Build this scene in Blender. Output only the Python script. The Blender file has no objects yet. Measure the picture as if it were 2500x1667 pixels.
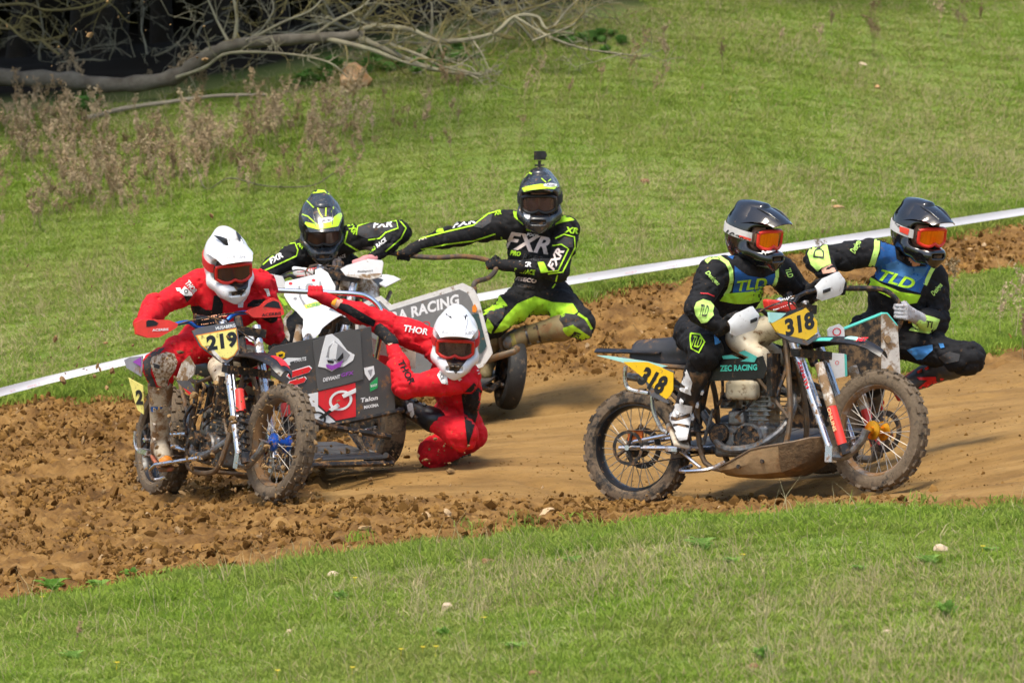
import bpy, bmesh, math, random
import numpy as np
from mathutils import Vector, Matrix, noise as mnoise
from mathutils.bvhtree import BVHTree
random.seed(7); RNG = np.random.default_rng(7)
SC = bpy.context.scene
COL = SC.collection
R = math.radians

# ------------------------------------------------------------------ camera, sky, sun, exposure
CAM = np.array([0.0, -33.5, 3.27]); PITCH = math.atan(.0762); FPX = 200/36*2500
cd = bpy.data.cameras.new('camera'); cd.lens = 200; cd.sensor_width = 36; cd.sensor_fit = 'HORIZONTAL'
cd.clip_start = .5; cd.clip_end = 900
cd.dof.use_dof = True; cd.dof.focus_distance = 32.6; cd.dof.aperture_fstop = 5.0
co = bpy.data.objects.new('camera', cd); COL.objects.link(co)
co.location = CAM; co.rotation_euler = (math.pi/2 - PITCH, 0, 0); SC.camera = co

SUN = Vector((-.20, -.40, 1.0)).normalized()
w = bpy.data.worlds.new('World'); SC.world = w; w.use_nodes = True
nt = w.node_tree; nt.nodes.clear()
sky = nt.nodes.new('ShaderNodeTexSky'); sky.sky_type = 'NISHITA'; sky.sun_disc = False
sky.sun_elevation = math.asin(SUN.z); sky.sun_rotation = math.atan2(SUN.x, SUN.y)
sky.air_density = 1.2; sky.dust_density = 3.0
bg = nt.nodes.new('ShaderNodeBackground'); bg.inputs[1].default_value = .15
ow = nt.nodes.new('ShaderNodeOutputWorld')
nt.links.new(sky.outputs[0], bg.inputs[0]); nt.links.new(bg.outputs[0], ow.inputs[0])
sl = bpy.data.lights.new('sun', 'SUN'); sl.energy = 2.3; sl.angle = R(16); sl.color = (1, .93, .79)
so = bpy.data.objects.new('sun', sl); COL.objects.link(so)
so.rotation_euler = SUN.to_track_quat('Z', 'Y').to_euler(); so.location = (-20, -20, 40)
SC.view_settings.view_transform = 'Standard'; SC.view_settings.look = 'None'
SC.view_settings.exposure = 0.62; SC.view_settings.gamma = 1; SC.view_settings.use_curve_mapping = False
SC.cycles.use_denoising = True
SC.cycles.max_bounces = 4; SC.cycles.diffuse_bounces = 2; SC.cycles.glossy_bounces = 2; SC.cycles.transmission_bounces = 3; SC.cycles.transparent_max_bounces = 6
SC.cycles.use_adaptive_sampling = True; SC.cycles.adaptive_threshold = .03

_c, _s = math.cos(PITCH), math.sin(PITCH)
FW = np.array([0, _c, -_s]); UP = np.array([0, _s, _c]); RT = np.array([1., 0, 0])
def W(px, py, y):
    """point of the place at depth y that the photograph shows at (px, py)"""
    d = FW + (px-1250)/FPX*RT - (py-833.5)/FPX*UP
    p = CAM + d*((y-CAM[1])/d[1])
    return Vector(p)
def proj(P):
    P = np.asarray(P, float) - CAM
    z = P@FW
    return 1250 + FPX*(P@RT)/z, 833.5 - FPX*(P@UP)/z

# ------------------------------------------------------------------ materials
def rgb(h):
    h = h.lstrip('#'); v = [int(h[i:i+2], 16)/255 for i in (0, 2, 4)]
    return tuple(x/12.92 if x <= .04045 else ((x+.055)/1.055)**2.4 for x in v)
MATS = {}
MUD = (.20, .105, .042)
def mat(name, col, rough=.5, metal=0., var=.12, scale=18., mud=0., mudscale=9., bump=0., bscale=60., coat=0., attr=None,
        spec=.5, mudcol=MUD, alpha=None, trans=0., col2=None):
    """procedural material: base colour with noise variation, optional mud splashes, bump"""
    if name in MATS: return MATS[name]
    m = bpy.data.materials.new(name); m.use_nodes = True; MATS[name] = m
    t = m.node_tree; N = t.nodes; L = t.links; b = N['Principled BSDF']
    tc = N.new('ShaderNodeTexCoord')
    def nz(s, d=4., ro=.6):
        n = N.new('ShaderNodeTexNoise'); n.inputs['Scale'].default_value = s; n.inputs['Detail'].default_value = d
        n.inputs['Roughness'].default_value = ro; L.new(tc.outputs['Object'], n.inputs['Vector']); return n
    if attr:
        a = N.new('ShaderNodeAttribute'); a.attribute_name = attr; base = a.outputs['Color']
    else:
        a = N.new('ShaderNodeRGB'); a.outputs[0].default_value = (*col, 1); base = a.outputs[0]
    if var:
        n = nz(scale); mr = N.new('ShaderNodeMapRange'); L.new(n.outputs['Fac'], mr.inputs[0])
        mr.inputs[1].default_value = .3; mr.inputs[2].default_value = .7
        if col2:
            mx = N.new('ShaderNodeMix'); mx.data_type = 'RGBA'; L.new(mr.outputs[0], mx.inputs[0])
            L.new(base, mx.inputs[6]); mx.inputs[7].default_value = (*col2, 1); base = mx.outputs[2]
        else:
            mr.inputs[3].default_value = 1-var; mr.inputs[4].default_value = 1+var
            mx = N.new('ShaderNodeVectorMath'); mx.operation = 'SCALE'; L.new(base, mx.inputs[0]); L.new(mr.outputs[0], mx.inputs['Scale'])
            base = mx.outputs[0]
    rsock = None
    if mud:
        n2 = nz(mudscale, 7., .68); cr = N.new('ShaderNodeMapRange'); L.new(n2.outputs['Fac'], cr.inputs[0])
        c = .72 - .44*mud
        cr.inputs[1].default_value = c-.05; cr.inputs[2].default_value = c+.07
        n3 = nz(mudscale*4, 3.)
        mc = N.new('ShaderNodeMix'); mc.data_type = 'RGBA'; L.new(n3.outputs['Fac'], mc.inputs[0])
        mc.inputs[6].default_value = (*[x*.55 for x in mudcol], 1); mc.inputs[7].default_value = (*[x*1.35 for x in mudcol], 1)
        mx = N.new('ShaderNodeMix'); mx.data_type = 'RGBA'; L.new(cr.outputs[0], mx.inputs[0]); L.new(base, mx.inputs[6]); L.new(mc.outputs[2], mx.inputs[7])
        base = mx.outputs[2]
        rr = N.new('ShaderNodeMix'); L.new(cr.outputs[0], rr.inputs[0]); rr.inputs[2].default_value = rough; rr.inputs[3].default_value = .9
        rsock = rr.outputs[0]
        if metal:
            mm = N.new('ShaderNodeMix'); L.new(cr.outputs[0], mm.inputs[0]); mm.inputs[2].default_value = metal; mm.inputs[3].default_value = 0
            L.new(mm.outputs[0], b.inputs['Metallic'])
    L.new(base, b.inputs['Base Color'])
    if rsock: L.new(rsock, b.inputs['Roughness'])
    else: b.inputs['Roughness'].default_value = rough
    if metal and not mud: b.inputs['Metallic'].default_value = metal
    b.inputs['Specular IOR Level'].default_value = spec
    if coat: b.inputs['Coat Weight'].default_value = coat; b.inputs['Coat Roughness'].default_value = .08
    if alpha is not None: b.inputs['Alpha'].default_value = alpha
    if trans: b.inputs['Transmission Weight'].default_value = trans
    if bump:
        n = nz(bscale, 5.); bp = N.new('ShaderNodeBump'); bp.inputs['Strength'].default_value = bump; bp.inputs['Distance'].default_value = .01
        L.new(n.outputs['Fac'], bp.inputs['Height']); L.new(bp.outputs[0], b.inputs['Normal'])
    return m

# ------------------------------------------------------------------ object helpers
def tag(o, label=None, cat=None, group=None, kind=None):
    if label: o['label'] = label
    if cat: o['category'] = cat
    if group: o['group'] = group
    if kind: o['kind'] = kind
    return o
def empty(name, loc=(0, 0, 0)):
    o = bpy.data.objects.new(name, None); COL.objects.link(o); o.location = loc; o.empty_display_size = .1; return o
def mesh_obj(name, V, F, m, parent=None, smooth=None, mats=None, fm=None, col=None):
    me = bpy.data.meshes.new(name)
    me.from_pydata([tuple(v) for v in V] if not isinstance(V, np.ndarray) else V.tolist(), [], F if not isinstance(F, np.ndarray) else F.tolist())
    for x in (mats or [m]): me.materials.append(x)
    if fm is not None: me.polygons.foreach_set('material_index', np.asarray(fm, np.int32))
    if smooth is not None:
        me.shade_smooth()
        if smooth < 179: me.set_sharp_from_angle(angle=R(smooth))
    if col is not None:
        a = me.color_attributes.new('col', 'FLOAT_COLOR', 'POINT')
        c = np.ones((len(me.vertices), 4), np.float32); c[:, :3] = col; a.data.foreach_set('color', c.ravel())
    me.update()
    o = bpy.data.objects.new(name, me); COL.objects.link(o)
    if parent is not None: o.parent = parent
    return o
def vec(p): return Vector((float(p[0]), float(p[1]), float(p[2])))
class MB:
    """collects boxes, tubes, lathes and prisms into ONE mesh"""
    def __init__(s): s.V = []; s.F = []
    def add(s, V, F):
        n = len(s.V); s.V += [vec(v) for v in V]; s.F += [tuple(i+n for i in f) for f in F]; return s
    def box(s, c, d, M=None, taper=1.):
        c = vec(c); V = []
        for z in (-1, 1):
            k = taper if z > 0 else 1.
            for x, y in ((-1, -1), (1, -1), (1, 1), (-1, 1)):
                v = Vector((x*d[0]/2*k, y*d[1]/2*k, z*d[2]/2)); V.append(c + (M @ v if M else v))
        return s.add(V, [(3, 2, 1, 0), (4, 5, 6, 7), (0, 1, 5, 4), (1, 2, 6, 5), (2, 3, 7, 6), (3, 0, 4, 7)])
    def tube(s, pts, r, n=8, cap=True, flat=1.):
        pts = [vec(p) for p in pts]; k = len(pts)
        rs = r if isinstance(r, (list, tuple)) else [r]*k
        T = [(pts[min(i+1, k-1)] - pts[max(i-1, 0)]).normalized() for i in range(k)]
        a = Vector((0, 0, 1)) if abs(T[0].z) < .9 else Vector((1, 0, 0))
        u = T[0].cross(a).normalized(); V = []; F = []
        for i in range(k):
            u = (u - T[i]*u.dot(T[i])).normalized(); v = T[i].cross(u)
            for j in range(n):
                t = 2*math.pi*j/n; V.append(pts[i] + (u*math.cos(t) + v*math.sin(t)*flat)*rs[i])
        for i in range(k-1):
            for j in range(n):
                F.append((i*n+j, i*n+(j+1) % n, (i+1)*n+(j+1) % n, (i+1)*n+j))
        if cap: F += [tuple(range(n-1, -1, -1)), tuple(range((k-1)*n, k*n))]
        return s.add(V, F)
    def lathe(s, prof, c, M=None, n=32, closed=False):
        """profile (radius, height along local y) spun about local y"""
        c = vec(c); V = []; F = []; k = len(prof)
        for j in range(n):
            t = 2*math.pi*j/n
            for (r, h) in prof:
                v = Vector((r*math.cos(t), h, r*math.sin(t))); V.append(c + (M @ v if M else v))
        for j in range(n):
            q = (j+1) % n
            for i in range(k if closed else k-1):
                p = (i+1) % k; F.append((j*k+i, j*k+p, q*k+p, q*k+i))
        return s.add(V, F)
    def prism(s, poly, o, ux, uy, th, bev=0.):
        """polygon in plane (ux, uy) through o, with thickness th along ux x uy (both ways)"""
        o = vec(o); ux = vec(ux).normalized(); uy = vec(uy).normalized(); nrm = ux.cross(uy).normalized(); n = len(poly); V = []
        for z in (-th/2, th/2):
            for x, y in poly: V.append(o + ux*x + uy*y + nrm*z)
        F = [tuple(range(n-1, -1, -1)), tuple(range(n, 2*n))] + [(i, (i+1) % n, n+(i+1) % n, n+i) for i in range(n)]
        return s.add(V, F)
    def sheet(s, rows, th=.006):
        """grid of points (rows of equal length) given thickness"""
        rows = [[vec(p) for p in r] for r in rows]; a, b = len(rows), len(rows[0]); V = []
        for i in range(a):
            for j in range(b):
                du = rows[min(i+1, a-1)][j] - rows[max(i-1, 0)][j]; dv = rows[i][min(j+1, b-1)] - rows[i][max(j-1, 0)]
                V.append((rows[i][j], du.cross(dv).normalized()))
        P = [p + n*th/2 for p, n in V] + [p - n*th/2 for p, n in V]; F = []; K = a*b
        for i in range(a-1):
            for j in range(b-1):
                q = (i*b+j, (i+1)*b+j, (i+1)*b+j+1, i*b+j+1); F.append(q); F.append(tuple(K+x for x in reversed(q)))
        ring = [j for j in range(b)] + [i*b+b-1 for i in range(1, a)] + [(a-1)*b+j for j in range(b-2, -1, -1)] + [i*b for i in range(a-2, 0, -1)]
        for x, y in zip(ring, ring[1:]+ring[:1]): F.append((x, y, K+y, K+x))
        return s.add(P, F)
    def build(s, name, m, parent=None, smooth=35, xf=None):
        V = [xf(v) for v in s.V] if xf else s.V
        return mesh_obj(name, V, s.F, m, parent, smooth)
def catmull(pts, n=8):
    P = [vec(p) for p in pts]; P = [P[0]*2-P[1]] + P + [P[-1]*2-P[-2]]; out = []
    for i in range(1, len(P)-2):
        for k in range(n):
            t = k/n; a, b, c, d = P[i-1:i+3]
            out.append(.5*((2*b) + (c-a)*t + (2*a-5*b+4*c-d)*t*t + (3*b-a-3*c+d)*t**3))
    return out + [P[-2]]

# ------------------------------------------------------------------ numpy value noise
def _h(i, j, s):
    n = (i*374761393 + j*668265263 + s*974634777) & 0xffffffff
    n = ((n ^ (n >> 13))*1274126177) & 0xffffffff
    return ((n ^ (n >> 16)) & 0xffff)/65535.
def vn(x, y, s=0):
    x = np.asarray(x, float); y = np.asarray(y, float)
    i = np.floor(x).astype(np.int64); j = np.floor(y).astype(np.int64); fx = x-i; fy = y-j
    fx = fx*fx*fx*(fx*(fx*6-15)+10); fy = fy*fy*fy*(fy*(fy*6-15)+10)
    a = _h(i, j, s); b = _h(i+1, j, s); c = _h(i, j+1, s); d = _h(i+1, j+1, s)
    return (a*(1-fx)+b*fx)*(1-fy) + (c*(1-fx)+d*fx)*fy
def fbm(x, y, s=0, o=4, g=.5):
    t = 0; a = 1; n = 0
    for k in range(o): t = t + a*vn(x*2**k, y*2**k, s+k); n += a; a *= g
    return t/n
def sstep(a, b, x): t = np.clip((x-a)/(b-a), 0, 1); return t*t*(3-2*t)

# ------------------------------------------------------------------ terrain: smooth surface through surveyed ground points
GP = [(1557,1235,-1.3),(2143,1197,-2.1),(2030,1157,-.6),(425,1205,.4),(690,1222,-1.08),(930,1142,.35),(1262,1004,2.9),(765,1075,2.03),(890,1020,3.63),
 (0,985,4.2),(300,958,4.2),(0,1215,.3),(0,1468,-4.2),(300,1425,-4.1),(700,1362,-4.0),(1250,1306,-3.7),(1650,1264,-3.2),(2050,1232,-3.6),(2500,1213,-4.0),
 (0,1667,-7.0),(1250,1667,-8.0),(2500,1667,-8.6),(2500,1050,-.8),(2240,905,2.8),(2500,838,3.8),(2230,700,6.0),(2500,655,7.0),(2500,540,9.0),
 (1900,620,7.2),(1550,700,6.0),(1350,745,5.3),(600,925,4.4),(1000,845,4.8),(0,700,8.0),(0,450,10.8),(0,232,13.3),(600,480,9.9),(1250,400,9.9),(1250,150,13.0),
 (1900,300,11.6),(2500,300,12.8),(2500,0,16.8),(1250,0,15.4),(1900,0,16.0),(500,190,14.0),(-500,190,14.5),(-500,985,4.4),(-500,1500,-4.4),(3000,1180,-4.3),(3000,480,10.5),(3000,1000,-.5),
 (1050,1110,.9),(1300,1120,.2),(0,150,19),(800,60,19),(1200,1200,-1.4)]
_P = np.array([W(*g) for g in GP]); _n = len(_P)
def _U(r2): return r2*np.log(r2+1e-9)*.5
_D = ((_P[:, None, :2]-_P[None, :, :2])**2).sum(-1)
_A = np.zeros((_n+3, _n+3)); _A[:_n, :_n] = _U(_D) + np.eye(_n)*.25
_A[:_n, _n] = 1; _A[:_n, _n+1:] = _P[:, :2]; _A[_n:, :_n] = _A[:_n, _n:].T
_w = np.linalg.solve(_A, np.concatenate([_P[:, 2], np.zeros(3)]))
def base_h(x, y):
    x = np.asarray(x, float); y = np.asarray(y, float)
    cx = np.clip(x, -8, 8); cy = np.clip(y, -10, 21)
    z = np.full(cx.shape, _w[_n]) + _w[_n+1]*cx + _w[_n+2]*cy
    for k in range(_n): z = z + _w[k]*_U((cx-_P[k, 0])**2 + (cy-_P[k, 1])**2)
    return z + .09*np.clip(y-21, 0, None)*np.exp(-np.clip(y-21, 0, None)/120) - .03*np.clip(-10-y, 0, 25) + .02*(x-cx)*np.exp(-np.abs(x-cx)/30)
NEAR = np.array([(-900,1560),(-400,1512),(0,1466),(300,1424),(600,1376),(900,1342),(1250,1305),(1500,1283),(1650,1264),(1900,1242),(2200,1226),(2500,1213),(2900,1200),(3500,1190)], float)
NEAR[:, 1] += np.interp(NEAR[:, 0], [0, 900, 1500, 2500], [24, 12, 14, 22])
FAR = np.array([(-900,1100),(-400,1035),(0,987),(300,958),(600,925),(900,868),(1100,815),(1300,760),(1400,732),(1550,700),(1720,664),(1900,620),(2050,602),(2300,566),(2500,541),(2900,490),(3500,430)], float)
ISU = np.array([(1640,852),(1750,800),(1900,738),(2050,705),(2230,696),(2330,690),(2500,655),(2900,610),(3500,560)], float)
ISL = np.array([(1640,853),(1800,885),(2000,905),(2240,902),(2350,880),(2500,838),(2900,790),(3500,720)], float)
def dirt_mask(x, y):
    """signed field, > 0 on bare soil (about metres from the edge)"""
    z = base_h(x, y); P = np.stack([x, y, z], -1); px, py = proj(P)
    j = 22*(fbm(x*2.3, y*1.3, 11, 3)-.5) + 16*(fbm(x*9, y*5, 12, 3)-.5)
    n = np.interp(px, NEAR[:, 0], NEAR[:, 1]); f = np.interp(px, FAR[:, 0], FAR[:, 1])
    d = np.minimum(n-py+j, py-f+j*.9)
    iu = np.interp(px, ISU[:, 0], ISU[:, 1]); il = np.interp(px, ISL[:, 0], ISL[:, 1])
    isl = np.minimum(np.minimum(py-iu, il-py), (px-1640)*.4) + j*.8
    return np.minimum(d, -isl), px, py
SMU = np.array([(-900,3000),(690,3000),(740,1300),(800,1130),(1000,1000),(1130,930),(1300,905),(1450,900),(1800,900),(2300,912),(2500,870),(3500,780)], float)
SML = np.array([(-900,0),(690,1235),(1000,1212),(1400,1218),(1520,1228),(1800,1226),(1950,1221),(2100,1223),(3500,1200)], float)
def rough_mask(px, py):
    u = np.interp(px, SMU[:, 0], SMU[:, 1]); l = np.interp(px, SML[:, 0], SML[:, 1])
    s = np.minimum(py-u, (l-py)*1.6)          # > 0 on the packed racing line
    return 1 - sstep(-18, 40, s)
def height(x, y, detail=True):
    x = np.asarray(x, float); y = np.asarray(y, float)
    z = base_h(x, y); d, px, py = dirt_mask(x, y)
    D = sstep(-6, 14, d); rg = rough_mask(px, py)
    cl = .055*(fbm(x*2.2, y*1.6, 3, 3)-.5) + .075*(fbm(x*6.5, y*5, 4, 3, .6)-.5) + .055*(np.abs(fbm(x*15, y*12, 5, 2)-.5)*2-.3)
    cl = cl + .075*(fbm(x*22, y*18, 8, 3, .65)-.5)
    ridge = .07*np.exp(-((py-np.interp(px, NEAR[:, 0], NEAR[:, 1])+26)/22.)**2)*sstep(1900, 1500, px)*sstep(500, 900, px)
    sm = .050*(fbm(x*.9+y*.25, y*4.5-x*.6, 6, 3)-.5) + .014*(fbm(x*9, y*9, 7, 3)-.5) - .03*np.exp(-((py-np.interp(px, [600, 1000, 1250, 1560], [1195, 1172, 1160, 1228]))/7.)**2)*sstep(620, 760, px)*sstep(1560, 1300, px) - .03*np.exp(-((py-np.interp(px, [900, 1262, 1500, 2000], [1050, 1006, 975, 950]))/6.)**2)*sstep(1050, 1150, px)*sstep(1700, 1400, px) - .03*np.exp(-((py-np.interp(px, [1500, 2143, 2600], [1240, 1196, 1150]))/7.)**2)*sstep(1900, 2000, px)
    g = .06*(fbm(x*1.3, y*1.3, 9, 2)-.5) + .010*(fbm(x*5, y*5, 10, 2)-.5)
    return z + D*(rg*cl + (1-rg)*sm + ridge - .012) + (1-D)*g
def axis(lo, hi, st, far, grow=1.16):
    a = list(np.arange(lo, hi+1e-6, st)); s = st
    while a[-1] < far: s *= grow; a.append(a[-1]+s)
    s = st
    while a[0] > -far: s *= grow; a.insert(0, a[0]-s)
    return np.array(a)
gx = axis(-5.2, 5.2, .028, 160); gy = np.concatenate([[-60, -45, -36, -30, -25, -21, -18, -15.5, -13.5, -12, -11], np.arange(-10, -5.4, .06), np.arange(-5.4, 6.2, .032), np.arange(6.2, 9.6, .05), np.arange(9.6, 16, .12), np.arange(16, 30, .4), [31, 33, 36, 40, 46, 55, 70, 90, 120, 170, 240]])
X, Y = np.meshgrid(gx, gy); Z = height(X, Y)
nx, ny = len(gx), len(gy); idx = np.arange(nx*ny).reshape(ny, nx)
Q = np.stack([idx[:-1, :-1], idx[:-1, 1:], idx[1:, 1:], idx[1:, :-1]], -1).reshape(-1, 4)
V = np.stack([X, Y, Z], -1).reshape(-1, 3)
dm, px_, py_ = dirt_mask(X, Y); rg_ = rough_mask(px_, py_)
sel = (dm.reshape(-1)[Q].mean(1) > 0)
def submesh(name, F, m):
    u, inv = np.unique(F, return_inverse=True); F2 = inv.reshape(F.shape)
    o = mesh_obj(name, V[u], F2, m, smooth=180)
    a = o.data.attributes.new('rough_soil', 'FLOAT', 'POINT'); a.data.foreach_set('value', rg_.reshape(-1)[u].astype(np.float32)); return o

def soil_mat():
    m = bpy.data.materials.new('soil'); m.use_nodes = True; t = m.node_tree; N = t.nodes; L = t.links; b = N['Principled BSDF']
    tc = N.new('ShaderNodeTexCoord')
    def nz(s, d, ro=.6, sx=1.):
        mp = N.new('ShaderNodeMapping'); mp.inputs['Scale'].default_value = (sx, 1, 1); L.new(tc.outputs['Object'], mp.inputs[0])
        n = N.new('ShaderNodeTexNoise'); n.inputs['Scale'].default_value = s; n.inputs['Detail'].default_value = d; n.inputs['Roughness'].default_value = ro
        L.new(mp.outputs[0], n.inputs['Vector']); return n
    def ramp(src, st):
        r = N.new('ShaderNodeValToRGB'); L.new(src, r.inputs[0]); e = r.color_ramp.elements
        e[0].position, e[0].color = st[0][0], (*st[0][1], 1); e[1].position, e[1].color = st[-1][0], (*st[-1][1], 1)
        for p, c in st[1:-1]: x = e.new(p); x.color = (*c, 1)
        return r
    n1 = nz(5, 8, .65); r1 = ramp(n1.outputs['Fac'], [(.28, (.060, .029, .009)), (.45, (.172, .088, .026)), (.58, (.262, .143, .043)), (.75, (.38, .228, .082))])
    n2 = nz(3.0, 9, .66, .35); r2 = ramp(n2.outputs['Fac'], [(.28, (.158, .085, .026)), (.5, (.280, .160, .050)), (.72, (.375, .227, .081))])
    at = N.new('ShaderNodeAttribute'); at.attribute_name = 'rough_soil'
    mx = N.new('ShaderNodeMix'); mx.data_type = 'RGBA'; L.new(at.outputs['Fac'], mx.inputs[0]); L.new(r2.outputs[0], mx.inputs[6]); L.new(r1.outputs[0], mx.inputs[7])
    n4 = nz(28, 3); r4 = ramp(n4.outputs['Fac'], [(.25, (.45,)*3), (.42, (1,)*3), (.72, (1,)*3), (.82, (1.5, 1.45, 1.35))])
    m4 = N.new('ShaderNodeMix'); m4.data_type = 'RGBA'; m4.blend_type = 'MULTIPLY'; m4.inputs[0].default_value = .8
    L.new(mx.outputs[2], m4.inputs[6]); L.new(r4.outputs[0], m4.inputs[7])
    L.new(m4.outputs[2], b.inputs['Base Color']); b.inputs['Roughness'].default_value = .93; b.inputs['Specular IOR Level'].default_value = .2
    n3 = nz(26, 6, .7); bp = N.new('ShaderNodeBump'); bp.inputs['Strength'].default_value = .7; bp.inputs['Distance'].default_value = .02
    L.new(n3.outputs['Fac'], bp.inputs['Height']); L.new(bp.outputs[0], b.inputs['Normal']); return m
SOIL = soil_mat()
def turf_mat():
    m = bpy.data.materials.new('turf'); m.use_nodes = True; t = m.node_tree; N = t.nodes; L = t.links; b = N['Principled BSDF']
    tc = N.new('ShaderNodeTexCoord'); n = N.new('ShaderNodeTexNoise'); n.inputs['Scale'].default_value = 2.5; n.inputs['Detail'].default_value = 8
    L.new(tc.outputs['Object'], n.inputs['Vector'])
    r = N.new('ShaderNodeValToRGB'); L.new(n.outputs['Fac'], r.inputs[0]); e = r.color_ramp.elements
    e[0].position = .3; e[0].color = (.13, .20, .036, 1); e[1].position = .72; e[1].color = (.23, .255, .08, 1)
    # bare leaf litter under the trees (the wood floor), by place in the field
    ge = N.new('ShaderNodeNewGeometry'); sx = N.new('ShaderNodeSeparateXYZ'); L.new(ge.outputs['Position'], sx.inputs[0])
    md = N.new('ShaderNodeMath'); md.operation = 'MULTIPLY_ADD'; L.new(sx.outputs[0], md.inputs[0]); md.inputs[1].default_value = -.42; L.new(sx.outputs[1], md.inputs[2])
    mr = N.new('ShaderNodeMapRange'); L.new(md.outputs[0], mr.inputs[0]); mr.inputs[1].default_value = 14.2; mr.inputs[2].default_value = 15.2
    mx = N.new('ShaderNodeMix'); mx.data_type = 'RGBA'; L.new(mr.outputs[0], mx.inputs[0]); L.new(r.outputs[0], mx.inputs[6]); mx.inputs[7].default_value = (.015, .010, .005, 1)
    L.new(mx.outputs[2], b.inputs['Base Color']); b.inputs['Roughness'].default_value = .9; b.inputs['Specular IOR Level'].default_value = .15; return m
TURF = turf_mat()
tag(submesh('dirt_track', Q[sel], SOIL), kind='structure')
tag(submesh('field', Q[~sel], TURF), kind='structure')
def ground(x, y): return float(height(np.array([x]), np.array([y]))[0])
def gnd(px, py, lo=-12, hi=30):
    """ground point seen at a pixel: march along the ray"""
    d = np.array(W(px, py, 10.)) - CAM; d /= d[1]
    ys = np.arange(lo, hi, .02); P = CAM + d*(ys[:, None]-CAM[1]); h = base_h(P[:, 0], P[:, 1])
    k = int(np.argmax(P[:, 2] < h)); return Vector((P[k, 0], P[k, 1], ground(P[k, 0], P[k, 1])))

# ------------------------------------------------------------------ scattering through geometry nodes
def leafy_mat(name, c1, c2, trans=.35, patch=None, patchscale=.9):
    m = bpy.data.materials.new(name); m.use_nodes = True; t = m.node_tree; N = t.nodes; L = t.links; N.remove(N['Principled BSDF'])
    oi = N.new('ShaderNodeObjectInfo'); mx = N.new('ShaderNodeMix'); mx.data_type = 'RGBA'
    L.new(oi.outputs['Random'], mx.inputs[0]); mx.inputs[6].default_value = (*c1, 1); mx.inputs[7].default_value = (*c2, 1); out = mx.outputs[2]
    if patch:
        ge = N.new('ShaderNodeNewGeometry'); n = N.new('ShaderNodeTexNoise'); n.inputs['Scale'].default_value = patchscale; n.inputs['Detail'].default_value = 5
        L.new(ge.outputs['Position'], n.inputs['Vector']); mr = N.new('ShaderNodeMapRange'); L.new(n.outputs['Fac'], mr.inputs[0])
        mr.inputs[1].default_value = .42; mr.inputs[2].default_value = .68
        m2 = N.new('ShaderNodeMix'); m2.data_type = 'RGBA'; L.new(mr.outputs[0], m2.inputs[0]); L.new(out, m2.inputs[6]); m2.inputs[7].default_value = (*patch, 1); out = m2.outputs[2]
    df = N.new('ShaderNodeBsdfDiffuse'); tr = N.new('ShaderNodeBsdfTranslucent'); ms = N.new('ShaderNodeMixShader'); ms.inputs[0].default_value = trans
    L.new(out, df.inputs[0]); L.new(out, tr.inputs[0]); L.new(df.outputs[0], ms.inputs[1]); L.new(tr.outputs[0], ms.inputs[2])
    L.new(ms.outputs[0], N['Material Output'].inputs[0]); return m
def scatter(name, protos, pts, rot, scl, ids, label, cat):
    """one 'stuff' object: prototype meshes instanced on points"""
    pc = bpy.data.collections.new(name+'_kinds')
    for i, o in enumerate(protos):
        o.name = '%s_kind_%02d' % (name, i)
        for c in list(o.users_collection): c.objects.unlink(o)
        pc.objects.link(o)
    me = bpy.data.meshes.new(name); me.vertices.add(len(pts)); me.vertices.foreach_set('co', np.asarray(pts, np.float32).ravel())
    a = me.attributes.new('rot', 'FLOAT_VECTOR', 'POINT'); a.data.foreach_set('vector', np.asarray(rot, np.float32).ravel())
    a = me.attributes.new('scl', 'FLOAT_VECTOR', 'POINT'); a.data.foreach_set('vector', np.asarray(scl, np.float32).ravel())
    a = me.attributes.new('kid', 'INT', 'POINT'); a.data.foreach_set('value', np.asarray(ids, np.int32))
    o = bpy.data.objects.new(name, me); COL.objects.link(o)
    g = bpy.data.node_groups.new(name, 'GeometryNodeTree'); g.interface.new_socket('Geometry', in_out='INPUT', socket_type='NodeSocketGeometry'); g.interface.new_socket('Geometry', in_out='OUTPUT', socket_type='NodeSocketGeometry')
    N = g.nodes; L = g.links; gi = N.new('NodeGroupInput'); go = N.new('NodeGroupOutput')
    m2p = N.new('GeometryNodeMeshToPoints'); ip = N.new('GeometryNodeInstanceOnPoints'); ci = N.new('GeometryNodeCollectionInfo')
    ci.inputs[0].default_value = pc; ci.inputs['Separate Children'].default_value = True; ci.inputs['Reset Children'].default_value = True
    def na(n, ty):
        x = N.new('GeometryNodeInputNamedAttribute'); x.data_type = ty; x.inputs[0].default_value = n; return [s for s in x.outputs if s.enabled][0]
    L.new(gi.outputs[0], m2p.inputs[0]); L.new(m2p.outputs[0], ip.inputs['Points']); L.new(ci.outputs[0], ip.inputs['Instance'])
    ip.inputs['Pick Instance'].default_value = True
    L.new(na('kid', 'INT'), ip.inputs['Instance Index']); L.new(na('rot', 'FLOAT_VECTOR'), ip.inputs['Rotation']); L.new(na('scl', 'FLOAT_VECTOR'), ip.inputs['Scale'])
    L.new(ip.outputs[0], go.inputs[0]); md = o.modifiers.new('scatter', 'NODES'); md.node_group = g
    return tag(o, label, cat, kind='stuff')
def visible(x, y, mx=260, my=180):
    z = base_h(x, y); px, py = proj(np.stack([x, y, z], -1)); return (px > -mx) & (px < 2500+mx) & (py > -my) & (py < 1667+my), px, py
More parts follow.
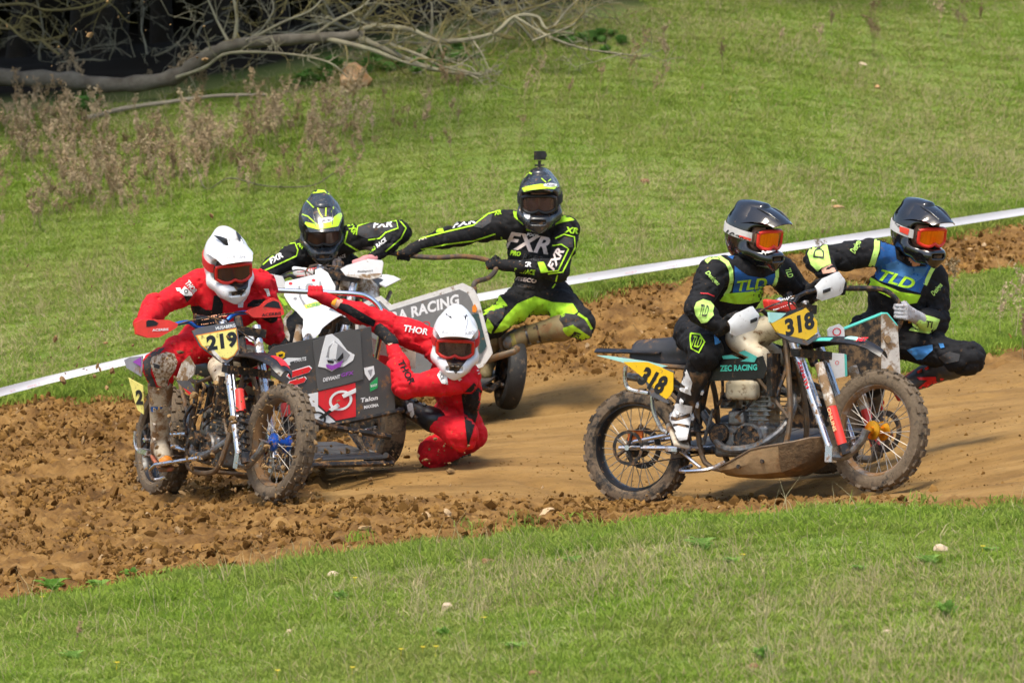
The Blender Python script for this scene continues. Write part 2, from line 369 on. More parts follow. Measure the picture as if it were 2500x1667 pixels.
def blade_tuft(n, rad, h0, h1, wdt, lean, m, seed):
    rg = random.Random(seed); V = []; F = []
    for _ in range(n):
        a = rg.random()*6.283; r = rad*math.sqrt(rg.random()); x, y = r*math.cos(a), r*math.sin(a)
        h = rg.uniform(h0, h1); t = rg.random()*6.283; l = lean*h*rg.uniform(.2, 1.3); dx, dy = math.cos(t)*l, math.sin(t)*l
        b = rg.random()*6.283; wx, wy = math.cos(b)*wdt/2*rg.uniform(.7, 1.3), math.sin(b)*wdt/2; k = len(V)
        V += [(x-wx, y-wy, -.01), (x+wx, y+wy, -.01), (x-wx*.8+dx*.35, y-wy*.8+dy*.35, h*.55), (x+wx*.8+dx*.35, y+wy*.8+dy*.35, h*.55), (x+dx, y+dy, h)]
        F += [(k, k+1, k+3, k+2), (k+2, k+3, k+4)]
    return mesh_obj('tuft', V, F, m)
G1 = leafy_mat('grass_blade', (.240, .350, .044), (.300, .400, .066), .40, (.335, .372, .095), .8)
G2 = leafy_mat('grass_blade_dark', (.170, .285, .034), (.230, .335, .054), .38, (.27, .325, .078), 1.1)
STR = leafy_mat('dry_straw', (.42, .34, .17), (.56, .47, .27), .3)
tufts = [blade_tuft(28, .085, .016, .046, .008, 1.3, G1 if i < 3 else G2, 40+i) for i in range(5)]
tufts += [blade_tuft(14, .07, .05, .10, .006, .7, G1, 60), blade_tuft(4, .12, .08, .22, .004, .6, STR, 61), blade_tuft(9, .10, .02, .06, .005, 1.6, STR, 62)]
# turf patches of a few hundred blades on the open field, small tufts along its edges
def blade_patch(n, half, m_of, seed):
    rg = random.Random(seed); V = []; F = []; fm = []; mats = []
    cs = [(rg.uniform(-half, half), rg.uniform(-half, half), rg.uniform(.05, .11), rg.random()) for _ in range(14)]
    for _ in range(n):
        x, y = rg.uniform(-half, half), rg.uniform(-half, half); kind = rg.choices((0, 1, 2, 3), m_of)[0]
        hh = 1.
        for cx, cy, cr, ch in cs:
            dd = math.hypot(x-cx, y-cy)
            if dd < cr: hh = max(hh, 1+ch*.8*(1-dd/cr))
        h = rg.uniform(.010, .032)*hh; wdt = .0066; ln = 1.35
        if kind == 2: h = rg.uniform(.02, .06); wdt = .005; ln = 1.6
        if kind == 3: h = rg.uniform(.06, .17); wdt = .0034; ln = .6
        t = rg.random()*6.283; l = ln*h*rg.uniform(.2, 1.3); dx, dy = math.cos(t)*l, math.sin(t)*l
        b = rg.random()*6.283; wx, wy = math.cos(b)*wdt/2*rg.uniform(.7, 1.3), math.sin(b)*wdt/2; k = len(V)
        V += [(x-wx, y-wy, -.025), (x+wx, y+wy, -.025), (x-wx*.8+dx*.35, y-wy*.8+dy*.35, h*.55), (x+wx*.8+dx*.35, y+wy*.8+dy*.35, h*.55), (x+dx, y+dy, h)]
        F += [(k, k+1, k+3, k+2), (k+2, k+3, k+4)]; fm += [min(kind, 2)]*2
    return mesh_obj('patch', V, F, None, mats=[G1, G2, STR], fm=fm)
PH = .19
patches = [blade_patch(900, PH, w_, 80+i) for i, w_ in enumerate([(.62, .34, .035, .003), (.62, .35, .025, .003), (.5, .47, .025, .003), (.62, .27, .10, .010), (.57, .23, .18, .022)])]
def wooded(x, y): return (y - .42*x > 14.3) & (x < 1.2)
pts = []; 
for (x0, x1, y0, y1) in ((-7.6, 7.6, -11.5, -2.0), (-10, 10, 1.2, 19)):
    ax = np.arange(x0, x1, .27); ay = np.arange(y0, y1, .27); a, b = np.meshgrid(ax, ay)
    a = (a + RNG.uniform(-.05, .05, a.shape)).ravel(); b = (b + RNG.uniform(-.05, .05, b.shape)).ravel()
    v, px, py = visible(a, b, 1250, 420); d, _, _ = dirt_mask(a, b); k = v & (d < -24) & ~wooded(a, b); pts.append(np.stack([a[k], b[k]], -1))
pts = np.concatenate(pts); x, y = pts.T; n = len(x); e = .12
zx = (height(x+e, y)-height(x-e, y))/(2*e); zy = (height(x, y+e)-height(x, y-e))/(2*e)
f2 = fbm(x*.55, y*.55, 31, 3); _, px, py = visible(x, y); dry = sstep(.46, .62, f2) + sstep(520, 150, py)*.5 + RNG.normal(0, .25, n)
ids = np.where(dry > 1.0, 4, np.where(dry > .55, 3, RNG.integers(0, 3, n)))
rot = []
for i in range(n):
    q = Vector((0, 0, 1)).rotation_difference(Vector((-zx[i], -zy[i], 1)).normalized()); rot.append((q.to_matrix() @ Matrix.Rotation(random.choice((0, 1, 2, 3))*math.pi/2+random.uniform(-.3, .3), 3, 'Z')).to_euler())
hs = .62+.75*fbm(x*1.1, y*1.1, 35, 2) - np.where(y > 3, .12, 0)
zc = (height(x, y)*2 + height(x+e, y) + height(x-e, y) + height(x, y+e) + height(x, y-e))/6
P1 = np.stack([x, y, zc-.004], -1); S1 = np.stack([np.ones(n), np.ones(n), hs], -1); I1 = ids
def edge_points(n, x0, x1, y0, y1):
    x = RNG.uniform(x0, x1, n); y = RNG.uniform(y0, y1, n); v, px, py = visible(x, y, 900, 200); x, y = x[v], y[v]
    d, px, py = dirt_mask(x, y); k = (d < RNG.normal(1, 5, len(x))) & (d > -46) & ~wooded(x, y); return x[k], y[k]
xa, ya = edge_points(75000, -7.4, 7.4, -6.6, -2.0); xb, yb = edge_points(210000, -9, 9, 1.2, 13)
x = np.concatenate([xa, xb]); y = np.concatenate([ya, yb]); n = len(x); r2 = RNG.random(n)
ids = np.where(RNG.random(n) < .65, RNG.integers(0, 3, n), RNG.integers(3, 5, n)); ids = np.where(r2 < .03, 5, ids); ids = np.where((r2 > .05) & (r2 < .053), 6, ids); ids = np.where((r2 > .2) & (r2 < .225), 7, ids)
s = RNG.uniform(.7, 1.3, n); scl = np.stack([s, s, s*(.6+.8*fbm(x*1.5, y*1.5, 35, 2))], -1)
scatter('grass', tufts+patches, np.concatenate([P1, np.stack([x, y, height(x, y)-.004], -1)]),
        np.concatenate([np.array([tuple(r_) for r_ in rot]), np.stack([RNG.normal(0, .12, n), RNG.normal(0, .12, n), RNG.uniform(0, 6.28, n)], -1)]),
        np.concatenate([S1, scl]), np.concatenate([I1+8, ids]), 'short green pasture grass with dry straw covering field and bank', 'grass')
print('grass instances', len(P1), n)

# clods of soil on the track
def clod(seed, sub=1, amp=.35, m=None, flat=.7):
    bm = bmesh.new(); bmesh.ops.create_icosphere(bm, subdivisions=sub, radius=1.)
    for v in bm.verts:
        q = v.co*1.3 + Vector((seed*7.3, seed*1.7, 0)); v.co *= 1 + amp*mnoise.noise(q)*1.6 + .12*mnoise.noise(q*3); v.co.z *= flat
    me = bpy.data.meshes.new('clod'); bm.to_mesh(me); bm.free(); me.materials.append(m or SOIL)
    o = bpy.data.objects.new('clod', me); COL.objects.link(o); return o
CLD = leafy_mat('clod_soil', (.070, .034, .010), (.280, .152, .047), 0.)
CLP = leafy_mat('clod_pale', (.42, .27, .13), (.55, .40, .24), 0.)
clods = [clod(i+1, 1 if i < 5 else 2, .4, CLD if i < 6 else CLP) for i in range(8)]
n0 = 360000; x = RNG.uniform(-8, 8, n0); y = RNG.uniform(-5.5, 10.5, n0); v, px, py = visible(x, y, 900, 180); x, y = x[v], y[v]
d, px, py = dirt_mask(x, y); rg = rough_mask(px, py); cl = fbm(x*2.5, y*2.0, 51, 3)
k = (d > 2) & (RNG.random(len(x)) < (.10+.90*rg)*sstep(.34, .62, cl)*.9); 
edge = (d > -22) & (d <= 2) & (RNG.random(len(x)) < .10); k = k | edge
x, y = x[k], y[k]; rg = rg[k]; n = len(x); s = np.exp(RNG.normal(-5.0, .58, n))*(.45+.55*rg); s = np.clip(s, .003, .032)
ids = np.where(RNG.random(n) < .99, RNG.integers(0, 6, n), RNG.integers(6, 8, n))
scatter('soil_clods', clods, np.stack([x, y, height(x, y)+s*.15], -1), RNG.uniform(0, 6.28, (n, 3))*[.25, .25, 1], np.stack([s*1.5, s*1.1, s*.75], -1), ids, 'loose brown clods of churned soil strewn over the dirt track', 'clods')
# ------------------------------------------------------------------ lettering as thin meshes
_TC = {}
def text_mesh(txt, bold=0., shear=0., maxlen=None):
    """2D triangles of a word, height of capitals 1, centred"""
    key = (txt, bold, shear)
    if key in _TC: return _TC[key]
    cu = bpy.data.curves.new('t', 'FONT'); cu.body = txt; cu.size = 1.; cu.offset = bold; cu.shear = shear; cu.resolution_u = 3; cu.fill_mode = 'FRONT'
    cu.align_x = 'CENTER'; cu.space_character = 1.0+bold
    o = bpy.data.objects.new('t', cu); COL.objects.link(o); dg = bpy.context.evaluated_depsgraph_get(); dg.update()
    me = bpy.data.meshes.new_from_object(o.evaluated_get(dg)); bpy.data.objects.remove(o)
    V = np.array([v.co[:2] for v in me.vertices]); F = [tuple(p.vertices) for p in me.polygons]
    V[:, 1] -= (V[:, 1].min()+V[:, 1].max())/2; V[:, 0] -= (V[:, 0].min()+V[:, 0].max())/2
    h = V[:, 1].max()-V[:, 1].min(); V /= h; _TC[key] = (V, F); return V, F
def lettering(name, txt, o, ux, uy, h, m, parent, width=None, bold=.02, shear=0., lift=.0015, bvh=None, cut=.02, xf=None):
    """word centred at o in the plane (ux, uy), capitals h tall; with bvh it is laid onto that surface"""
    V, F = text_mesh(txt, bold, shear); o = vec(o); ux = vec(ux).normalized(); uy = vec(uy); uy = (uy-ux*uy.dot(ux)).normalized()
    sx = h if width is None else width/(V[:, 0].max()-V[:, 0].min())
    return decal(name, [(x*sx, y*h) for x, y in V], F, o, ux, uy, m, parent, lift, bvh, cut, xf)
def decal(name, P, F, o, ux, uy, m, parent, lift=.0015, bvh=None, cut=.02, xf=None):
    o = vec(o); ux = vec(ux).normalized(); uy = vec(uy); uy = (uy-ux*uy.dot(ux)).normalized(); nr = ux.cross(uy)
    bm = bmesh.new(); vs = [bm.verts.new((p[0], p[1], 0)) for p in P]
    for f in F:
        try: bm.faces.new([vs[i] for i in f])
        except ValueError: pass
    if bvh:
        for _ in range(5):
            ed = [e for e in bm.edges if e.calc_length() > cut]
            if not ed: break
            bmesh.ops.subdivide_edges(bm, edges=ed, cuts=1); bmesh.ops.triangulate(bm, faces=[f for f in bm.faces if len(f.verts) > 4])
    for v in bm.verts:
        q = o + ux*v.co.x + uy*v.co.y
        if bvh:
            hit = bvh.ray_cast(q+nr*.35, -nr, .8)
            if hit[0] is not None: q = hit[0] + nr*lift
            else: q = q - nr*.03
        else: q = q + nr*lift
        v.co = xf(q) if xf else q
    me = bpy.data.meshes.new(name); bm.to_mesh(me); bm.free(); me.materials.append(m)
    ob = bpy.data.objects.new(name, me); COL.objects.link(ob)
    if parent is not None: ob.parent = parent
    return ob
def bvh_of(V, F): return BVHTree.FromPolygons([tuple(v) for v in V], [tuple(f) for f in F])

# ------------------------------------------------------------------ wood, fallen tree, weeds, stones, tape
BARK = mat('bark', (.085, .068, .047), .95, var=.5, scale=9, col2=(.17, .15, .115), bump=.8, bscale=30)
BARKD = mat('bark_dark', (.020, .014, .007), .95, var=.4, scale=6, bump=.8, bscale=20)
LICH = mat('lichen_twig', (.20, .17, .115), .95, var=.5, scale=7, col2=(.31, .285, .18), bump=.5, bscale=40)
LICHY = mat('yellow_lichen_twig', (.15, .12, .06), .95, var=.5, scale=9, col2=(.28, .23, .07))
LEAFD = leafy_mat('wood_leaf', (.030, .055, .012), (.055, .085, .022), .25)
def branchlets(mb, p, d, ln, r, depth, rg, droop=0., wig=.35, seg=5, kids=(2, 4)):
    """curved tapering branch with side shoots"""
    pts = [p]; q = p.copy(); dd = d.normalized()
    for i in range(seg):
        dd = (dd + Vector((rg.gauss(0, wig), rg.gauss(0, wig), rg.gauss(0, wig)-droop))*.45).normalized(); q = q + dd*ln/seg; pts.append(q.copy())
    mb.tube(pts, [max(r*(1-.75*i/seg), .0022) for i in range(seg+1)], 5 if r > .01 else 4, cap=False)
    if depth > 0:
        for _ in range(rg.randint(*kids)):
            i = rg.randint(1, seg); t = (pts[i]-pts[i-1]).normalized(); a = Vector((rg.gauss(0, 1), rg.gauss(0, 1), rg.gauss(0, 1))).normalized()
            nd = (t*.6 + (a - t*a.dot(t)).normalized()*.9).normalized()
            branchlets(mb, pts[i], nd, ln*rg.uniform(.35, .65), r*(1-.75*i/seg)*.62, depth-1, rg, droop, wig, max(3, seg-1), kids)
rg = random.Random(5)
ft = empty('fallen_tree', W(430, 225, 13.0)); tag(ft, 'long bare fallen tree lying along the edge of the dark wood', 'fallen tree')
def local(pts, o): return [vec(p)-o.location for p in pts]
tr = catmull([W(-420, 120, 13.9), W(-200, 160, 13.5), W(0, 188, 13.2), W(150, 195, 13.1), W(280, 208, 13.0), W(420, 190, 13.0), W(500, 140, 12.9), W(570, 110, 12.8), W(690, 98, 12.7), W(830, 90, 12.6), W(890, 86, 12.6)], 6)
k = len(tr); rad = [.074*(1-.55*(i/k)**1.5)*(1+.10*math.sin(i*1.7)+.08*rg.gauss(0, 1)) for i in range(k)]
MB().tube(local(tr, ft), rad, 12).build('trunk', BARK, ft, 60)
BR = [([(870, 90, 12.6), (960, 130, 12.5), (1040, 165, 12.45), (1120, 180, 12.4), (1180, 184, 12.4)], .026), ([(800, 96, 12.6), (900, 120, 12.4), (980, 150, 12.3), (1070, 173, 12.3)], .022),
      ([(850, 85, 12.65), (910, 66, 12.6), (1000, 73, 12.5), (1080, 102, 12.5), (1200, 84, 12.6), (1255, 42, 12.7), (1312, 42, 12.7), (1335, 72, 12.6), (1400, 82, 12.5)], .024),
      ([(950, 108, 12.5), (1030, 138, 12.3), (1080, 163, 12.2), (1170, 183, 12.1)], .017), ([(430, 190, 12.9), (500, 165, 12.8), (560, 130, 12.7), (700, 132, 12.6), (800, 152, 12.5), (850, 190, 12.5)], .016),
      ([(556, 100, 12.8), (530, 50, 12.9), (495, -30, 13)], .013), ([(574, 97, 12.8), (578, 40, 12.8), (562, -40, 12.9)], .019), ([(610, 98, 12.75), (690, 55, 12.7), (760, 25, 12.8), (800, -20, 12.9)], .013),
      ([(600, 100, 12.7), (640, 70, 12.9), (668, 20, 13.1), (650, -30, 13.2)], .010), ([(760, 92, 12.7), (820, 50, 12.6), (880, 20, 12.7), (920, -20, 12.9)], .014),
      ([(1258, 42, 12.7), (1340, 90, 12.5), (1420, 118, 12.4), (1500, 130, 12.3), (1540, 135, 12.3)], .012), ([(1150, 92, 12.6), (1175, 130, 12.4), (1190, 160, 12.3)], .009),
      ([(1070, 100, 12.5), (1090, 145, 12.4), (1150, 165, 12.3), (1165, 185, 12.2)], .010), ([(1350, 70, 12.6), (1380, 30, 12.7), (1420, -10, 12.8)], .012), ([(1300, 100, 12.5), (1400, 60, 12.5), (1440, 5, 12.6)], .011)]
for bp, r0 in BR:
    c = catmull([W(*q) for q in bp], 5); k = len(c)
    b = MB().tube(local(c, ft), [max(r0*(1-.6*i/k)*(1+.10*rg.gauss(0, 1)), .004) for i in range(k)], 7).build('branch', LICH, ft, 60)
    tw = MB()
    for i in range(2, k, 3):
        t = (c[i]-c[i-1]).normalized(); a = Vector((rg.gauss(0, .7), rg.gauss(0, 1), rg.gauss(.3, 1))).normalized()
        branchlets(tw, c[i]-ft.location, (t*.5+a).normalized(), rg.uniform(.2, .55), r0*.4, 2, rg)
    tw.build('twigs', LICH if rg.random() < .6 else LICHY, b, None)['kind'] = 'stuff'
def bare_shrub(px, py, y, n, ln, label, spread=1., seed=1, m=LICHY):
    rg = random.Random(seed); o = empty('bare_shrub', gnd(px, py)); o.location = W(px, py, y); tag(o, label, 'shrub', 'bare thorny shrubs at the wood edge')
    for i in range(n):
        a = rg.uniform(0, 6.28); s = MB(); branchlets(s, Vector((rg.gauss(0, .12), rg.gauss(0, .12), 0)), Vector((math.cos(a)*spread, math.sin(a)*spread*.6, rg.uniform(.5, 1.2))), ln*rg.uniform(.6, 1.2), .013, 3, rg, .10, .5, 6, (2, 4))
        s.build('stem', m if i % 2 else LICH, o, None)
bare_shrub(1080, 110, 13.6, 9, 1.3, 'tangle of yellow lichened twigs above the fallen tree, left of the grass slope', 1.6, 3)
bare_shrub(1300, 95, 13.4, 8, 1.0, 'rightmost tangle of bare twigs where the wood meets the grass slope', 1.5, 4)
bare_shrub(860, 70, 14.0, 8, 1.3, 'bare twiggy shrub rising behind the middle of the fallen trunk', 1.2, 5)
bare_shrub(1200, 40, 14.6, 8, 1.2, 'dark bare shrub deepest among the twigs above the fallen tree', 1.4, 6, BARK)
BRNT = mat('brown_twig', (.020, .015, .009), .95, var=.5, scale=7, col2=(.042, .033, .020))
bare_shrub(110, 172, 15.6, 5, 1.3, 'brown twiggy thicket deep at the far left of the wood', 1.5, 11, BRNT); bare_shrub(330, 165, 15.3, 5, 1.3, 'brown twiggy thicket behind the left half of the fallen trunk', 1.5, 12, BRNT)
bare_shrub(500, 130, 15.6, 4, 1.3, 'brown twiggy thicket behind the bend of the fallen trunk', 1.5, 13, BRNT); bare_shrub(690, 100, 15.2, 4, 1.2, 'brown twiggy thicket behind the middle of the fallen trunk', 1.5, 14, BRNT)
# standing trees of the wood: trunk, limbs and a leafy crown that shades the floor
def wood_tree(px, py, y, lean, r, label, seed, crown=2.3, low=3.4, nl=4200, limbs=None):
    rg = random.Random(seed); base = W(px, py, y); base.z = float(base_h(np.array([base.x]), np.array([base.y]))[0])-.05
    o = empty('wood_tree', base); tag(o, label, 'tree', 'trees of the dark wood')
    H = 6.2; pts = [Vector((lean[0]*t*H, lean[1]*t*H, t*H)) + Vector((rg.gauss(0, .05), rg.gauss(0, .05), 0))*(t > 0) for t in [i/8 for i in range(9)]]
    MB().tube(pts, [r*(1.25-.9*i/8) if i else r*1.5 for i in range(9)], 10).build('trunk', BARKD, o, 60)
    top = pts[6] + (Vector((-.8, -2.5, -.3)) if (px < 480 and y < 18) else Vector((-.5, -1.2, 0)) if (y < 18 and px < 900) else Vector((-.4, .3, 0))); V = []; F = []  # unseen crown, shifted forward on the front trees to shade the wood
    lm = MB()
    for i in range(6):
        a = i*1.05+rg.random(); branchlets(lm, pts[4+i % 4], Vector((math.cos(a), math.sin(a), .5)), 1.9, r*.4, 1, rg)
    lm.build('limbs', BARKD, o, None)
    cl = [(top + Vector((rg.gauss(0, .55)*crown, rg.gauss(0, .5)*crown, rg.uniform(-.6, 1.4))), rg.uniform(.5, 1.0)) for _ in range(26)]
    for i in range(nl):
        c, s = rg.choice(cl); p = c + Vector((rg.gauss(0, .55), rg.gauss(0, .55), rg.gauss(0, .35)))*s
        if p.z < low: p.z = low + abs(p.z-low)*.5
        u = Vector((rg.gauss(0, 1), rg.gauss(0, 1), rg.gauss(0, .6))).normalized(); v = u.orthogonal().normalized(); h = rg.uniform(.09, .17); k = len(V)
        V += [p-u*h, p+v*h*.6, p+u*h, p-v*h*.6]; F.append((k, k+1, k+2, k+3))
    mesh_obj('crown', V, F, LEAFD, o)
WT = [(205, 175, 17, (.02, 0), .10, 'slim dark trunk standing left of the leaning one in the wood'), (262, 170, 18.2, (0, .02), .12, 'thicker dark trunk between the slim one and the leaning one'),
      (232, 172, 16.2, (.16, 0), .07, 'dark tree leaning to the right across the wood behind the fallen trunk'), (40, 180, 16.5, (.13, .02), .07, 'thin dark tree leaning right at the far left of the wood'),
      (395, 150, 20, (0, 0), .08, 'thin upright trunk seen dimly right of the leaning tree'), (520, 120, 17.5, (.05, .03), .09, 'dim trunk standing above the bend of the fallen tree'),
      (660, 100, 19, (-.03, 0), .10, 'dim upright trunk behind the middle of the fallen tree'), (800, 70, 17.0, (.04, .0), .09, 'dark trunk behind the twigs left of the shrub tangle'),
      (960, 40, 18.0, (-.02, .02), .11, 'dark trunk hidden behind the shrub tangle'), (1120, 20, 17.5, (.02, .02), .10, 'dark trunk behind the right part of the shrub tangle'), (1250, -10, 18.5, (-.05, .02), .10, 'last dark trunk at the right end of the wood'),
      (-250, 160, 15.0, (.02, -.02), .12, 'trunk just beyond the left edge of the wood'), (-120, 175, 19, (0, 0), .11, 'far left trunk deep in the wood'), (120, 160, 22, (0, 0), .12, 'deep trunk far back at the left of the wood'),
      (450, 120, 23, (0, 0), .12, 'deep trunk far back in the middle of the wood'), (720, 70, 23, (0, 0), .12, 'deep trunk far back behind the fallen tree'), (1000, 30, 22, (0, 0), .12, 'deep trunk far back behind the shrubs')]
for i, (px, py, y, ln, r, lb) in enumerate(WT): wood_tree(px, py, y, ln, r, lb, 100+i, 2.7 if y < 19 else 3.4, 2.6)
# added screen of dark leaves, hides lit ground behind the wood
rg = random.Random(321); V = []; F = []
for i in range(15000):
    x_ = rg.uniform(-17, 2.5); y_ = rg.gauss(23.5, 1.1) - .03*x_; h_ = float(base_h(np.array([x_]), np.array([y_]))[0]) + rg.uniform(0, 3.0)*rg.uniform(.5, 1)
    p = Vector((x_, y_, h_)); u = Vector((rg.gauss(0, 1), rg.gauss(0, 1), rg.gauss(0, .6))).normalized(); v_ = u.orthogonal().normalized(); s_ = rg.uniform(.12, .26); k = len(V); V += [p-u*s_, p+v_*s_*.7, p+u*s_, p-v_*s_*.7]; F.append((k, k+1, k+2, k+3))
tag(mesh_obj('leaf_backdrop', V, F, leafy_mat('backdrop_leaf', (.012, .012, .005), (.022, .018, .008), .1)), 'added dark leaf backdrop hiding the lit ground behind the wood', 'leaf_backdrop', kind='stuff')
# low bough with lichen hanging into the wood from the left
lb = empty('low_bough', W(-260, 60, 14.2)); tag(lb, 'lichened low bough reaching in from the upper left of the wood', 'branch')
for j, bp in enumerate([[(-260, 60, 14.2), (-60, 30, 14), (10, 55, 13.9), (60, 95, 13.8), (110, 97, 13.8), (160, 86, 13.7)], [(-200, 40, 14.1), (40, 10, 14), (110, 25, 13.9), (190, 20, 13.8), (260, 0, 13.7)], [(105, 100, 13.8), (125, 120, 13.7), (145, 133, 13.7)], [(-180, 40, 14.0), (20, 70, 13.9), (60, 40, 13.8), (100, 60, 13.8)], [(200, 40, 14.2), (240, 25, 14), (280, -5, 13.9)]]):
    c = catmull([W(*q) for q in bp], 5); k = len(c); b = MB().tube(local(c, lb), [.016*(1-.6*i/k) for i in range(k)], 6).build('branch', LICHY, lb, 60); tw = MB()
    for i in range(8 if j < 2 else 2, k, 2):
        branchlets(tw, c[i]-lb.location, Vector((rg.gauss(0, 1), rg.gauss(0, .6), rg.gauss(.1, .7))).normalized(), rg.uniform(.12, .3), .005, 1, rg)
    tw.build('twigs', LICHY, b, None)['kind'] = 'stuff'
LOG = mat('dead_wood', (.30, .25, .18), .95, var=.3, scale=5, bump=.5, bscale=25)
pts = [gnd(200, 300)+Vector((0, 0, .03)), gnd(300, 279)+Vector((0, 0, .04)), gnd(400, 262)+Vector((0, 0, .04)), gnd(520, 250)+Vector((0, 0, .05)), gnd(650, 240)+Vector((0, 0, .04))]
tag(MB().tube(catmull(pts, 4), [.022+.002*math.sin(i*2) - .0006*i for i in range(17)], 8).build('dead_pole', LOG, None, 60), 'pale straight dead pole lying in the weeds below the fallen tree', 'pole')
tag(MB().tube(catmull([gnd(480, 455)+Vector((0, 0, .12)), gnd(505, 478)+Vector((0, 0, .02)), gnd(560, 458)+Vector((0, 0, .05)), gnd(650, 468)+Vector((0, 0, .03)), gnd(760, 462)+Vector((0, 0, .04)), gnd(815, 452)+Vector((0, 0, .10))], 5), .0045, 6).build('dead_twig', BARK, None, 60), 'thin crooked brown twig lying on the grass above the green helmet', 'twig')

# dead dock and thistle stalks
DOCK = leafy_mat('dead_dock', (.32, .225, .125), (.50, .39, .25), .28)
STEM = leafy_mat('dead_stem', (.28, .21, .12), (.40, .32, .20), .1)
def dock(seed, H=.42):
    rg = random.Random(seed); mb = MB(); V = []; F = []
    def stalk(p, d, ln, r):
        pts = [p]; q = p.copy()
        for i in range(4): d = (d+Vector((rg.gauss(0, .08), rg.gauss(0, .08), 0))).normalized(); q = q+d*ln/4; pts.append(q.copy())
        mb.tube(pts, [r*(1-.15*i) for i in range(5)], 3, cap=False); return pts
    for s_ in range(rg.randint(1, 3)):
        m = stalk(Vector((rg.gauss(0, .04), rg.gauss(0, .04), -.02)), Vector((rg.gauss(0, .18), rg.gauss(0, .18), 1)).normalized(), H*rg.uniform(.7, 1.15), .0035); sub = [m]
        for i in range(rg.randint(3, 6)):
            t = rg.uniform(.35, .9); j = int(t*4); p = m[j].lerp(m[min(j+1, 4)], t*4-j); a = rg.random()*6.28
            sub.append(stalk(p, Vector((math.cos(a)*.5, math.sin(a)*.5, .9)).normalized(), H*rg.uniform(.2, .4), .002))
        for st in sub:
            for _ in range(26):
                t = rg.uniform(.25 if st is not m else .45, 1.)*3.99; j = int(t); p = st[j].lerp(st[j+1], t-j) + Vector((rg.gauss(0, .012), rg.gauss(0, .012), rg.gauss(0, .008)))
                u = Vector((rg.gauss(0, 1), rg.gauss(0, 1), rg.gauss(0, 1))).normalized(); v = u.orthogonal().normalized(); h = rg.uniform(.006, .013); k = len(V)
                V += [p-u*h, p+v*h, p+u*h, p-v*h]; F.append((k, k+1, k+2, k+3))
    n = len(mb.V); V2 = mb.V + V; F2 = mb.F + [tuple(i+n for i in f) for f in F]
    return mesh_obj('dock', V2, F2, None, mats=[STEM, DOCK], fm=[0]*len(mb.F)+[1]*len(F))
docks = [dock(200+i, H) for i, H in enumerate((.34, .40, .46, .30, .52))]
n0 = 21000; x = RNG.uniform(-9.2, 3, n0); y = RNG.uniform(8, 15, n0); v, px, py = visible(x, y, 1000, 100)
dens = sstep(272, 345, py+px*.03)*sstep(620-.15*px, 500-.08*px, py)*sstep(1060, 640, px+.5*(py-300)) + .10*sstep(1500, 1000, px)*sstep(190, 240, py)*sstep(440, 330, py)
dens = dens*sstep(.26, .56, fbm(x*1.6, y*1.6, 71, 3)); k = v & (RNG.random(n0) < dens*.36); x, y = x[k], y[k]; n = len(x); s = RNG.uniform(.38, .76, n)
scatter('dead_weed_thicket', docks, np.stack([x, y, height(x, y)], -1), np.stack([RNG.normal(0, .1, n), RNG.normal(0, .1, n), RNG.uniform(0, 6.28, n)], -1), np.stack([s, s, s], -1), RNG.integers(0, 5, n), 'thicket of dead brown dock stalks on the bank below the wood', 'dead weeds')
dock_mesh = [bpy.data.meshes.new_from_object(o) for o in docks]
DW = [(1010, 345, .9, 'tall dead brown dock right of the boulder, lowest of its clump'), (870, 335, .9, 'dead brown dock below the orange boulder'), (1090, 245, .8, 'dead dock below the drooping end of the fallen tree'), (945, 270, .7, 'dead dock just right of the orange boulder'),
      (1548, 215, .8, 'bushy dead dock on the slope right of the twig tangle'), (1367, 258, .7, 'dead dock lowest on the slope below the twig tangle'), (1452, 236, .7, 'thin dead dock between the bushy one and the lowest'), (1622, 175, .8, 'dead dock uphill of the bushy one'),
      (1768, 181, .9, 'dark seeded dead dock alone in mid slope'), (1606, 257, .6, 'small dead weed low on the slope, pale and broken'), (1882, 128, .7, 'thin dead dock high on the slope right of the dark seeded one'), (1983, 146, .8, 'upright narrow dead dock high on the slope'),
      (2122, 133, 1.0, 'wide bushy dead dock high on the right slope'), (2031, 92, .8, 'tall dead dock just behind the upright narrow one'), (1744, 40, .8, 'dead dock near the top edge of the slope, left'), (2196, 40, .8, 'dead dock near the top edge of the slope, right'),
      (2276, 98, .9, 'leftmost of the two dead docks high at the right'), (2334, 103, .8, 'rightmost of the two dead docks high at the right'), (2392, 70, .7, 'small dead dock nearest the top right corner'), (1298, 262, .7, 'dead dock below the left end of the twig tangle'),
      (1700, 240, .4, 'tiny dead weed in the middle of the green slope'), (2305, 760, .95, 'dead brown dock standing behind the passenger in the black helmet'), (1992, 640, .55, 'dead dock head standing in front of the white tape between two black helmets'), (2490, 870, 1.0, 'tall pale dead weed at the right edge on the green island'), (2465, 830, .8, 'shorter dead weed beside the tall pale one on the green island'), (162, 1595, .55, 'dead reddish weed in the near grass at lower left')]
for i, (px, py, s, lbl) in enumerate(DW):
    o = bpy.data.objects.new('dead_dock', dock_mesh[i % 5]); COL.objects.link(o); o.location = gnd(px, py); o.scale = (s*.9, s*.9, s); o.rotation_euler = (0, 0, i*1.3); tag(o, lbl, 'weed', 'single dead docks on the slopes')

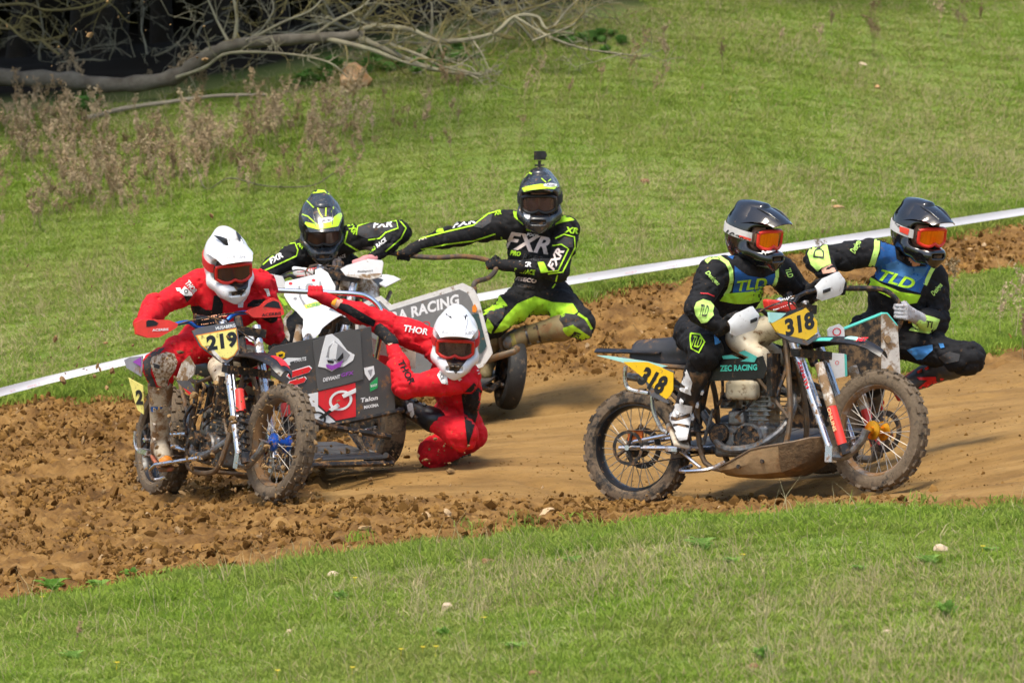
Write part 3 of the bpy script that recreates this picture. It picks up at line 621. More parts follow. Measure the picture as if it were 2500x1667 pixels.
# green leafy weeds
def leafy(seed, n, ln, wd, up, m):
    rg = random.Random(seed); V = []; F = []
    for i in range(n):
        a = rg.random()*6.28; l = ln*rg.uniform(.5, 1.1); e = rg.uniform(*up); d = Vector((math.cos(a), math.sin(a), 0)); sd = Vector((-d.y, d.x, 0)); b = Vector((rg.gauss(0, .012), rg.gauss(0, .012), 0)); k = len(V)
        for j in range(5):
            t = j/4; c = b + d*l*t*math.cos(e) + Vector((0, 0, l*(math.sin(e)*t - .55*t*t*math.sin(e)) + .006)); w_ = wd*(math.sin(math.pi*min(t*.9+.08, 1))**.8)*(1 if j % 2 == 0 else .72)
            V += [c-sd*w_+Vector((0, 0, w_*.3)), c, c+sd*w_+Vector((0, 0, w_*.3))]
        for j in range(4):
            q = k+j*3; F += [(q, q+1, q+4, q+3), (q+1, q+2, q+5, q+4)]
    return mesh_obj('leafy_weed', V, F, m)
LW = leafy_mat('weed_leaf', (.20, .37, .065), (.29, .45, .11), .45)
LWD = leafy_mat('nettle_leaf', (.12, .26, .05), (.18, .33, .09), .4)
wp = [leafy(300, 13, .10, .020, (.5, 1.3), LW), leafy(301, 14, .075, .022, (.4, 1.2), LW), leafy(302, 20, .12, .012, (.6, 1.4), LW)]
nt_ = [leafy(310+i, 26, .15, .028, (.5, 1.4), LWD) for i in range(2)]
WL = [(130, 1450, 1.3, 'dark leafy weed at the near grass edge, far left'), (240, 1440, 1.1, 'second leafy weed along the near grass edge from the left'), (320, 1412, 1.0, 'leafy weed growing out over the soil edge at lower left'), (1715, 1345, 1.2, 'large leafy weed below the gap between the wheels of the right motorcycle'),
      (1790, 1378, 1.0, 'leafy weed just right of the large one in the near grass'), (2310, 1512, 1.1, 'leafy weed right of the short tussock in the near grass'), (1400, 1372, .9, 'low leafy weed beside the brown clod in the near grass'), (1262, 1590, 1.0, 'leafy weed in the middle of the bottom grass'), (830, 1476, .8, 'small leafy weed below the tan stone'),
      (2270, 1385, 1.0, 'leafy weed below the pinkish stone'), (2100, 1390, .9, 'leafy weed left of the pinkish stone'), (1860, 1610, 1.0, 'leafy weed beside the clod at the bottom right'), (180, 1620, .9, 'leafy weed at the bottom left corner'), (2420, 1350, .9, 'leafy weed with yellow bud right of the pinkish stone'), (1080, 1560, .7, 'small leafy weed in the bottom grass left of centre')]
wm = [bpy.data.meshes.new_from_object(o) for o in wp]
for o in wp: bpy.data.objects.remove(o)
for i, (px, py, s, lbl) in enumerate(WL):
    o = bpy.data.objects.new('leafy_weed', wm[i % 3]); COL.objects.link(o); o.location = gnd(px, py); o.scale = (s*1.05, s*1.05, s*1.2); o.rotation_euler = (0, 0, i*2.1); tag(o, lbl, 'weed', 'green leafy weeds in the near grass')
cen = [(830, 178, 60), (930, 170, 70), (1000, 165, 50), (1090, 140, 50), (760, 200, 40), (215, 260, 25), (1380, 105, 40), (1460, 110, 50), (1130, 150, 40)]
P = []
for cx, cy, sp in cen:
    for _ in range(9): P.append(gnd(cx+random.gauss(0, sp*.6), cy+random.gauss(0, 9)))
n = len(P); s = RNG.uniform(.6, 1.3, n)
scatter('nettles', nt_, np.array([tuple(p) for p in P]), np.stack([np.zeros(n), np.zeros(n), RNG.uniform(0, 6, n)], -1), np.stack([s, s, s], -1), RNG.integers(0, 2, n), 'dark green nettles growing under the fallen tree', 'nettles')
FLN = ['yellow flower right of the tan angular stone', 'yellow flower right of the pale flat stone', 'lone yellow flower left of a close pair near the bottom edge', 'left flower of the close yellow pair near the bottom edge', 'right flower of the close yellow pair near the bottom edge', 'yellow flower on the bottom edge left of the lone one', 'yellow flower on the bottom edge just below the lone one', 'yellow flower at the bottom left beyond the dead reddish weed', 'yellow flower near the left edge under the soil', 'yellow flower right of the pinkish stone', 'yellow flower by the leafy weed under the right motorcycle', 'left of two yellow flowers on the green island', 'right of two yellow flowers on the green island', 'single yellow flower on the upper slope']
YEL = mat('buttercup', (.75, .55, .02), .5, var=.1)
for i, (px, py) in enumerate([(865, 1440), (1179, 1537), (978, 1614), (1031, 1609), (1063, 1609), (676, 1655), (859, 1655), (284, 1643), (101, 1488), (2398, 1354), (1813, 1374), (2375, 676), (2408, 674), (1782, 250)]):
    p = gnd(px, py); f = MB().tube([(0, 0, 0), (.003, 0, .045)], .0015, 4)
    for k in range(6):
        a = k*1.047; d = Vector((math.cos(a), math.sin(a), .35)); sd = Vector((-math.sin(a), math.cos(a), 0)); c = Vector((.003, 0, .045)); f.add([c, c+d*.010-sd*.006, c+d*.017, c+d*.010+sd*.006], [(0, 1, 2, 3)])
    o = f.build('yellow_flower', YEL, None, None); o.location = p; tag(o, FLN[i], 'flower', 'yellow flowers in the grass')

# stones and clods on the grass
def stone(px, py, wpx, hpx, c, name, label, cat, seed, flat=.65, sub=2, amp=.28):
    p = gnd(px, py); sc = FPX/(p.y-CAM[1]); bm = bmesh.new(); bmesh.ops.create_icosphere(bm, subdivisions=sub, radius=1.)
    for v in bm.verts:
        q = v.co*1.1 + Vector((seed*3.7, seed, 0)); v.co *= 1+amp*mnoise.noise(q)*1.5+.10*mnoise.noise(q*3.2); v.co = Vector((v.co.x*wpx/2/sc, v.co.y*wpx/2/sc*.8, v.co.z*hpx/2/sc))
    me = bpy.data.meshes.new(name); bm.to_mesh(me); bm.free(); me.materials.append(c); me.shade_smooth(); me.set_sharp_from_angle(angle=R(28))
    o = bpy.data.objects.new(name, me); COL.objects.link(o); o.location = p + Vector((0, 0, hpx/2/sc*flat)); o.rotation_euler = (0, 0, seed*1.1); return tag(o, label, cat)
ST1 = mat('orange_stone', (.50, .24, .085), .9, var=.4, scale=14, col2=(.54, .37, .22), bump=.6, bscale=20); ST2 = mat('pale_stone', (.60, .47, .33), .9, var=.3, scale=20, col2=(.52, .38, .24), bump=.5, bscale=40); ST3 = mat('brown_clod', (.19, .095, .045), .95, var=.4, scale=22, col2=(.27, .15, .07), bump=.9, bscale=60)
stone(868, 215, 96, 66, ST1, 'boulder', 'angular orange sandstone boulder on the bank below the fallen tree', 'boulder', 1, .7, 2, .4)
for i, (px, py, a, b, m, nm, lb_) in enumerate([(812, 1412, 32, 22, ST2, 'stone', 'tan angular stone in the near grass below the soil edge'), (1092, 1481, 38, 24, ST2, 'stone', 'pale flat stone left of centre in the near grass'), (2296, 1345, 44, 30, ST2, 'stone', 'pinkish rounded stone in the near grass at right'), (706, 1549, 18, 12, ST2, 'stone', 'small white pebble low in the near grass at left'),
     (402, 1434, 46, 20, ST3, 'soil_clod', 'brown clod on the grass at lower left'), (1188, 1371, 38, 18, ST3, 'soil_clod', 'round brown clod on the grass just below the soil edge'), (1842, 1632, 32, 24, ST3, 'soil_clod', 'brown clod near the bottom edge right of centre'), (1306, 1656, 42, 18, ST3, 'soil_clod', 'wide brown clod on the bottom edge in the middle'), (1062, 1335, 70, 24, ST3, 'soil_clod', 'dark clod half buried where soil meets near grass'),
     (1375, 1364, 30, 14, ST1, 'stone', 'flat orange stone beside a leafy weed in the near grass'), (1566, 1355, 26, 16, ST3, 'soil_clod', 'small dark clod below the rear wheel of the right motorcycle'), (2164, 1547, 26, 14, ST2, 'stone', 'small pale stone low in the grass at right'), (2098, 1322, 18, 10, ST2, 'stone', 'tiny pale stone left of the pinkish one'),
     (1575, 451, 28, 14, ST3, 'soil_clod', 'brown clod alone on the slope above the right rider'), (2036, 492, 16, 10, ST2, 'stone', 'white pebble on the slope between the two black helmets'), (2045, 506, 40, 10, ST1, 'stone', 'flat orange stone next to the white pebble on the slope'), (2142, 223, 16, 12, ST1, 'stone', 'small orange stone high on the right slope'), (2105, 158, 22, 12, ST2, 'stone', 'pale stone beside the wide bushy dock'), (330, 300, 14, 10, ST2, 'stone', 'small pale stone beside the dead pole'), (140, 940, 44, 18, ST3, 'soil_clod', 'brown clod on the grass under the tape at left'), (620, 1396, 46, 10, ST2, 'stone', 'thin flat pale stone near the soil edge at lower left')]):
    stone(px, py, a, b, m, nm, lb_, 'stone' if nm == 'stone' else 'clod', i+3)

# white barrier tape with faint red print, on thin stakes beyond the frame
TP = mat('tape_plastic', (.80, .78, .79), .35, var=.04, scale=3, bump=.15, bscale=6)
tp = empty('barrier_tape', (0, 6, 0)); 
tc_ = [(-700, 1118), (-300, 1036), (0, 957), (300, 884), (620, 822), (1000, 757), (1385, 686), (1720, 634), (2050, 585), (2500, 516), (2800, 466)]
tc_ = [(px, py, gnd(px, py+(62 if px < 1300 else 40)).y) for px, py in tc_]
c = catmull([W(*q) for q in tc_], 8); tp.location = c[len(c)//2]
rows = []
for i, p in enumerate(c):
    tw = .18*math.sin(i*.35)+.42; hw = .029; q = Vector((0, math.sin(tw), math.cos(tw)))
    wv = .010*math.sin(i*1.1)+.006*math.sin(i*2.7); rows.append([p-tp.location+q*hw*k+Vector((0, wv+.003*math.cos(3*k), 0)) for k in (1, .33, -.33, -1)])
MB().sheet(rows, .002).build('tape', TP, tp, 60); tag(tp, 'white barrier tape with faint red print strung along the far track edge', 'tape')
TPR = mat('tape_print', (.80, .42, .44), .5, var=.1)
for px in (22, 82, 142, 208, 264, 1450, 1540, 1640):
    i = int(np.argmin([abs(proj(np.array(q))[0]-px) for q in c])); i = min(max(i, 0), len(c)-2); p0, p1 = np.array(c[i]), np.array(c[i+1]); t = (px-proj(p0)[0])/(proj(p1)[0]-proj(p0)[0]); p = vec(p0+(p1-p0)*t); tw = .18*math.sin(i*.35)+.42; q = Vector((0, math.sin(tw), math.cos(tw)))
    lettering('tape_print', 'energy.A', p-q*.012-tp.location, vec(p1-p0), q, .018, TPR, tp, .105, .0, .1, .004)
STK = mat('stake_wood', (.25, .17, .09), .9, bump=.4)
for p in (c[2], c[-3]):
    g0 = ground(p.x, p.y); MB().tube([(p.x-tp.location.x, p.y+.02-tp.location.y, g0-.2-tp.location.z), (p.x-tp.location.x, p.y+.02-tp.location.y, p.z+.12-tp.location.z)], .018, 6).build('stake', STK, tp, 40)

# ------------------------------------------------------------------ smooth solid modelling: distance fields -> one continuous mesh
def npv(p): return np.array([float(p[0]), float(p[1]), float(p[2])])
def cone(a, b, r1, r2, tag='', flat=None, op='+', k=None): return dict(ty='c', a=npv(a), b=npv(b), r1=r1, r2=r2, tag=tag, flat=flat, op=op, k=k)
def ball(a, r, tag='', op='+', k=None): return cone(a, npv(a)+np.array([0, 0, 1e-4]), r, r, tag, None, op, k)
def ell(c, rad, M=None, tag='', op='+', k=None): return dict(ty='e', c=npv(c), rad=np.array(rad, float), M=np.eye(3) if M is None else np.array(M), tag=tag, op=op, k=k)
def rbox(c, half, r=.01, M=None, tag='', op='+', k=None): return dict(ty='b', c=npv(c), half=np.array(half, float), r=r, M=np.eye(3) if M is None else np.array(M), tag=tag, op=op, k=k)
def prim_d(p, P):
    if p['ty'] == 'c':
        a, ba = p['a'], p['b']-p['a']; q = P-a; s = 1.
        if p['flat'] is not None:
            f, s = p['flat']; f = npv(f); f = f/np.linalg.norm(f); q = q + (q@f)[..., None]*f*(1/s-1); ba = ba + (ba@f)*f*(1/s-1)
        t = np.clip((q@ba)/max(ba@ba, 1e-12), 0, 1); d = np.sqrt(((q-t[..., None]*ba)**2).sum(-1)) - (p['r1']+(p['r2']-p['r1'])*t)
        return d*min(1., (s+1)/2), t
    q = (P-p['c'])@p['M']                         # columns of M are the local axes
    if p['ty'] == 'e':
        k0 = np.sqrt(((q/p['rad'])**2).sum(-1)); k1 = np.sqrt(((q/p['rad']**2)**2).sum(-1)); return k0*(k0-1)/np.maximum(k1, 1e-6), k0*0
    g = np.abs(q)-(p['half']-p['r']); return np.sqrt((np.maximum(g, 0)**2).sum(-1)) + np.minimum(g.max(-1), 0) - p['r'], g[..., 0]*0
def prim_box(p):
    if p['ty'] == 'c':
        r = max(p['r1'], p['r2']); return np.minimum(p['a'], p['b'])-r, np.maximum(p['a'], p['b'])+r
    e = np.abs(p['M'])@(p['rad'] if p['ty'] == 'e' else p['half']); return p['c']-e, p['c']+e
def sdf_mesh(prims, h, k=.03, disp=None):
    bx = [prim_box(p) for p in prims if p['op'] == '+']; lo = np.min([b[0] for b in bx], 0)-3*h-k*.5; hi = np.max([b[1] for b in bx], 0)+3*h+k*.5
    n = np.ceil((hi-lo)/h).astype(int)+1; D = np.full(n, .5, np.float32)
    ax = [lo[i]+h*np.arange(n[i]) for i in range(3)]
    for p in prims:
        kk = p['k'] if p['k'] is not None else k
        b0, b1 = prim_box(p); m = kk+2*h; i0 = np.maximum(np.floor((b0-m-lo)/h).astype(int), 0); i1 = np.minimum(np.ceil((b1+m-lo)/h).astype(int)+1, n)
        if (i1 <= i0).any(): continue
        sl = tuple(slice(i0[i], i1[i]) for i in range(3)); G = np.stack(np.meshgrid(*[ax[i][sl[i]] for i in range(3)], indexing='ij'), -1)
        d = prim_d(p, G)[0].astype(np.float32); o = D[sl]
        if p['op'] == '+': hh = np.maximum(kk-np.abs(o-d), 0)/kk; D[sl] = np.minimum(o, d)-hh*hh*kk*.25
        else: hh = np.maximum(kk-np.abs(o+d), 0)/kk; D[sl] = np.maximum(o, -d)+hh*hh*kk*.25
    if disp is not None:
        near = np.abs(D) < 4*h; I = np.argwhere(near); D[near] += disp(lo+I*h).astype(np.float32)
    S = D < 0; c = [D[i:n[0]-1+i, j:n[1]-1+j, l:n[2]-1+l] for i in (0, 1) for j in (0, 1) for l in (0, 1)]
    cs = sum([(x < 0).astype(np.int8) for x in c]); act = (cs > 0) & (cs < 8); I = np.argwhere(act); Cv = np.stack([x[act] for x in c], -1)
    off = np.array([(i, j, l) for i in (0, 1) for j in (0, 1) for l in (0, 1)], float); acc = np.zeros((len(I), 3)); cnt = np.zeros(len(I))
    for a, b in ((0,1),(2,3),(4,5),(6,7),(0,2),(1,3),(4,6),(5,7),(0,4),(1,5),(2,6),(3,7)):
        va, vb = Cv[:, a], Cv[:, b]; x = (va < 0) != (vb < 0); t = np.where(x, va/np.where(x, va-vb, 1), 0); acc += (off[a]+(off[b]-off[a])*t[:, None])*x[:, None]; cnt += x
    Vt = lo + (I+acc/cnt[:, None])*h; vid = np.full(act.shape, -1, np.int32); vid[act] = np.arange(len(I)); F = []
    for a in range(3):
        b, c2 = (a+1) % 3, (a+2) % 3; A = np.moveaxis(S, (a, b, c2), (0, 1, 2)); Vv = np.moveaxis(vid, (a, b, c2), (0, 1, 2))
        e = A[:-1, 1:-1, 1:-1] != A[1:, 1:-1, 1:-1]; J = np.argwhere(e); i, j, l = J[:, 0], J[:, 1]+1, J[:, 2]+1; q = np.stack([Vv[i, j-1, l-1], Vv[i, j, l-1], Vv[i, j, l], Vv[i, j-1, l]], -1)
        q[~A[i, j, l]] = q[~A[i, j, l]][:, ::-1]; F.append(q)
    F = np.concatenate(F); F = F[(F >= 0).all(1)]; return Vt, F
def smooth_v(V, F, it=2, f=.5):
    e = np.concatenate([F[:, [0, 1]], F[:, [1, 2]], F[:, [2, 3]], F[:, [3, 0]]]); e = np.concatenate([e, e[:, ::-1]])
    cnt = np.bincount(e[:, 0], minlength=len(V))[:, None].clip(1)
    for _ in range(it):
        s = np.zeros_like(V)
        for a in range(3): s[:, a] = np.bincount(e[:, 0], V[e[:, 1], a], minlength=len(V))
        V = V + f*(s/cnt-V)
    return V
def prim_of(prims, V):
    ps = [p for p in prims if p['op'] == '+']; D = np.stack([prim_d(p, V)[0] for p in ps], -1); return [p['tag'] for p in ps], D.argmin(1), D

# ------------------------------------------------------------------ sidecar motorcycles
class Frame:
    """o origin, f forward, l left, u up: callable (x, y, z) -> point of the place"""
    def __init__(s, o, yaw, lean=0., pitch=0.):
        s.o = vec(o); f = Vector((math.cos(yaw), -math.sin(yaw), math.tan(pitch))).normalized(); l = Vector((0, 0, 1)).cross(f).normalized(); u = f.cross(l)
        s.f = f; s.l = l*math.cos(lean)+u*math.sin(lean); s.u = u*math.cos(lean)-l*math.sin(lean)
    def __call__(s, x, y, z): return s.o + s.f*x + s.l*y + s.u*z
    def M(s): return Matrix((s.f, s.l, s.u)).transposed()
RUB = mat('tyre_rubber', (.022, .020, .018), .8, var=.3, mud=.62, mudscale=14, mudcol=(.15, .105, .066), bump=.5, bscale=40)
RUBM = mat('tyre_muddy', (.022, .020, .018), .85, var=.3, mud=.80, mudscale=16, mudcol=(.150, .108, .068), bump=.8, bscale=40)
RUBS = mat('tyre_slick', (.020, .019, .018), .7, var=.3, mud=.30, mudscale=14, mudcol=(.15, .105, .066))
BLK = mat('black_plastic', (.012, .012, .014), .42, var=.2, mud=.42, mudscale=22)
BLKC = mat('black_clean', (.012, .012, .014), .35, var=.2, mud=.2, mudscale=30)
DRK = mat('dark_metal', (.035, .033, .032), .5, .6, var=.4, scale=30, mud=.36, mudscale=26)
SLV = mat('brushed_alloy', (.62, .63, .66), .26, 1., var=.15, mud=.36, mudscale=18)
CHR = mat('chrome_rail', (.78, .78, .82), .12, 1., var=.05)
CAST = mat('engine_casting', (.20, .195, .19), .45, .8, var=.5, scale=30, mud=.34, mudscale=26)
SPK = mat('spoke_steel', (.34, .31, .27), .5, .6, var=.3)
GREYP = mat('grey_plastic', (.10, .10, .11), .5, mud=.3, mudscale=20)
MUDP = mat('mud_coated_plate', (.33, .21, .10), .85, var=.35, scale=12, mud=.35, mudscale=6, bump=.4, bscale=30)
WHT = mat('white_plastic', (.76, .75, .74), .38, var=.06, mud=.13, mudscale=34)
WHTM = mat('white_muddy', (.68, .64, .58), .5, var=.1, mud=.55, mudscale=13, mudcol=(.26, .16, .08))
IVO = mat('ivory_tank', (.62, .54, .40), .45, var=.12, mud=.3, mudscale=20)
RED = mat('red_plastic', (.80, .045, .03), .38, var=.1, mud=.16, mudscale=26)
BRED = mat('bright_red', (.78, .02, .025), .4, var=.05, mud=.12, mudscale=30)
YLW = mat('yellow_plate', (.86, .52, .012), .4, var=.05, mud=.16, mudscale=30)
YLG = mat('lemon_plate', (.82, .73, .20), .4, var=.05, mud=.26, mudscale=24)
TEAL = mat('teal_plastic', (.10, .56, .47), .38, var=.06, mud=.2, mudscale=24)
TEALP = mat('pale_teal', (.40, .72, .66), .38, var=.06, mud=.15)
GOLD = mat('gold_hub', (.75, .32, .02), .28, .9, var=.1, mud=.2, mudscale=30)
BLU = mat('blue_hub', (.03, .13, .55), .3, .8, var=.1, mud=.3, mudscale=30)
BOARD = mat('grey_board', (.065, .063, .062), .55, var=.12, scale=6, mud=.26, mudscale=16)
BOARDL = mat('grey_board_clean', (.095, .092, .090), .5, var=.10, scale=4, mud=.10, mudscale=22)
INK = mat('black_ink', (.010, .010, .011), .5, var=0); INKW = mat('white_ink', (.80, .80, .80), .5, var=.05, mud=.12, mudscale=40); INKR = mat('red_ink', (.72, .02, .03), .5, var=.05, mud=.15, mudscale=40)
INKT = mat('teal_ink', (.08, .62, .48), .5, var=0, mud=.1); PURP = mat('purple_ink', (.30, .06, .42), .5, var=.05); GRN = mat('green_ink', (.02, .35, .10), .5, var=.05); INKG = mat('grey_ink', (.30, .30, .31), .5, var=.1); CREAM = mat('cream_panel', (.66, .62, .50), .45, var=.08, mud=.35, mudscale=14)
ORA = mat('orange_ink', (.80, .25, .02), .5, var=0)

COV = mat('cover_black', (.018, .018, .018), .55, .3, var=.4, scale=40, mud=.42, mudscale=34)
FRM = mat('frame_tube', (.15, .105, .068), .5, .3, var=.35, scale=14, mud=.4, mudscale=20)
class Rig:
    def __init__(s, name, A, label, yaw, lean, pitch, roll, B, syaw, slean):
        s.A = vec(A); s.e = empty(name, s.A); tag(s.e, label, 'motorcycle', 'sidecar motocross motorcycles on the dirt track')
        s.bike = Frame(A, yaw, -lean, pitch); s.car = Frame(A, yaw, roll, pitch); s.front = Frame(B, syaw, -slean, pitch)
        s.xf = lambda v: v - s.A
    def add(s, name, mb, m, parent=None, smooth=35): return mb.build(name, m, parent or s.e, smooth, s.xf)
    def sdf(s, name, prims, h, m, k=.02, parent=None, sm=1):
        V, F = sdf_mesh(prims, h, k); V = smooth_v(V, F, sm); return mesh_obj(name, V-npv(s.A), F, m, parent or s.e, 180)
    def flat(s, name, poly, fn, m, lift=0., th=.004, parent=None):
        """panel whose outline is given as seen from the front; fn puts it on its own plane in depth"""
        P = [fn(*q) for q in poly]; n = s.nrm(fn); mb = MB(); k = len(P)
        mb.add([p+n*(lift+th/2) for p in P]+[p+n*(lift-th/2) for p in P], [tuple(range(k-1, -1, -1)), tuple(range(k, 2*k))]+[(i, (i+1) % k, k+(i+1) % k, k+i) for i in range(k)]); o = s.add(name, mb, m, parent, None)
        bm = bmesh.new(); bm.from_mesh(o.data); bmesh.ops.recalc_face_normals(bm, faces=bm.faces); bm.to_mesh(o.data); bm.free(); return o
    def nrm(s, fn, c=None):
        a, b, c = fn(1000, 1000), fn(1100, 1000), fn(1000, 900); return (b-a).cross(c-a).normalized()
    def text(s, name, txt, px, py, wpx, hpx, ang, fn, m, lift=.004, bold=.03, shear=0., parent=None):
        c = fn(px, py); ca, sa = math.cos(R(ang)), math.sin(R(ang)); ux = fn(px+50*ca, py-50*sa)-c; uy = fn(px-50*sa, py-50*ca)-c; sc = 50/ux.length; sv = 50/uy.length
        return lettering(name, txt, c+s.nrm(fn)*lift, ux, uy, hpx/sv, m, parent or s.e, wpx/sc, bold, shear, .0, xf=s.xf)
    def wheel(s, name, c, fr, Rr, w, hubm, tyrem, rimm, solid=False, nk=34, disc=1):
        M = fr.M(); c = vec(c); t = MB(); r0 = Rr-.012
        prof = [(r0-.075, -.36*w), (r0-.062, -.47*w), (r0-.03, -.50*w), (r0-.010, -.42*w), (r0, -.22*w), (r0+.002, 0), (r0, .22*w), (r0-.010, .42*w), (r0-.03, .50*w), (r0-.062, .47*w), (r0-.075, .36*w), (r0-.070, 0)]
        t.lathe(prof, c, M, 48, True)
        if nk:
            for i in range(nk):
                a = 2*math.pi*i/nk
                rows = ((-.15, 0, .20), (.15, 0, .20)) if i % 2 else ((-.40, -.35, .16), (.40, .35, .16), (0, 0, .18))
                for (yy, tl, ww) in rows:
                    rr = r0+.005-abs(yy)*.035; Ma = Matrix.Rotation(-a, 3, 'Y') @ Matrix.Rotation(-tl if False else tl*-1., 3, 'Z') if False else Matrix.Rotation(-a, 3, 'Y')
                    p = Vector((rr*math.cos(a), yy*w, rr*math.sin(a))); t.box(c+M@p, (.022, ww*w, 2*math.pi*r0/nk*.62), M@Ma@Matrix.Rotation(tl, 3, 'Z'))
        wo = s.add(name, t, tyrem, None, 40)
        ri = Rr-.088
        if solid:
            d = MB().lathe([(.0, -.10*w), (.05, -.20*w), (ri*.6, -.12*w), (ri+.008, -.34*w), (ri+.008, .34*w), (ri*.6, .12*w), (.05, .20*w), (.0, .10*w)], c, M, 36); s.add('disc_rim', d, rimm, wo, 40)
            s.add('hub', MB().lathe([(0, -.32*w), (.035, -.32*w), (.04, 0), (.035, .32*w), (0, .32*w)], c, M, 18), hubm, wo, 40); return wo
        s.add('rim', MB().lathe([(ri+.010, -.33*w), (ri-.004, -.34*w), (ri-.012, -.24*w), (ri-.020, -.1*w), (ri-.020, .1*w), (ri-.012, .24*w), (ri-.004, .34*w), (ri+.010, .33*w)], c, M, 48), rimm, wo, 30)
        s.add('hub', MB().lathe([(0, -.075), (.016, -.075), (.022, -.058), (.052, -.052), (.055, -.040), (.030, -.030), (.026, 0), (.030, .030), (.055, .040), (.052, .052), (.022, .058), (.016, .075), (0, .075)], c, M, 24), hubm, wo, 40)
        sp = MB()
        for i in range(36):
            a = 2*math.pi*i/36; sd = 1 if i % 2 else -1; b = a + (.32 if (i//2) % 2 else -.32)
            sp.tube([c+M@Vector((.05*math.cos(b), sd*.045, .05*math.sin(b))), c+M@Vector(((ri-.016)*math.cos(a), sd*.006, (ri-.016)*math.sin(a)))], .0024, 4, False)
        o = s.add('spokes', sp, SPK, wo, None); o['kind'] = 'stuff'
        dsc = MB().lathe([(.085, disc*.060), (.118, disc*.060), (.118, disc*.064), (.085, disc*.064)], c, M, 30, True)
        for i in range(6):
            a = i*1.047; dsc.tube([c+M@Vector((.04*math.cos(a), disc*.056, .04*math.sin(a))), c+M@Vector((.09*math.cos(a+.3), disc*.062, .09*math.sin(a+.3)))], .003, 4)
        s.add('brake_disc', dsc, DRK, wo, None); return wo
def guard_shell(rig, c, ux, uy, w, h, m, name='hand_guard', open_=False, th=.008):
    """wrap-round hand guard: c centre, ux along the bar outwards"""
    ux = vec(ux).normalized(); uy = (vec(uy)-ux*vec(uy).dot(ux)).normalized(); n = ux.cross(uy); n = n if n.y < 0 else -n
    out = [(-.52, -.30), (-.44, -.46), (.30, -.50), (.47, -.36), (.52, 0), (.47, .34), (.32, .48), (-.25, .42), (-.50, .22)]; rows = []
    for k in range(9):
        t = -.5+k/8
        hi = np.interp(t, [-.5, -.25, .32, .47, .52], [.20, .42, .48, .34, 0]); lo = np.interp(t, [-.5, -.44, .30, .47, .52], [-.3, -.46, -.50, -.36, 0])
        rows.append([c + ux*t*w + uy*h*(lo+(hi-lo)*j/6) + n*(.045 - .16*w*abs(t)**2*1.6 - .10*h*(2*abs(j/6-.5))**2) for j in range(7)])
    mb = MB().sheet(rows, th)
    return rig.add(name, mb, m, None, 50), n
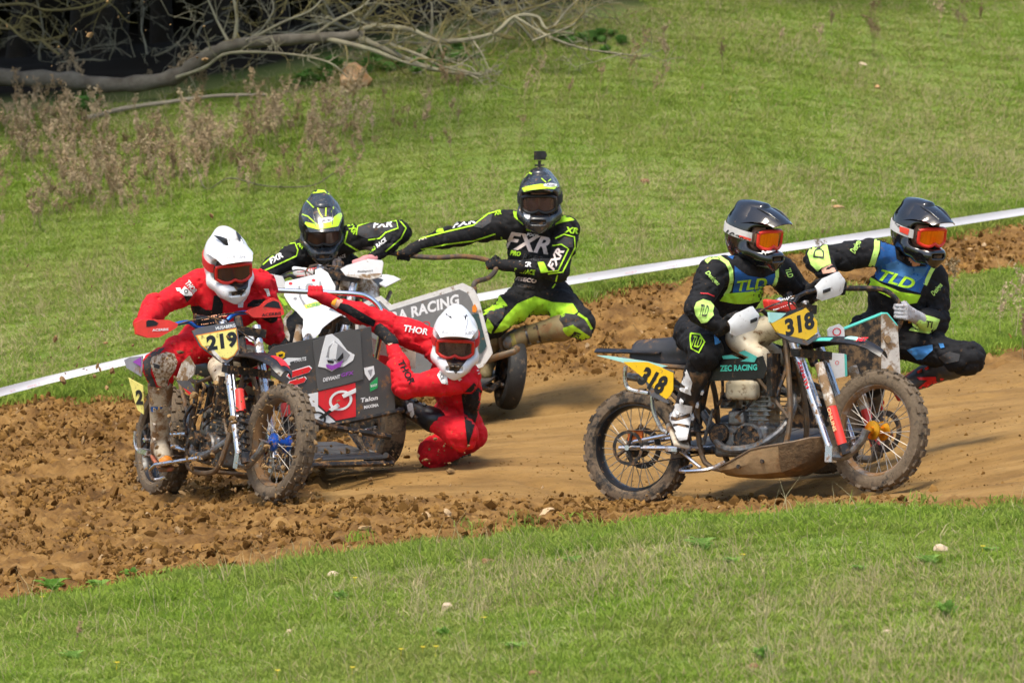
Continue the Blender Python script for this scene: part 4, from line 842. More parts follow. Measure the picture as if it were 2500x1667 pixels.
def body_common(r, st):
    """frame, engine, swing arm, fork and the rest shared by the three machines"""
    b, fr, cr = r.bike, r.front, r.car; k = st.get('k', 1.)
    def B(x, y, z): return b(x, y, .2+(z-.2)*k if z > .2 else z)
    def Fp(x, y, z): return fr(x, y, z*(k if z > 0 else 1))
    # frame of tubes
    f = MB(); head = B(.93, 0, 1.0)
    for sy in (-1, 1):
        f.tube(catmull([head, B(1.0, sy*.07, .72), B(1.02, sy*.11, .42), B(.92, sy*.13, .24), B(.55, sy*.14, .22), B(.46, sy*.13, .40), B(.44, sy*.11, .62), B(.40, sy*.09, .80)], 4), .016, 8)
        f.tube([head, B(.70, sy*.10, .86), B(.42, sy*.10, .78), B(.10, sy*.09, .80), B(-.06, sy*.08, .84)], .014, 8)
        f.tube([B(.44, sy*.12, .50), B(.10, sy*.10, .78)], .012, 8); f.tube([B(1.02, sy*.11, .50), B(.76, sy*.12, .80)], .011, 8)
    f.tube([B(.92, -.13, .24), B(.92, .13, .24)], .012, 8); f.tube([B(.55, -.14, .22), B(.55, .14, .22)], .012, 8)
    r.add('frame', f, st.get('frame', FRM))
    # swing arm with chain and sprocket
    sw = MB(); ax = st['rearc']
    for sy in (-1, 1):
        sw.tube([b(0, 0, 0)-b(0, 0, 0)+ax+b.l*sy*.10-b.f*.06, B(.47, sy*.13, .33)], .021, 8, flat=.7); sw.tube([ax+b.l*sy*.10+b.u*.03, B(.47, sy*.13, .44)], .012, 8)
    sw.tube([ax-b.l*.13, ax+b.l*.13], .016, 10); r.add('swing_arm', sw, SLV)
    ch = MB(); ch.lathe([(.080, -.118), (.098, -.118), (.098, -.112), (.080, -.112)], ax, b.M(), 34, True)
    for i in range(5): a = i*1.257; ch.tube([ax-b.l*.115, ax-b.l*.115+b.f*.085*math.cos(a)+b.u*.085*math.sin(a)], .008, 4)
    ch.tube([ax+b.u*.1-b.l*.115, B(.52, -.115, .42)], .009, 5, flat=.5); ch.tube([ax-b.u*.1-b.l*.115, B(.52, -.115, .30)], .009, 5, flat=.5); r.add('chain', ch, DRK)
    # engine: crankcase, barrel with fins, covers, pipes
    e = [rbox(B(.72, 0, .37), (.17, .12, .09), .02, b.M()), rbox(B(.80, 0, .54), (.075, .075, .12), .012, b.M()), rbox(B(.83, 0, .70), (.065, .070, .05), .012, b.M()), rbox(B(.70, -.10, .50), (.05, .04, .04), .01, b.M()), rbox(B(.90, -.06, .60), (.03, .03, .05), .01, b.M())]
    eng = r.sdf('engine', e, .008, CAST, .010)
    cy = MB().lathe([(0, -.135), (.088, -.135), (.095, -.125), (.095, .125), (.088, .135), (0, .135)], B(.77, 0, .38), b.M(), 28).lathe([(0, -.118), (.06, -.118), (.066, -.108), (.066, .108), (.06, .118), (0, .118)], B(.60, 0, .41), b.M(), 24); r.add('crankcase', cy, CAST, eng, 30)
    fn = MB()
    for i in range(7): fn.box(B(.79+.008*i, 0, .49+.026*i), (.19, .19, .007), b.M())
    r.add('cooling_fins', fn, CAST, eng, None)
    cv = MB().lathe([(0, -.150), (.030, -.150), (.034, -.156), (.062, -.156), (.066, -.150), (.078, -.148), (.080, -.130), (0, -.13)], B(.77, 0, .38), b.M(), 28); cv.lathe([(0, -.155), (.05, -.155), (.06, -.14), (.062, -.11)], B(.59, 0, .41), b.M(), 20)
    for i in range(7): a = i*.9; cv.lathe([(0, -.172), (.008, -.172), (.008, -.15)], B(.77+.07*math.cos(a), 0, .38+.07*math.sin(a)), b.M(), 8)
    r.add('clutch_cover', cv, st.get('cover', COV), eng, 25)
    px_ = MB().tube(catmull([B(.88, .03, .66), B(.99, .02, .62), B(1.02, -.05, .48), B(.93, -.10, .36), B(.80, -.02, .30), B(.6, .05, .30), B(.4, .10, .5), B(.15, .13, .66), B(-.12, .13, .72)], 5), [.024]*25+[.035]*16, 10) if False else MB().tube(catmull([B(.88, .03, .66), B(.98, .02, .62), B(1.0, -.06, .50), B(.94, -.13, .40), B(.80, -.16, .33), B(.62, -.16, .34), B(.45, -.02, .5), B(.2, .12, .68), B(-.14, .13, .74)], 5), .023, 10)
    r.add('exhaust_pipe', px_, CAST)
    h = MB()
    for i, pts in enumerate([[(.88, -.08, .88), (.82, -.14, .74), (.80, -.13, .60), (.70, -.14, .50)], [(.60, -.12, .78), (.62, -.15, .62), (.54, -.14, .50)], [(.90, .05, .9), (.97, -.05, .78), (.94, -.11, .62)], [(.78, -.11, .70), (.68, -.16, .60), (.60, -.12, .62)], [(.5, -.13, .66), (.44, -.16, .54), (.5, -.16, .44)]]): h.tube(catmull([B(*q) for q in pts], 4), .008+.002*(i % 3), 6)
    r.add('hoses', h, BLK)
    cb = MB(); cb.lathe([(0, -.06), (.03, -.06), (.035, 0), (.03, .05), (0, .05)], B(.62, -.05, .60), b.M(), 14); cb.box(B(.60, 0, .60), (.10, .08, .09), b.M()); cb.tube([B(.40, -.11, .60), B(.46, -.14, .42)], .020, 8); cb.tube([B(.56, -.14, .55), B(.50, -.15, .35)], .012, 6); r.add('carburettor', cb, CAST, eng)
    rad = MB().box(B(.93, -.12, .74), (.035, .10, .24), b.M()).box(B(.93, .12, .74), (.035, .10, .24), b.M()); r.add('radiator', rad, DRK)
    sh = MB().tube([B(.36, .0, .40), B(.44, 0, .76)], .034, 10); r.add('rear_shock', sh, DRK)
    # leading-link fork
    lg = []
    for sy in (-1, 1):
        m = MB().tube([Fp(-.66, sy*.115, .72), Fp(-.52, sy*.115, .44), Fp(-.23, sy*.118, -.135)], [.027, .027, .021], 12).tube([Fp(-.60, sy*.10, .62), Fp(-.34, sy*.10, .12)], .014, 8).box(Fp(-.23, sy*.118, -.14), (.05, .045, .09), fr.M())
        leg = r.add('fork_leg', m, st.get('leg', SLV)); lg.append(leg)
        m = MB().tube(catmull([Fp(-.23, sy*.118, -.15), Fp(-.12, sy*.120, -.15), Fp(-.03, sy*.110, -.07), Fp(0, sy*.100, 0)], 4), [.022]*12+[.026], 10); r.add('leading_link', m, CAST, leg)
        tz = st.get('top', (.37, .10)); m = MB().tube([Fp(-.12-(tz[0]+.10)*.43, sy*.15, tz[0]), Fp(-.12-(tz[1]+.10)*.43, sy*.15, tz[1])], [.026, .030], 12); 
        s1 = r.add('shock_top', m, st.get('shock_top', WHTM), leg)
        m = MB().tube([Fp(-.12-(tz[1]+.12)*.43, sy*.15, tz[1]+.02), Fp(-.12, sy*.15, -.10)], .028 if not st.get('spring') else .018, 12); r.add('shock_body', m, st.get('shock', RED), leg)
        if st.get('spring'):
            pts = []
            for i in range(70): t = i/69; a = i*.62; p0 = Fp(-.12-(tz[1]+.12)*.43, sy*.15, tz[1]+.02).lerp(Fp(-.12, sy*.15, -.10), t); pts.append(p0+fr.f*.032*math.cos(a)+fr.l*.032*math.sin(a))
            r.add('shock_spring', MB().tube(pts, .006, 5), DRK, leg)
        r.add('shock_foot', MB().tube([Fp(-.125, sy*.15, -.085), Fp(-.105, sy*.14, -.14)], .034, 10), BLK, leg)
    tcl = MB().box(Fp(-.64, 0, .68), (.09, .30, .05), fr.M()).box(Fp(-.50, 0, .42), (.07, .29, .045), fr.M()).tube([Fp(-.69, 0, .76), Fp(-.47, 0, .36)], .026, 10); r.add('triple_clamp', tcl, DRK)
    # sidecar chassis
    s = MB(); C = lambda x, y, z: cr(x, y, .2+(z-.2)*k if z > .2 else z)
    for pts in ([(.15, .12, .30), (.15, 1.0, .28)], [(1.10, .12, .30), (1.05, .98, .28)], [(.15, 1.0, .28), (.95, 1.02, .28), (1.08, .92, .34)], [(.15, .12, .30), (1.1, .12, .30)], [(.6, .12, .30), (.6, 1.05, .27)], [(.95, .1, .75), (1.05, .55, .55), (1.0, .98, .45)], [(.1, .1, .75), (.2, .7, .32)]):
        s.tube([C(*q) for q in pts], .018, 8)
    chs = r.add('sidecar_frame', s, DRK); fl = MB()
    for i in range(4): fl.box(C(.24+.22*i, .56, .312), (.205, .84, .012), cr.M())
    r.add('sidecar_floor', fl, st.get('floor', GREYP), chs, None)
    st['C'] = C; st['B'] = B; st['F'] = Fp; st['legs'] = lg
def bars(r, GR, GL, mid, rise, padm, txt, tm, barm=BLKC):
    d = (GL-GR).normalized(); up = r.front.u; bk = -r.front.f
    pts = [GR-d*.06, GR+d*.07, GR.lerp(mid, .55)+up*.02, mid-d*.08-up*rise, mid+d*.08-up*rise, GL.lerp(mid, .55)+up*.02, GL-d*.07, GL+d*.06]
    h = r.add('handlebar', MB().tube(catmull(pts, 5), .0125, 10), barm)
    for g, s in ((GR, -1), (GL, 1)):
        r.add('grip', MB().tube([g-d*.065, g+d*.065], .017, 10), BLK, h)
        r.add('lever', MB().tube([g-d*s*.06+r.front.f*.05, g+d*s*.05+r.front.f*.065], .006, 6), SLV, h)
    c = mid+up*.012; M = Matrix((d, up.cross(d).normalized()*-1, up)).transposed()
    pad = r.sdf('bar_pad', [rbox(c, (.11, .026, .030), .014, M)], .006, padm, .01)
    n = (r.front.f*.7+up*.7).normalized()
    for j, z in enumerate((.020, -.008)): lettering('pad_print', txt, c+up*z+n*.032-up*.012, d, up*.75-r.front.f*.5, .020, tm, pad, .17, .04, .2, 0, xf=r.xf)
    cab = MB().tube(catmull([GR+d*.05+r.front.f*.03, mid-d*.12+r.front.f*.06+up*.05, mid+r.front.f*.09+up*.03, r.front(-.55, .05, .55)], 5), .005, 5).tube(catmull([GL-d*.05+r.front.f*.03, mid+d*.10+r.front.f*.06+up*.05, mid-d*.02+r.front.f*.08+up*.03, r.front(-.5, -.05, .5)], 5), .005, 5); r.add('cables', cab, BLK, h, None)
def fender(r, w, m, rel, name='front_fender', th=.008, drop=.035):
    rows = []; pts = catmull([r.front(*q) for q in rel], 5); n = len(pts)
    for i, p in enumerate(pts):
        t = i/(n-1); ww = w*(.62+.5*math.sin(math.pi*min(t*1.15+.12, 1)))*(1 if t < .86 else 1-(t-.86)*3.2)
        rows.append([p + r.front.l*ww*(j/3)*.5 - r.front.u*drop*(abs(j)/3)**2 for j in range(-3, 4)])
    return r.add(name, MB().sheet(rows, th), m, None, 50), rows

# ---- 1: black and teal machine, number 318
A = W(1557, 1235, -1.3)
r1 = Rig('sidecar_motorcycle', A, 'black and teal sidecar motorcycle with yellow plate 318', R(30), R(5), R(2.6), R(3), W(2143, 1051, -2.1), R(42), R(7))
st1 = dict(rearc=W(1557, 1093, -1.3), k=1., top=(.36, .12), floor=BOARD)
r1.wheel('rear_wheel', st1['rearc'], r1.bike, .335, .138, DRK, RUB, BLKC)
r1.wheel('front_wheel', W(2143, 1051, -2.1), r1.front, .342, .092, GOLD, RUBM, mat('rim_muddy', (.3, .27, .24), .5, .4, mud=.6))
r1.wheel('sidecar_wheel', W(2005, 1048, -.62), r1.car, .27, .13, DRK, RUB, BLK, True, 0)
body_common(r1, st1)
S1 = lambda px, py: W(px, py, -1.44-.577*(px-1524)/434)
S1o = lambda px, py: W(px, py, -1.56-.577*(px-1524)/434)
P1_ = lambda px, py: W(px, py, -1.93+1.1*(px-1947)/434-.25*(py-785)/434)
B1 = st1['B']
def z1(x, y): return (1400+x/1.912, 450+y/1.912)
def Z1(L_): return [z1(*q) for q in L_]
r1.sdf('seat', [cone(B1(.02, 0, .905), B1(.30, 0, .905), .048, .070, flat=(r1.bike.u, .85)), cone(B1(.30, 0, .905), B1(.62, 0, .91), .070, .072, flat=(r1.bike.u, .9)), rbox(B1(.30, 0, .84), (.33, .075, .055), .03, r1.bike.M())], .010, mat('seat_cover', (.022, .022, .026), .55, var=.2, mud=.25), .04)
rows = []
for i in range(8):
    t = i/7; x = -.27+.46*t; ww = .030+.075*min(1, t*1.5); rows.append([B1(x, ww*j/2, .895-.012*t-.02*(j/2)**2) for j in range(-2, 3)])
tail = r1.add('rear_fender', MB().sheet(rows, .008), BLKC, None, 50)
r1.flat('tail_panel', Z1([(108, 798), (160, 800), (345, 826), (440, 848), (380, 862), (235, 832)]), S1, TEALP, 0, .006, tail)
pl = r1.flat('side_number_plate', Z1([(235, 829), (345, 829), (400, 850), (468, 880), (466, 960), (452, 985), (435, 1002), (412, 988), (330, 905)]), S1o, YLW, 0, .006)
r1.flat('plate_backing', Z1([(370, 845), (470, 872), (470, 885), (400, 852)]) , S1o, GREYP, -.004, .012, pl); r1.flat('plate_backing', Z1([(335, 915), (412, 992), (440, 1006), (445, 1022), (420, 1015), (360, 985)]), S1o, GREYP, -.004, .012, pl)
r1.text('plate_number', '318', *z1(372, 915), 70, 48, -27, S1o, INK, .005, .05, .25, pl)
sub = MB().tube(catmull([S1(*z1(243, 848)), S1(*z1(240, 900)), S1(*z1(250, 945)), S1(*z1(280, 963)), S1(*z1(350, 976))], 4), .012, 8).tube(catmull([S1(*z1(365, 985)), S1(*z1(370, 1040)), S1(*z1(385, 1090)), S1(*z1(412, 1142)), S1(*z1(440, 1160))], 4), .013, 8); r1.add('plate_stay', sub, SLV)
tk = r1.sdf('fuel_tank', [cone(B1(.66, 0, .95), B1(.90, 0, 1.02), .085, .075, flat=(r1.bike.l, 1.25)), cone(B1(.70, -.10, .92), B1(.84, -.11, .84), .055, .05), cone(B1(.84, -.11, .84), B1(.92, -.13, .74), .045, .02), cone(B1(.70, .10, .92), B1(.84, .11, .84), .055, .05)], .010, IVO, .05)
r1.add('tank_cap', MB().tube([B1(.76, 0, 1.04), B1(.765, 0, 1.075)], .035, 14), BLK, tk)
pn = r1.flat('side_panel', Z1([(560, 905), (640, 790), (745, 800), (800, 825), (880, 800), (900, 865), (885, 905), (760, 915), (640, 918)]), S1o, BLKC, -.01, .01)
r1.text('panel_print', 'ZEC RACING', *z1(770, 856), 92, 15, 2, S1o, INKT, .0, .04, .1, pn)
r1.flat('panel_stripe', Z1([(690, 800), (740, 796), (775, 812), (700, 815)]), S1o, TEAL, .0, .004, pn); r1.flat('panel_stripe', Z1([(770, 785), (800, 775), (858, 805), (845, 830), (780, 825), (820, 808)]), S1o, TEAL, .0, .004, pn)
r1.sdf('catch_tank', [rbox(B1(.74, -.13, .655), (.095, .05, .055), .03, r1.bike.M())], .008, IVO, .01)
rows = []
for x, zt, zb, ys in ((.62, .225, .19, .18), (.69, .245, .18, .215), (.77, .28, .175, .235), (.85, .32, .175, .24), (.92, .335, .18, .238), (1.02, .35, .19, .23), (1.10, .365, .22, .20), (1.17, .385, .26, .15), (1.23, .39, .32, .08)):
    rows.append([B1(x, -ys, zt), B1(x, -ys*.96, zt*.5+zb*.5), B1(x, -ys*.82, zb+.012), B1(x, -ys*.5, zb-.008), B1(x, 0, zb-.012), B1(x, ys*.5, zb-.008), B1(x, ys*.82, zb+.012), B1(x, ys, zt)])
skp = r1.add('skid_plate', MB().sheet(rows, .008), MUDP, None, 22)
r1.add('skid_plate_rim', MB().tube([q[0] for q in rows], .008, 6), FRM, skp); r1.add('skid_plate_cap', MB().sheet([[p-r1.bike.l*.006-r1.bike.u*.004 for p in q[:6]] for q in rows[5:]], .006), mat('mud_cake', (.105, .062, .028), .95, var=.4, scale=20, mud=.3, bump=1., bscale=40), skp, 30)
for q in (2, 4): r1.add('skid_bolt', MB().tube([rows[q][1], rows[q][1]-r1.bike.l*.014], .012, 8), DRK, skp)
pg = MB().tube([B1(.40, -.14, .30), B1(.40, -.30, .31)], .014, 8).box(B1(.40, -.29, .32), (.07, .10, .02), r1.bike.M()).tube(catmull([B1(.42, -.14, .23), B1(.44, -.30, .20), B1(.62, -.31, .21), B1(.66, -.2, .25)], 4), .012, 8).tube([B1(.40, -.28, .33), B1(.56, -.29, .22)], .009, 6); r1.add('foot_rest', pg, SLV)
gb = MB().box(B1(.05, -.12, .40), (.09, .02, .06), r1.bike.M()); r1.add('chain_guide', gb, mat('orange_plastic', (.75, .15, .01), .5, mud=.2))
npl = r1.flat('number_plate', [(1881, 789), (1967, 752), (1994, 784), (1994, 812), (1969, 830), (1896, 812)], P1_, YLW, .0, .008)
r1.flat('plate_visor', [(1876, 762), (1918, 765), (1905, 777), (1883, 789), (1879, 786)], P1_, TEALP, -.001, .012, npl); r1.flat('plate_lip', [(1894, 812), (1969, 832), (1996, 815), (1992, 828), (1970, 843), (1930, 834), (1906, 822)], P1_, GREYP, -.003, .014, npl)
r1.flat('plate_header', [(1918, 762), (1958, 750), (1964, 756), (1905, 778)], P1_, BLKC, -.002, .010, npl)
r1.text('plate_number', '318', 1950, 791, 76, 42, 17, P1_, INK, .005, .05, .12, npl)
GR1, GL1 = W(1797, 783, -2.02), W(2014, 700, -1.50); MID1 = W(1903, 752, -1.79)
bars(r1, GR1, GL1, MID1, .02, RED, 'RENTHAL', INKW)
for c, s_ in ((W(1808, 783, -2.10), 1), (W(2019, 698, -1.60), 1)):
    g, n = guard_shell(r1, c, GL1-GR1, r1.front.u, .235, .135, WHT)
    u_ = (GL1-GR1).normalized(); r1.add('vent', MB().box(c+n*.046+u_*(.055 if c.x < 1.5 else -.055)-r1.front.u*.012, (.05, .02, .018), Matrix((u_, n, r1.front.u)).transposed()), INK, g, None)
fd, rows = fender(r1, .17, BLKC, [(-.62, 0, .48), (-.42, 0, .515), (-.22, 0, .515), (-.08, 0, .49), (.02, 0, .44)])
r1.add('fender_flash', MB().sheet([[p+r1.front.u*.007 for p in q[1:6]] for q in rows[10:14]], .003), TEALP, fd, None); r1.add('fender_edge', MB().sheet([[p+r1.front.u*.006 for p in q[0:2]] for q in rows[2:9]], .004), TEAL, fd, None)
c5 = rows[14]; lettering('fender_logo', 'MST', c5[2]+r1.front.u*.008-r1.front.l*.02, r1.front.f, r1.front.l*.6+r1.front.u*.6, .035, INKR, fd, .07, .04, 0, .004, xf=r1.xf)
lettering('fork_print', 'ZENITH', r1.front(-.43, -.145, .30), r1.front(-.35, 0, .10)-r1.front(-.50, 0, .42), r1.front.f*.8+r1.front.u*.4, .024, INKR, st1['legs'][0], .17, .03, 0, .001, xf=r1.xf)
lettering('shock_print', 'OHLINS', r1.front(-.18, -.186, .05), r1.front(-.12, 0, -.10)-r1.front(-.245, 0, .19), r1.front.f*.8+r1.front.u*.4, .024, mat('shock_yellow', (.8, .6, .3), .5), st1['legs'][0], .14, .03, 0, .001, xf=r1.xf)
D1 = lambda px, py: W(px, py, -1.12+.577*0*(px)+1.73*(px-2050)/434*.45)
N1 = lambda px, py: W(px, py, -1.35+.62*(px-2054)/434)
no = r1.flat('sidecar_nose', Z1([(1240, 690), (1435, 608), (1438, 870), (1330, 900), (1240, 880)]), N1, mat('nose_black', (.014, .014, .014), .5, mud=.5, mudscale=14, mudcol=(.22, .135, .065)), 0, .012)
r1.flat('nose_facing', Z1([(1432, 606), (1455, 603), (1508, 664), (1524, 925), (1492, 935), (1434, 890)]), N1, WHTM, .006, .012, no)
r1.add('nose_edge', MB().tube([N1(*z1(1244, 682)), N1(*z1(1440, 604)), N1(*z1(1460, 604)), N1(*z1(1508, 662))], .010, 6), TEAL, no)
hl = MB()
for q in ((1458, 722), (1470, 865)): hl.tube([N1(*z1(*q))+r1.nrm(N1)*.006, N1(*z1(*q))+r1.nrm(N1)*.020], .022, 10)
r1.add('bolt', hl, MUDP, no)
E1 = lambda px, py: W(px, py, -1.55+.4*(px-2035)/434)
sh = r1.flat('radiator_shroud', Z1([(1155, 800), (1190, 785), (1262, 790), (1268, 895), (1215, 907)]), E1, WHT, 0, .012); r1.flat('shroud_edge', Z1([(1262, 790), (1272, 794), (1276, 893), (1266, 897)]), E1, TEAL, .002, .012, sh); r1.text('shroud_logo', 'O', *z1(1228, 832), 10, 10, 0, E1, INKR, .008, .0, 0, sh)
r1.flat('shroud_cap', Z1([(1185, 680), (1195, 668), (1240, 652), (1262, 672), (1264, 718), (1190, 716)]), E1, WHT, 0, .014, sh); r1.text('shroud_logo', 'O', *z1(1226, 688), 22, 20, 0, E1, INKR, .009, .0, 0, sh); r1.flat('shroud_strip', Z1([(1140, 722), (1260, 712), (1262, 722), (1142, 735)]), E1, TEALP, .004, .012, sh)
r1.add('grab_rail', MB().tube(catmull([W(1990, 730, -1.55), W(2040, 706, -1.30), W(2090, 704, -1.15), W(2150, 706, -1.10), W(2180, 722, -1.10), W(2199, 752, -1.10), W(2197, 790, -1.10), W(2170, 840, -1.08), W(2130, 950, -1.0)], 6), .016, 10), BLK)

# ---- 2: machine number 219 of the pair in red
A = W(425, 1210, .4)
r2 = Rig('sidecar_motorcycle', A, 'mud splashed sidecar motorcycle with yellow plate 219 and red guards', R(66), R(7), R(-1), R(0), W(684, 1081, -1.08), R(58), R(9))
st2 = dict(rearc=W(402, 1078, .4), k=.88, spring=True, shock_top=RED, shock=DRK, top=(.30, .16), floor=BOARD)
r2.wheel('rear_wheel', st2['rearc'], r2.bike, .335, .15, DRK, RUBM, BLKC)
r2.wheel('front_wheel', W(684, 1081, -1.08), r2.front, .342, .115, BLU, RUBM, mat('rim_brown', (.16, .12, .08), .6, .3, mud=.7))
r2.wheel('sidecar_wheel', W(926, 1030, .35), r2.car, .275, .15, DRK, RUB, BLK, True, 0)
body_common(r2, st2); B2 = st2['B']
P2_ = lambda px, py: W(px, py, -.72+.62*(px-538)/430-.32*(py-836)/430)
N2 = lambda px, py: W(px, py, -.51+.41*(px-574)/388)
def z5(x, y): return (290+x/4.356, 540+y/4.356)
def z6(x, y): return (290+x/3.484, 800+y/3.484)
def z7(x, y): return (640+x/3.267, 680+y/3.267)
def ZZ(f, L_): return [f(*q) for q in L_]
npl = r2.flat('number_plate', ZZ(z5, [(775, 1165), (850, 1130), (1225, 1065), (1262, 1160), (1285, 1370), (1235, 1440), (1160, 1505), (1120, 1520), (1070, 1490), (860, 1330)]), P2_, GREYP, 0, .008)
r2.flat('plate_border', ZZ(z5, [(812, 1215), (1245, 1135), (1268, 1360), (1225, 1430), (1150, 1475), (1040, 1450), (870, 1325)]), P2_, ORA, .003, .006, npl); r2.flat('plate_field', ZZ(z5, [(828, 1222), (1240, 1148), (1256, 1358), (1215, 1425), (1150, 1462), (1050, 1440), (880, 1322)]), P2_, YLG, .005, .006, npl)
r2.flat('plate_mud', ZZ(z5, [(905, 1330), (965, 1325), (1120, 1500), (1085, 1505)]), P2_, WHTM, .008, .003, npl)
r2.text('plate_number', '219', *z5(1085, 1280), 78, 38, 10, P2_, INK, .010, .05, .12, npl); r2.text('plate_print', 'HUSABERG', *z5(1130, 1125), 48, 8, 9, P2_, INKW, .006, .03, 0, npl)
GR2, GL2 = W(385, 800, -.66), W(640, 757, -.28); MID2 = W(515, 790, -.49)
bars(r2, GR2, GL2, MID2, .01, BLKC, 'RENTHAL', mat('pad_orange', (.75, .35, .2), .5), mat('blue_bar', (.03, .16, .60), .3, .7))
def loop_guard(r, pts, c, fn, hole, m, txt, tpx):
    o = r.flat('hand_guard', pts, fn, m, 0, .022); r.flat('guard_window', hole, fn, INK, .002, .024, o); r.text('guard_print', txt[0], *tpx, txt[1], txt[2], txt[3], fn, txt[4], .014, .03, .1, o)
GF = lambda y0, px0: (lambda px, py: W(px, py, y0+.62*(px-px0)/430-.15*(py-780)/430))
loop_guard(r2, ZZ(z5, [(165, 1080), (240, 1050), (420, 1048), (520, 1050), (620, 1090), (610, 1130), (500, 1195), (420, 1235), (300, 1240), (180, 1200)]), None, GF(-.76, 385), ZZ(z5, [(282, 1070), (300, 1052), (360, 1055), (412, 1085), (390, 1110), (285, 1125)]), RED, ('ACERBIS', 40, 6, 3, INKW), z5(430, 1155))
loop_guard(r2, ZZ(z5, [(1345, 965), (1400, 930), (1500, 900), (1560, 845), (1640, 815), (1700, 850), (1740, 930), (1750, 990), (1700, 1015), (1560, 1025), (1420, 1025)]), None, GF(-.38, 646), ZZ(z5, [(1530, 910), (1570, 872), (1640, 845), (1690, 865), (1712, 930), (1620, 918)]), RED, ('ACERBIS', 48, 7, 6, INK), z5(1610, 990))
fd, rows = fender(r2, .21, BLKC, [(-.64, 0, .42), (-.48, 0, .475), (-.30, 0, .49), (-.14, 0, .465), (-.04, 0, .41)])
r2.add('fender_flash', MB().sheet([[p+r2.front.u*.007 for p in q[2:6]] for q in rows[13:19]], .003), BRED, fd, None)
tk = r2.sdf('fuel_tank', [cone(B2(.66, 0, .95), B2(.92, 0, 1.02), .085, .07, flat=(r2.bike.l, 1.25)), cone(B2(.70, -.10, .92), B2(.90, -.13, .84), .055, .05), cone(B2(.70, .10, .92), B2(.90, .13, .84), .055, .05)], .010, IVO, .05)
r2.add('tank_cap', MB().tube([B2(.78, 0, 1.05), B2(.785, 0, 1.085)], .035, 14), BLK, tk)
r2.sdf('seat', [cone(B2(-.02, 0, .90), B2(.62, 0, .90), .05, .066, flat=(r2.bike.u, .6)), rbox(B2(.28, 0, .86), (.34, .062, .035), .02, r2.bike.M())], .012, mat('seat_cover2', (.022, .022, .026), .55, var=.2, mud=.25), .04)
rows = []
for i in range(8):
    t = i/7; x = -.34+.56*t; ww = .075+.045*min(1, t*1.5); rows.append([B2(x, ww*j/2, .925-.015*t-.02*(j/2)**2) for j in range(-2, 3)])
tl = r2.add('rear_fender', MB().sheet(rows, .008), SLV, None, 50)
S2 = lambda px, py: W(px, py, .50-1.6*(px-330)/425)
spl = r2.flat('side_number_plate', ZZ(z6, [(85, 425), (205, 490), (210, 640), (212, 735), (165, 700), (140, 630)]), S2, YLG, 0, .006); r2.text('plate_number', '2', *z6(182, 590), 18, 36, 0, S2, INK, .006, .05, 0, spl)
r2.flat('tail_panel', ZZ(z6, [(40, 275), (90, 250), (195, 240), (200, 330), (185, 415), (60, 340)]), S2, mat('tail_silver', (.34, .34, .40), .4, .3, mud=.3), -.006, .006, tl); r2.flat('tail_flash', ZZ(z6, [(120, 290), (185, 250), (190, 330)]), S2, PURP, .0, .004, tl)
Sh2 = lambda px, py: W(px, py, -.42-1.2*(px-450)/425)
sp = r2.flat('radiator_shroud', ZZ(z6, [(490, 440), (540, 300), (600, 240), (650, 330), (640, 400), (600, 440), (560, 470)]), Sh2, WHTM, 0, .01); r2.flat('shroud_lower', ZZ(z6, [(490, 445), (600, 450), (640, 530), (630, 575), (560, 520)]), Sh2, GREYP, 0, .01, sp); r2.flat('shroud_stripe', ZZ(z6, [(555, 510), (635, 560), (632, 580), (600, 565)]), Sh2, BRED, .006, .004, sp)
pgm = MB().tube([W(*z6(310, 1165), -.28), W(*z6(470, 1140), -.40), W(*z6(690, 1105), -.52)], .013, 8).tube(catmull([W(*z6(310, 1165), -.28), W(*z6(265, 1215), -.22), W(*z6(300, 1290), -.2), W(*z6(400, 1270), -.22)], 4), .010, 8).tube(catmull([W(*z6(140, 880), .12), W(*z6(135, 960), .12), W(*z6(160, 1040), .1), W(*z6(250, 1080), .05)], 4), .009, 8).box(W(*z6(230, 1055), .02), (.16, .05, .03), r2.bike.M()); r2.add('foot_rest', pgm, SLV)
no = r2.flat('sidecar_nose', [(667, 846), (905, 797), (910, 870), (960, 905), (964, 1000), (860, 1024), (752, 1046), (735, 985), (700, 940), (660, 915), (655, 860)], N2, BOARD, 0, .014)
bd = r2.flat('upper_board', ZZ(z7, [(395, 500), (560, 440), (700, 400), (775, 420), (800, 800), (620, 850), (435, 893)]), N2, BOARDL, .012, .008, no)
mk = r2.flat('mask_emblem', ZZ(z7, [(548, 440), (600, 480), (668, 570), (728, 605), (715, 650), (640, 700), (600, 705), (545, 738), (490, 710), (437, 700), (450, 650), (470, 560), (500, 450)]), N2, INKW, .018, .004, no)
r2.flat('mask_shade', ZZ(z7, [(570, 495), (640, 560), (690, 605), (660, 650), (600, 690), (560, 640), (500, 620), (520, 540)]), N2, INKG, .021, .003, no); r2.flat('mask_brow', ZZ(z7, [(560, 500), (590, 520), (575, 640), (520, 640), (530, 560)]), N2, INKW, .024, .003, no); r2.flat('mask_eye', ZZ(z7, [(500, 645), (560, 655), (555, 675), (515, 670)]), N2, INK, .027, .002, no); r2.flat('mask_eye', ZZ(z7, [(580, 650), (632, 585), (634, 630), (600, 655)]), N2, INK, .027, .002, no); r2.flat('mask_mouth', ZZ(z7, [(498, 680), (550, 690), (632, 650), (610, 700), (540, 728), (500, 705)]), N2, PURP, .026, .003, no)
r2.text('board_print', 'DEVIANT', *z7(545, 792), 44, 9, 12, N2, INKW, .019, .03, .2, no); r2.text('board_print', 'GFX', *z7(672, 757), 32, 9, 12, N2, PURP, .019, .03, .2, no)
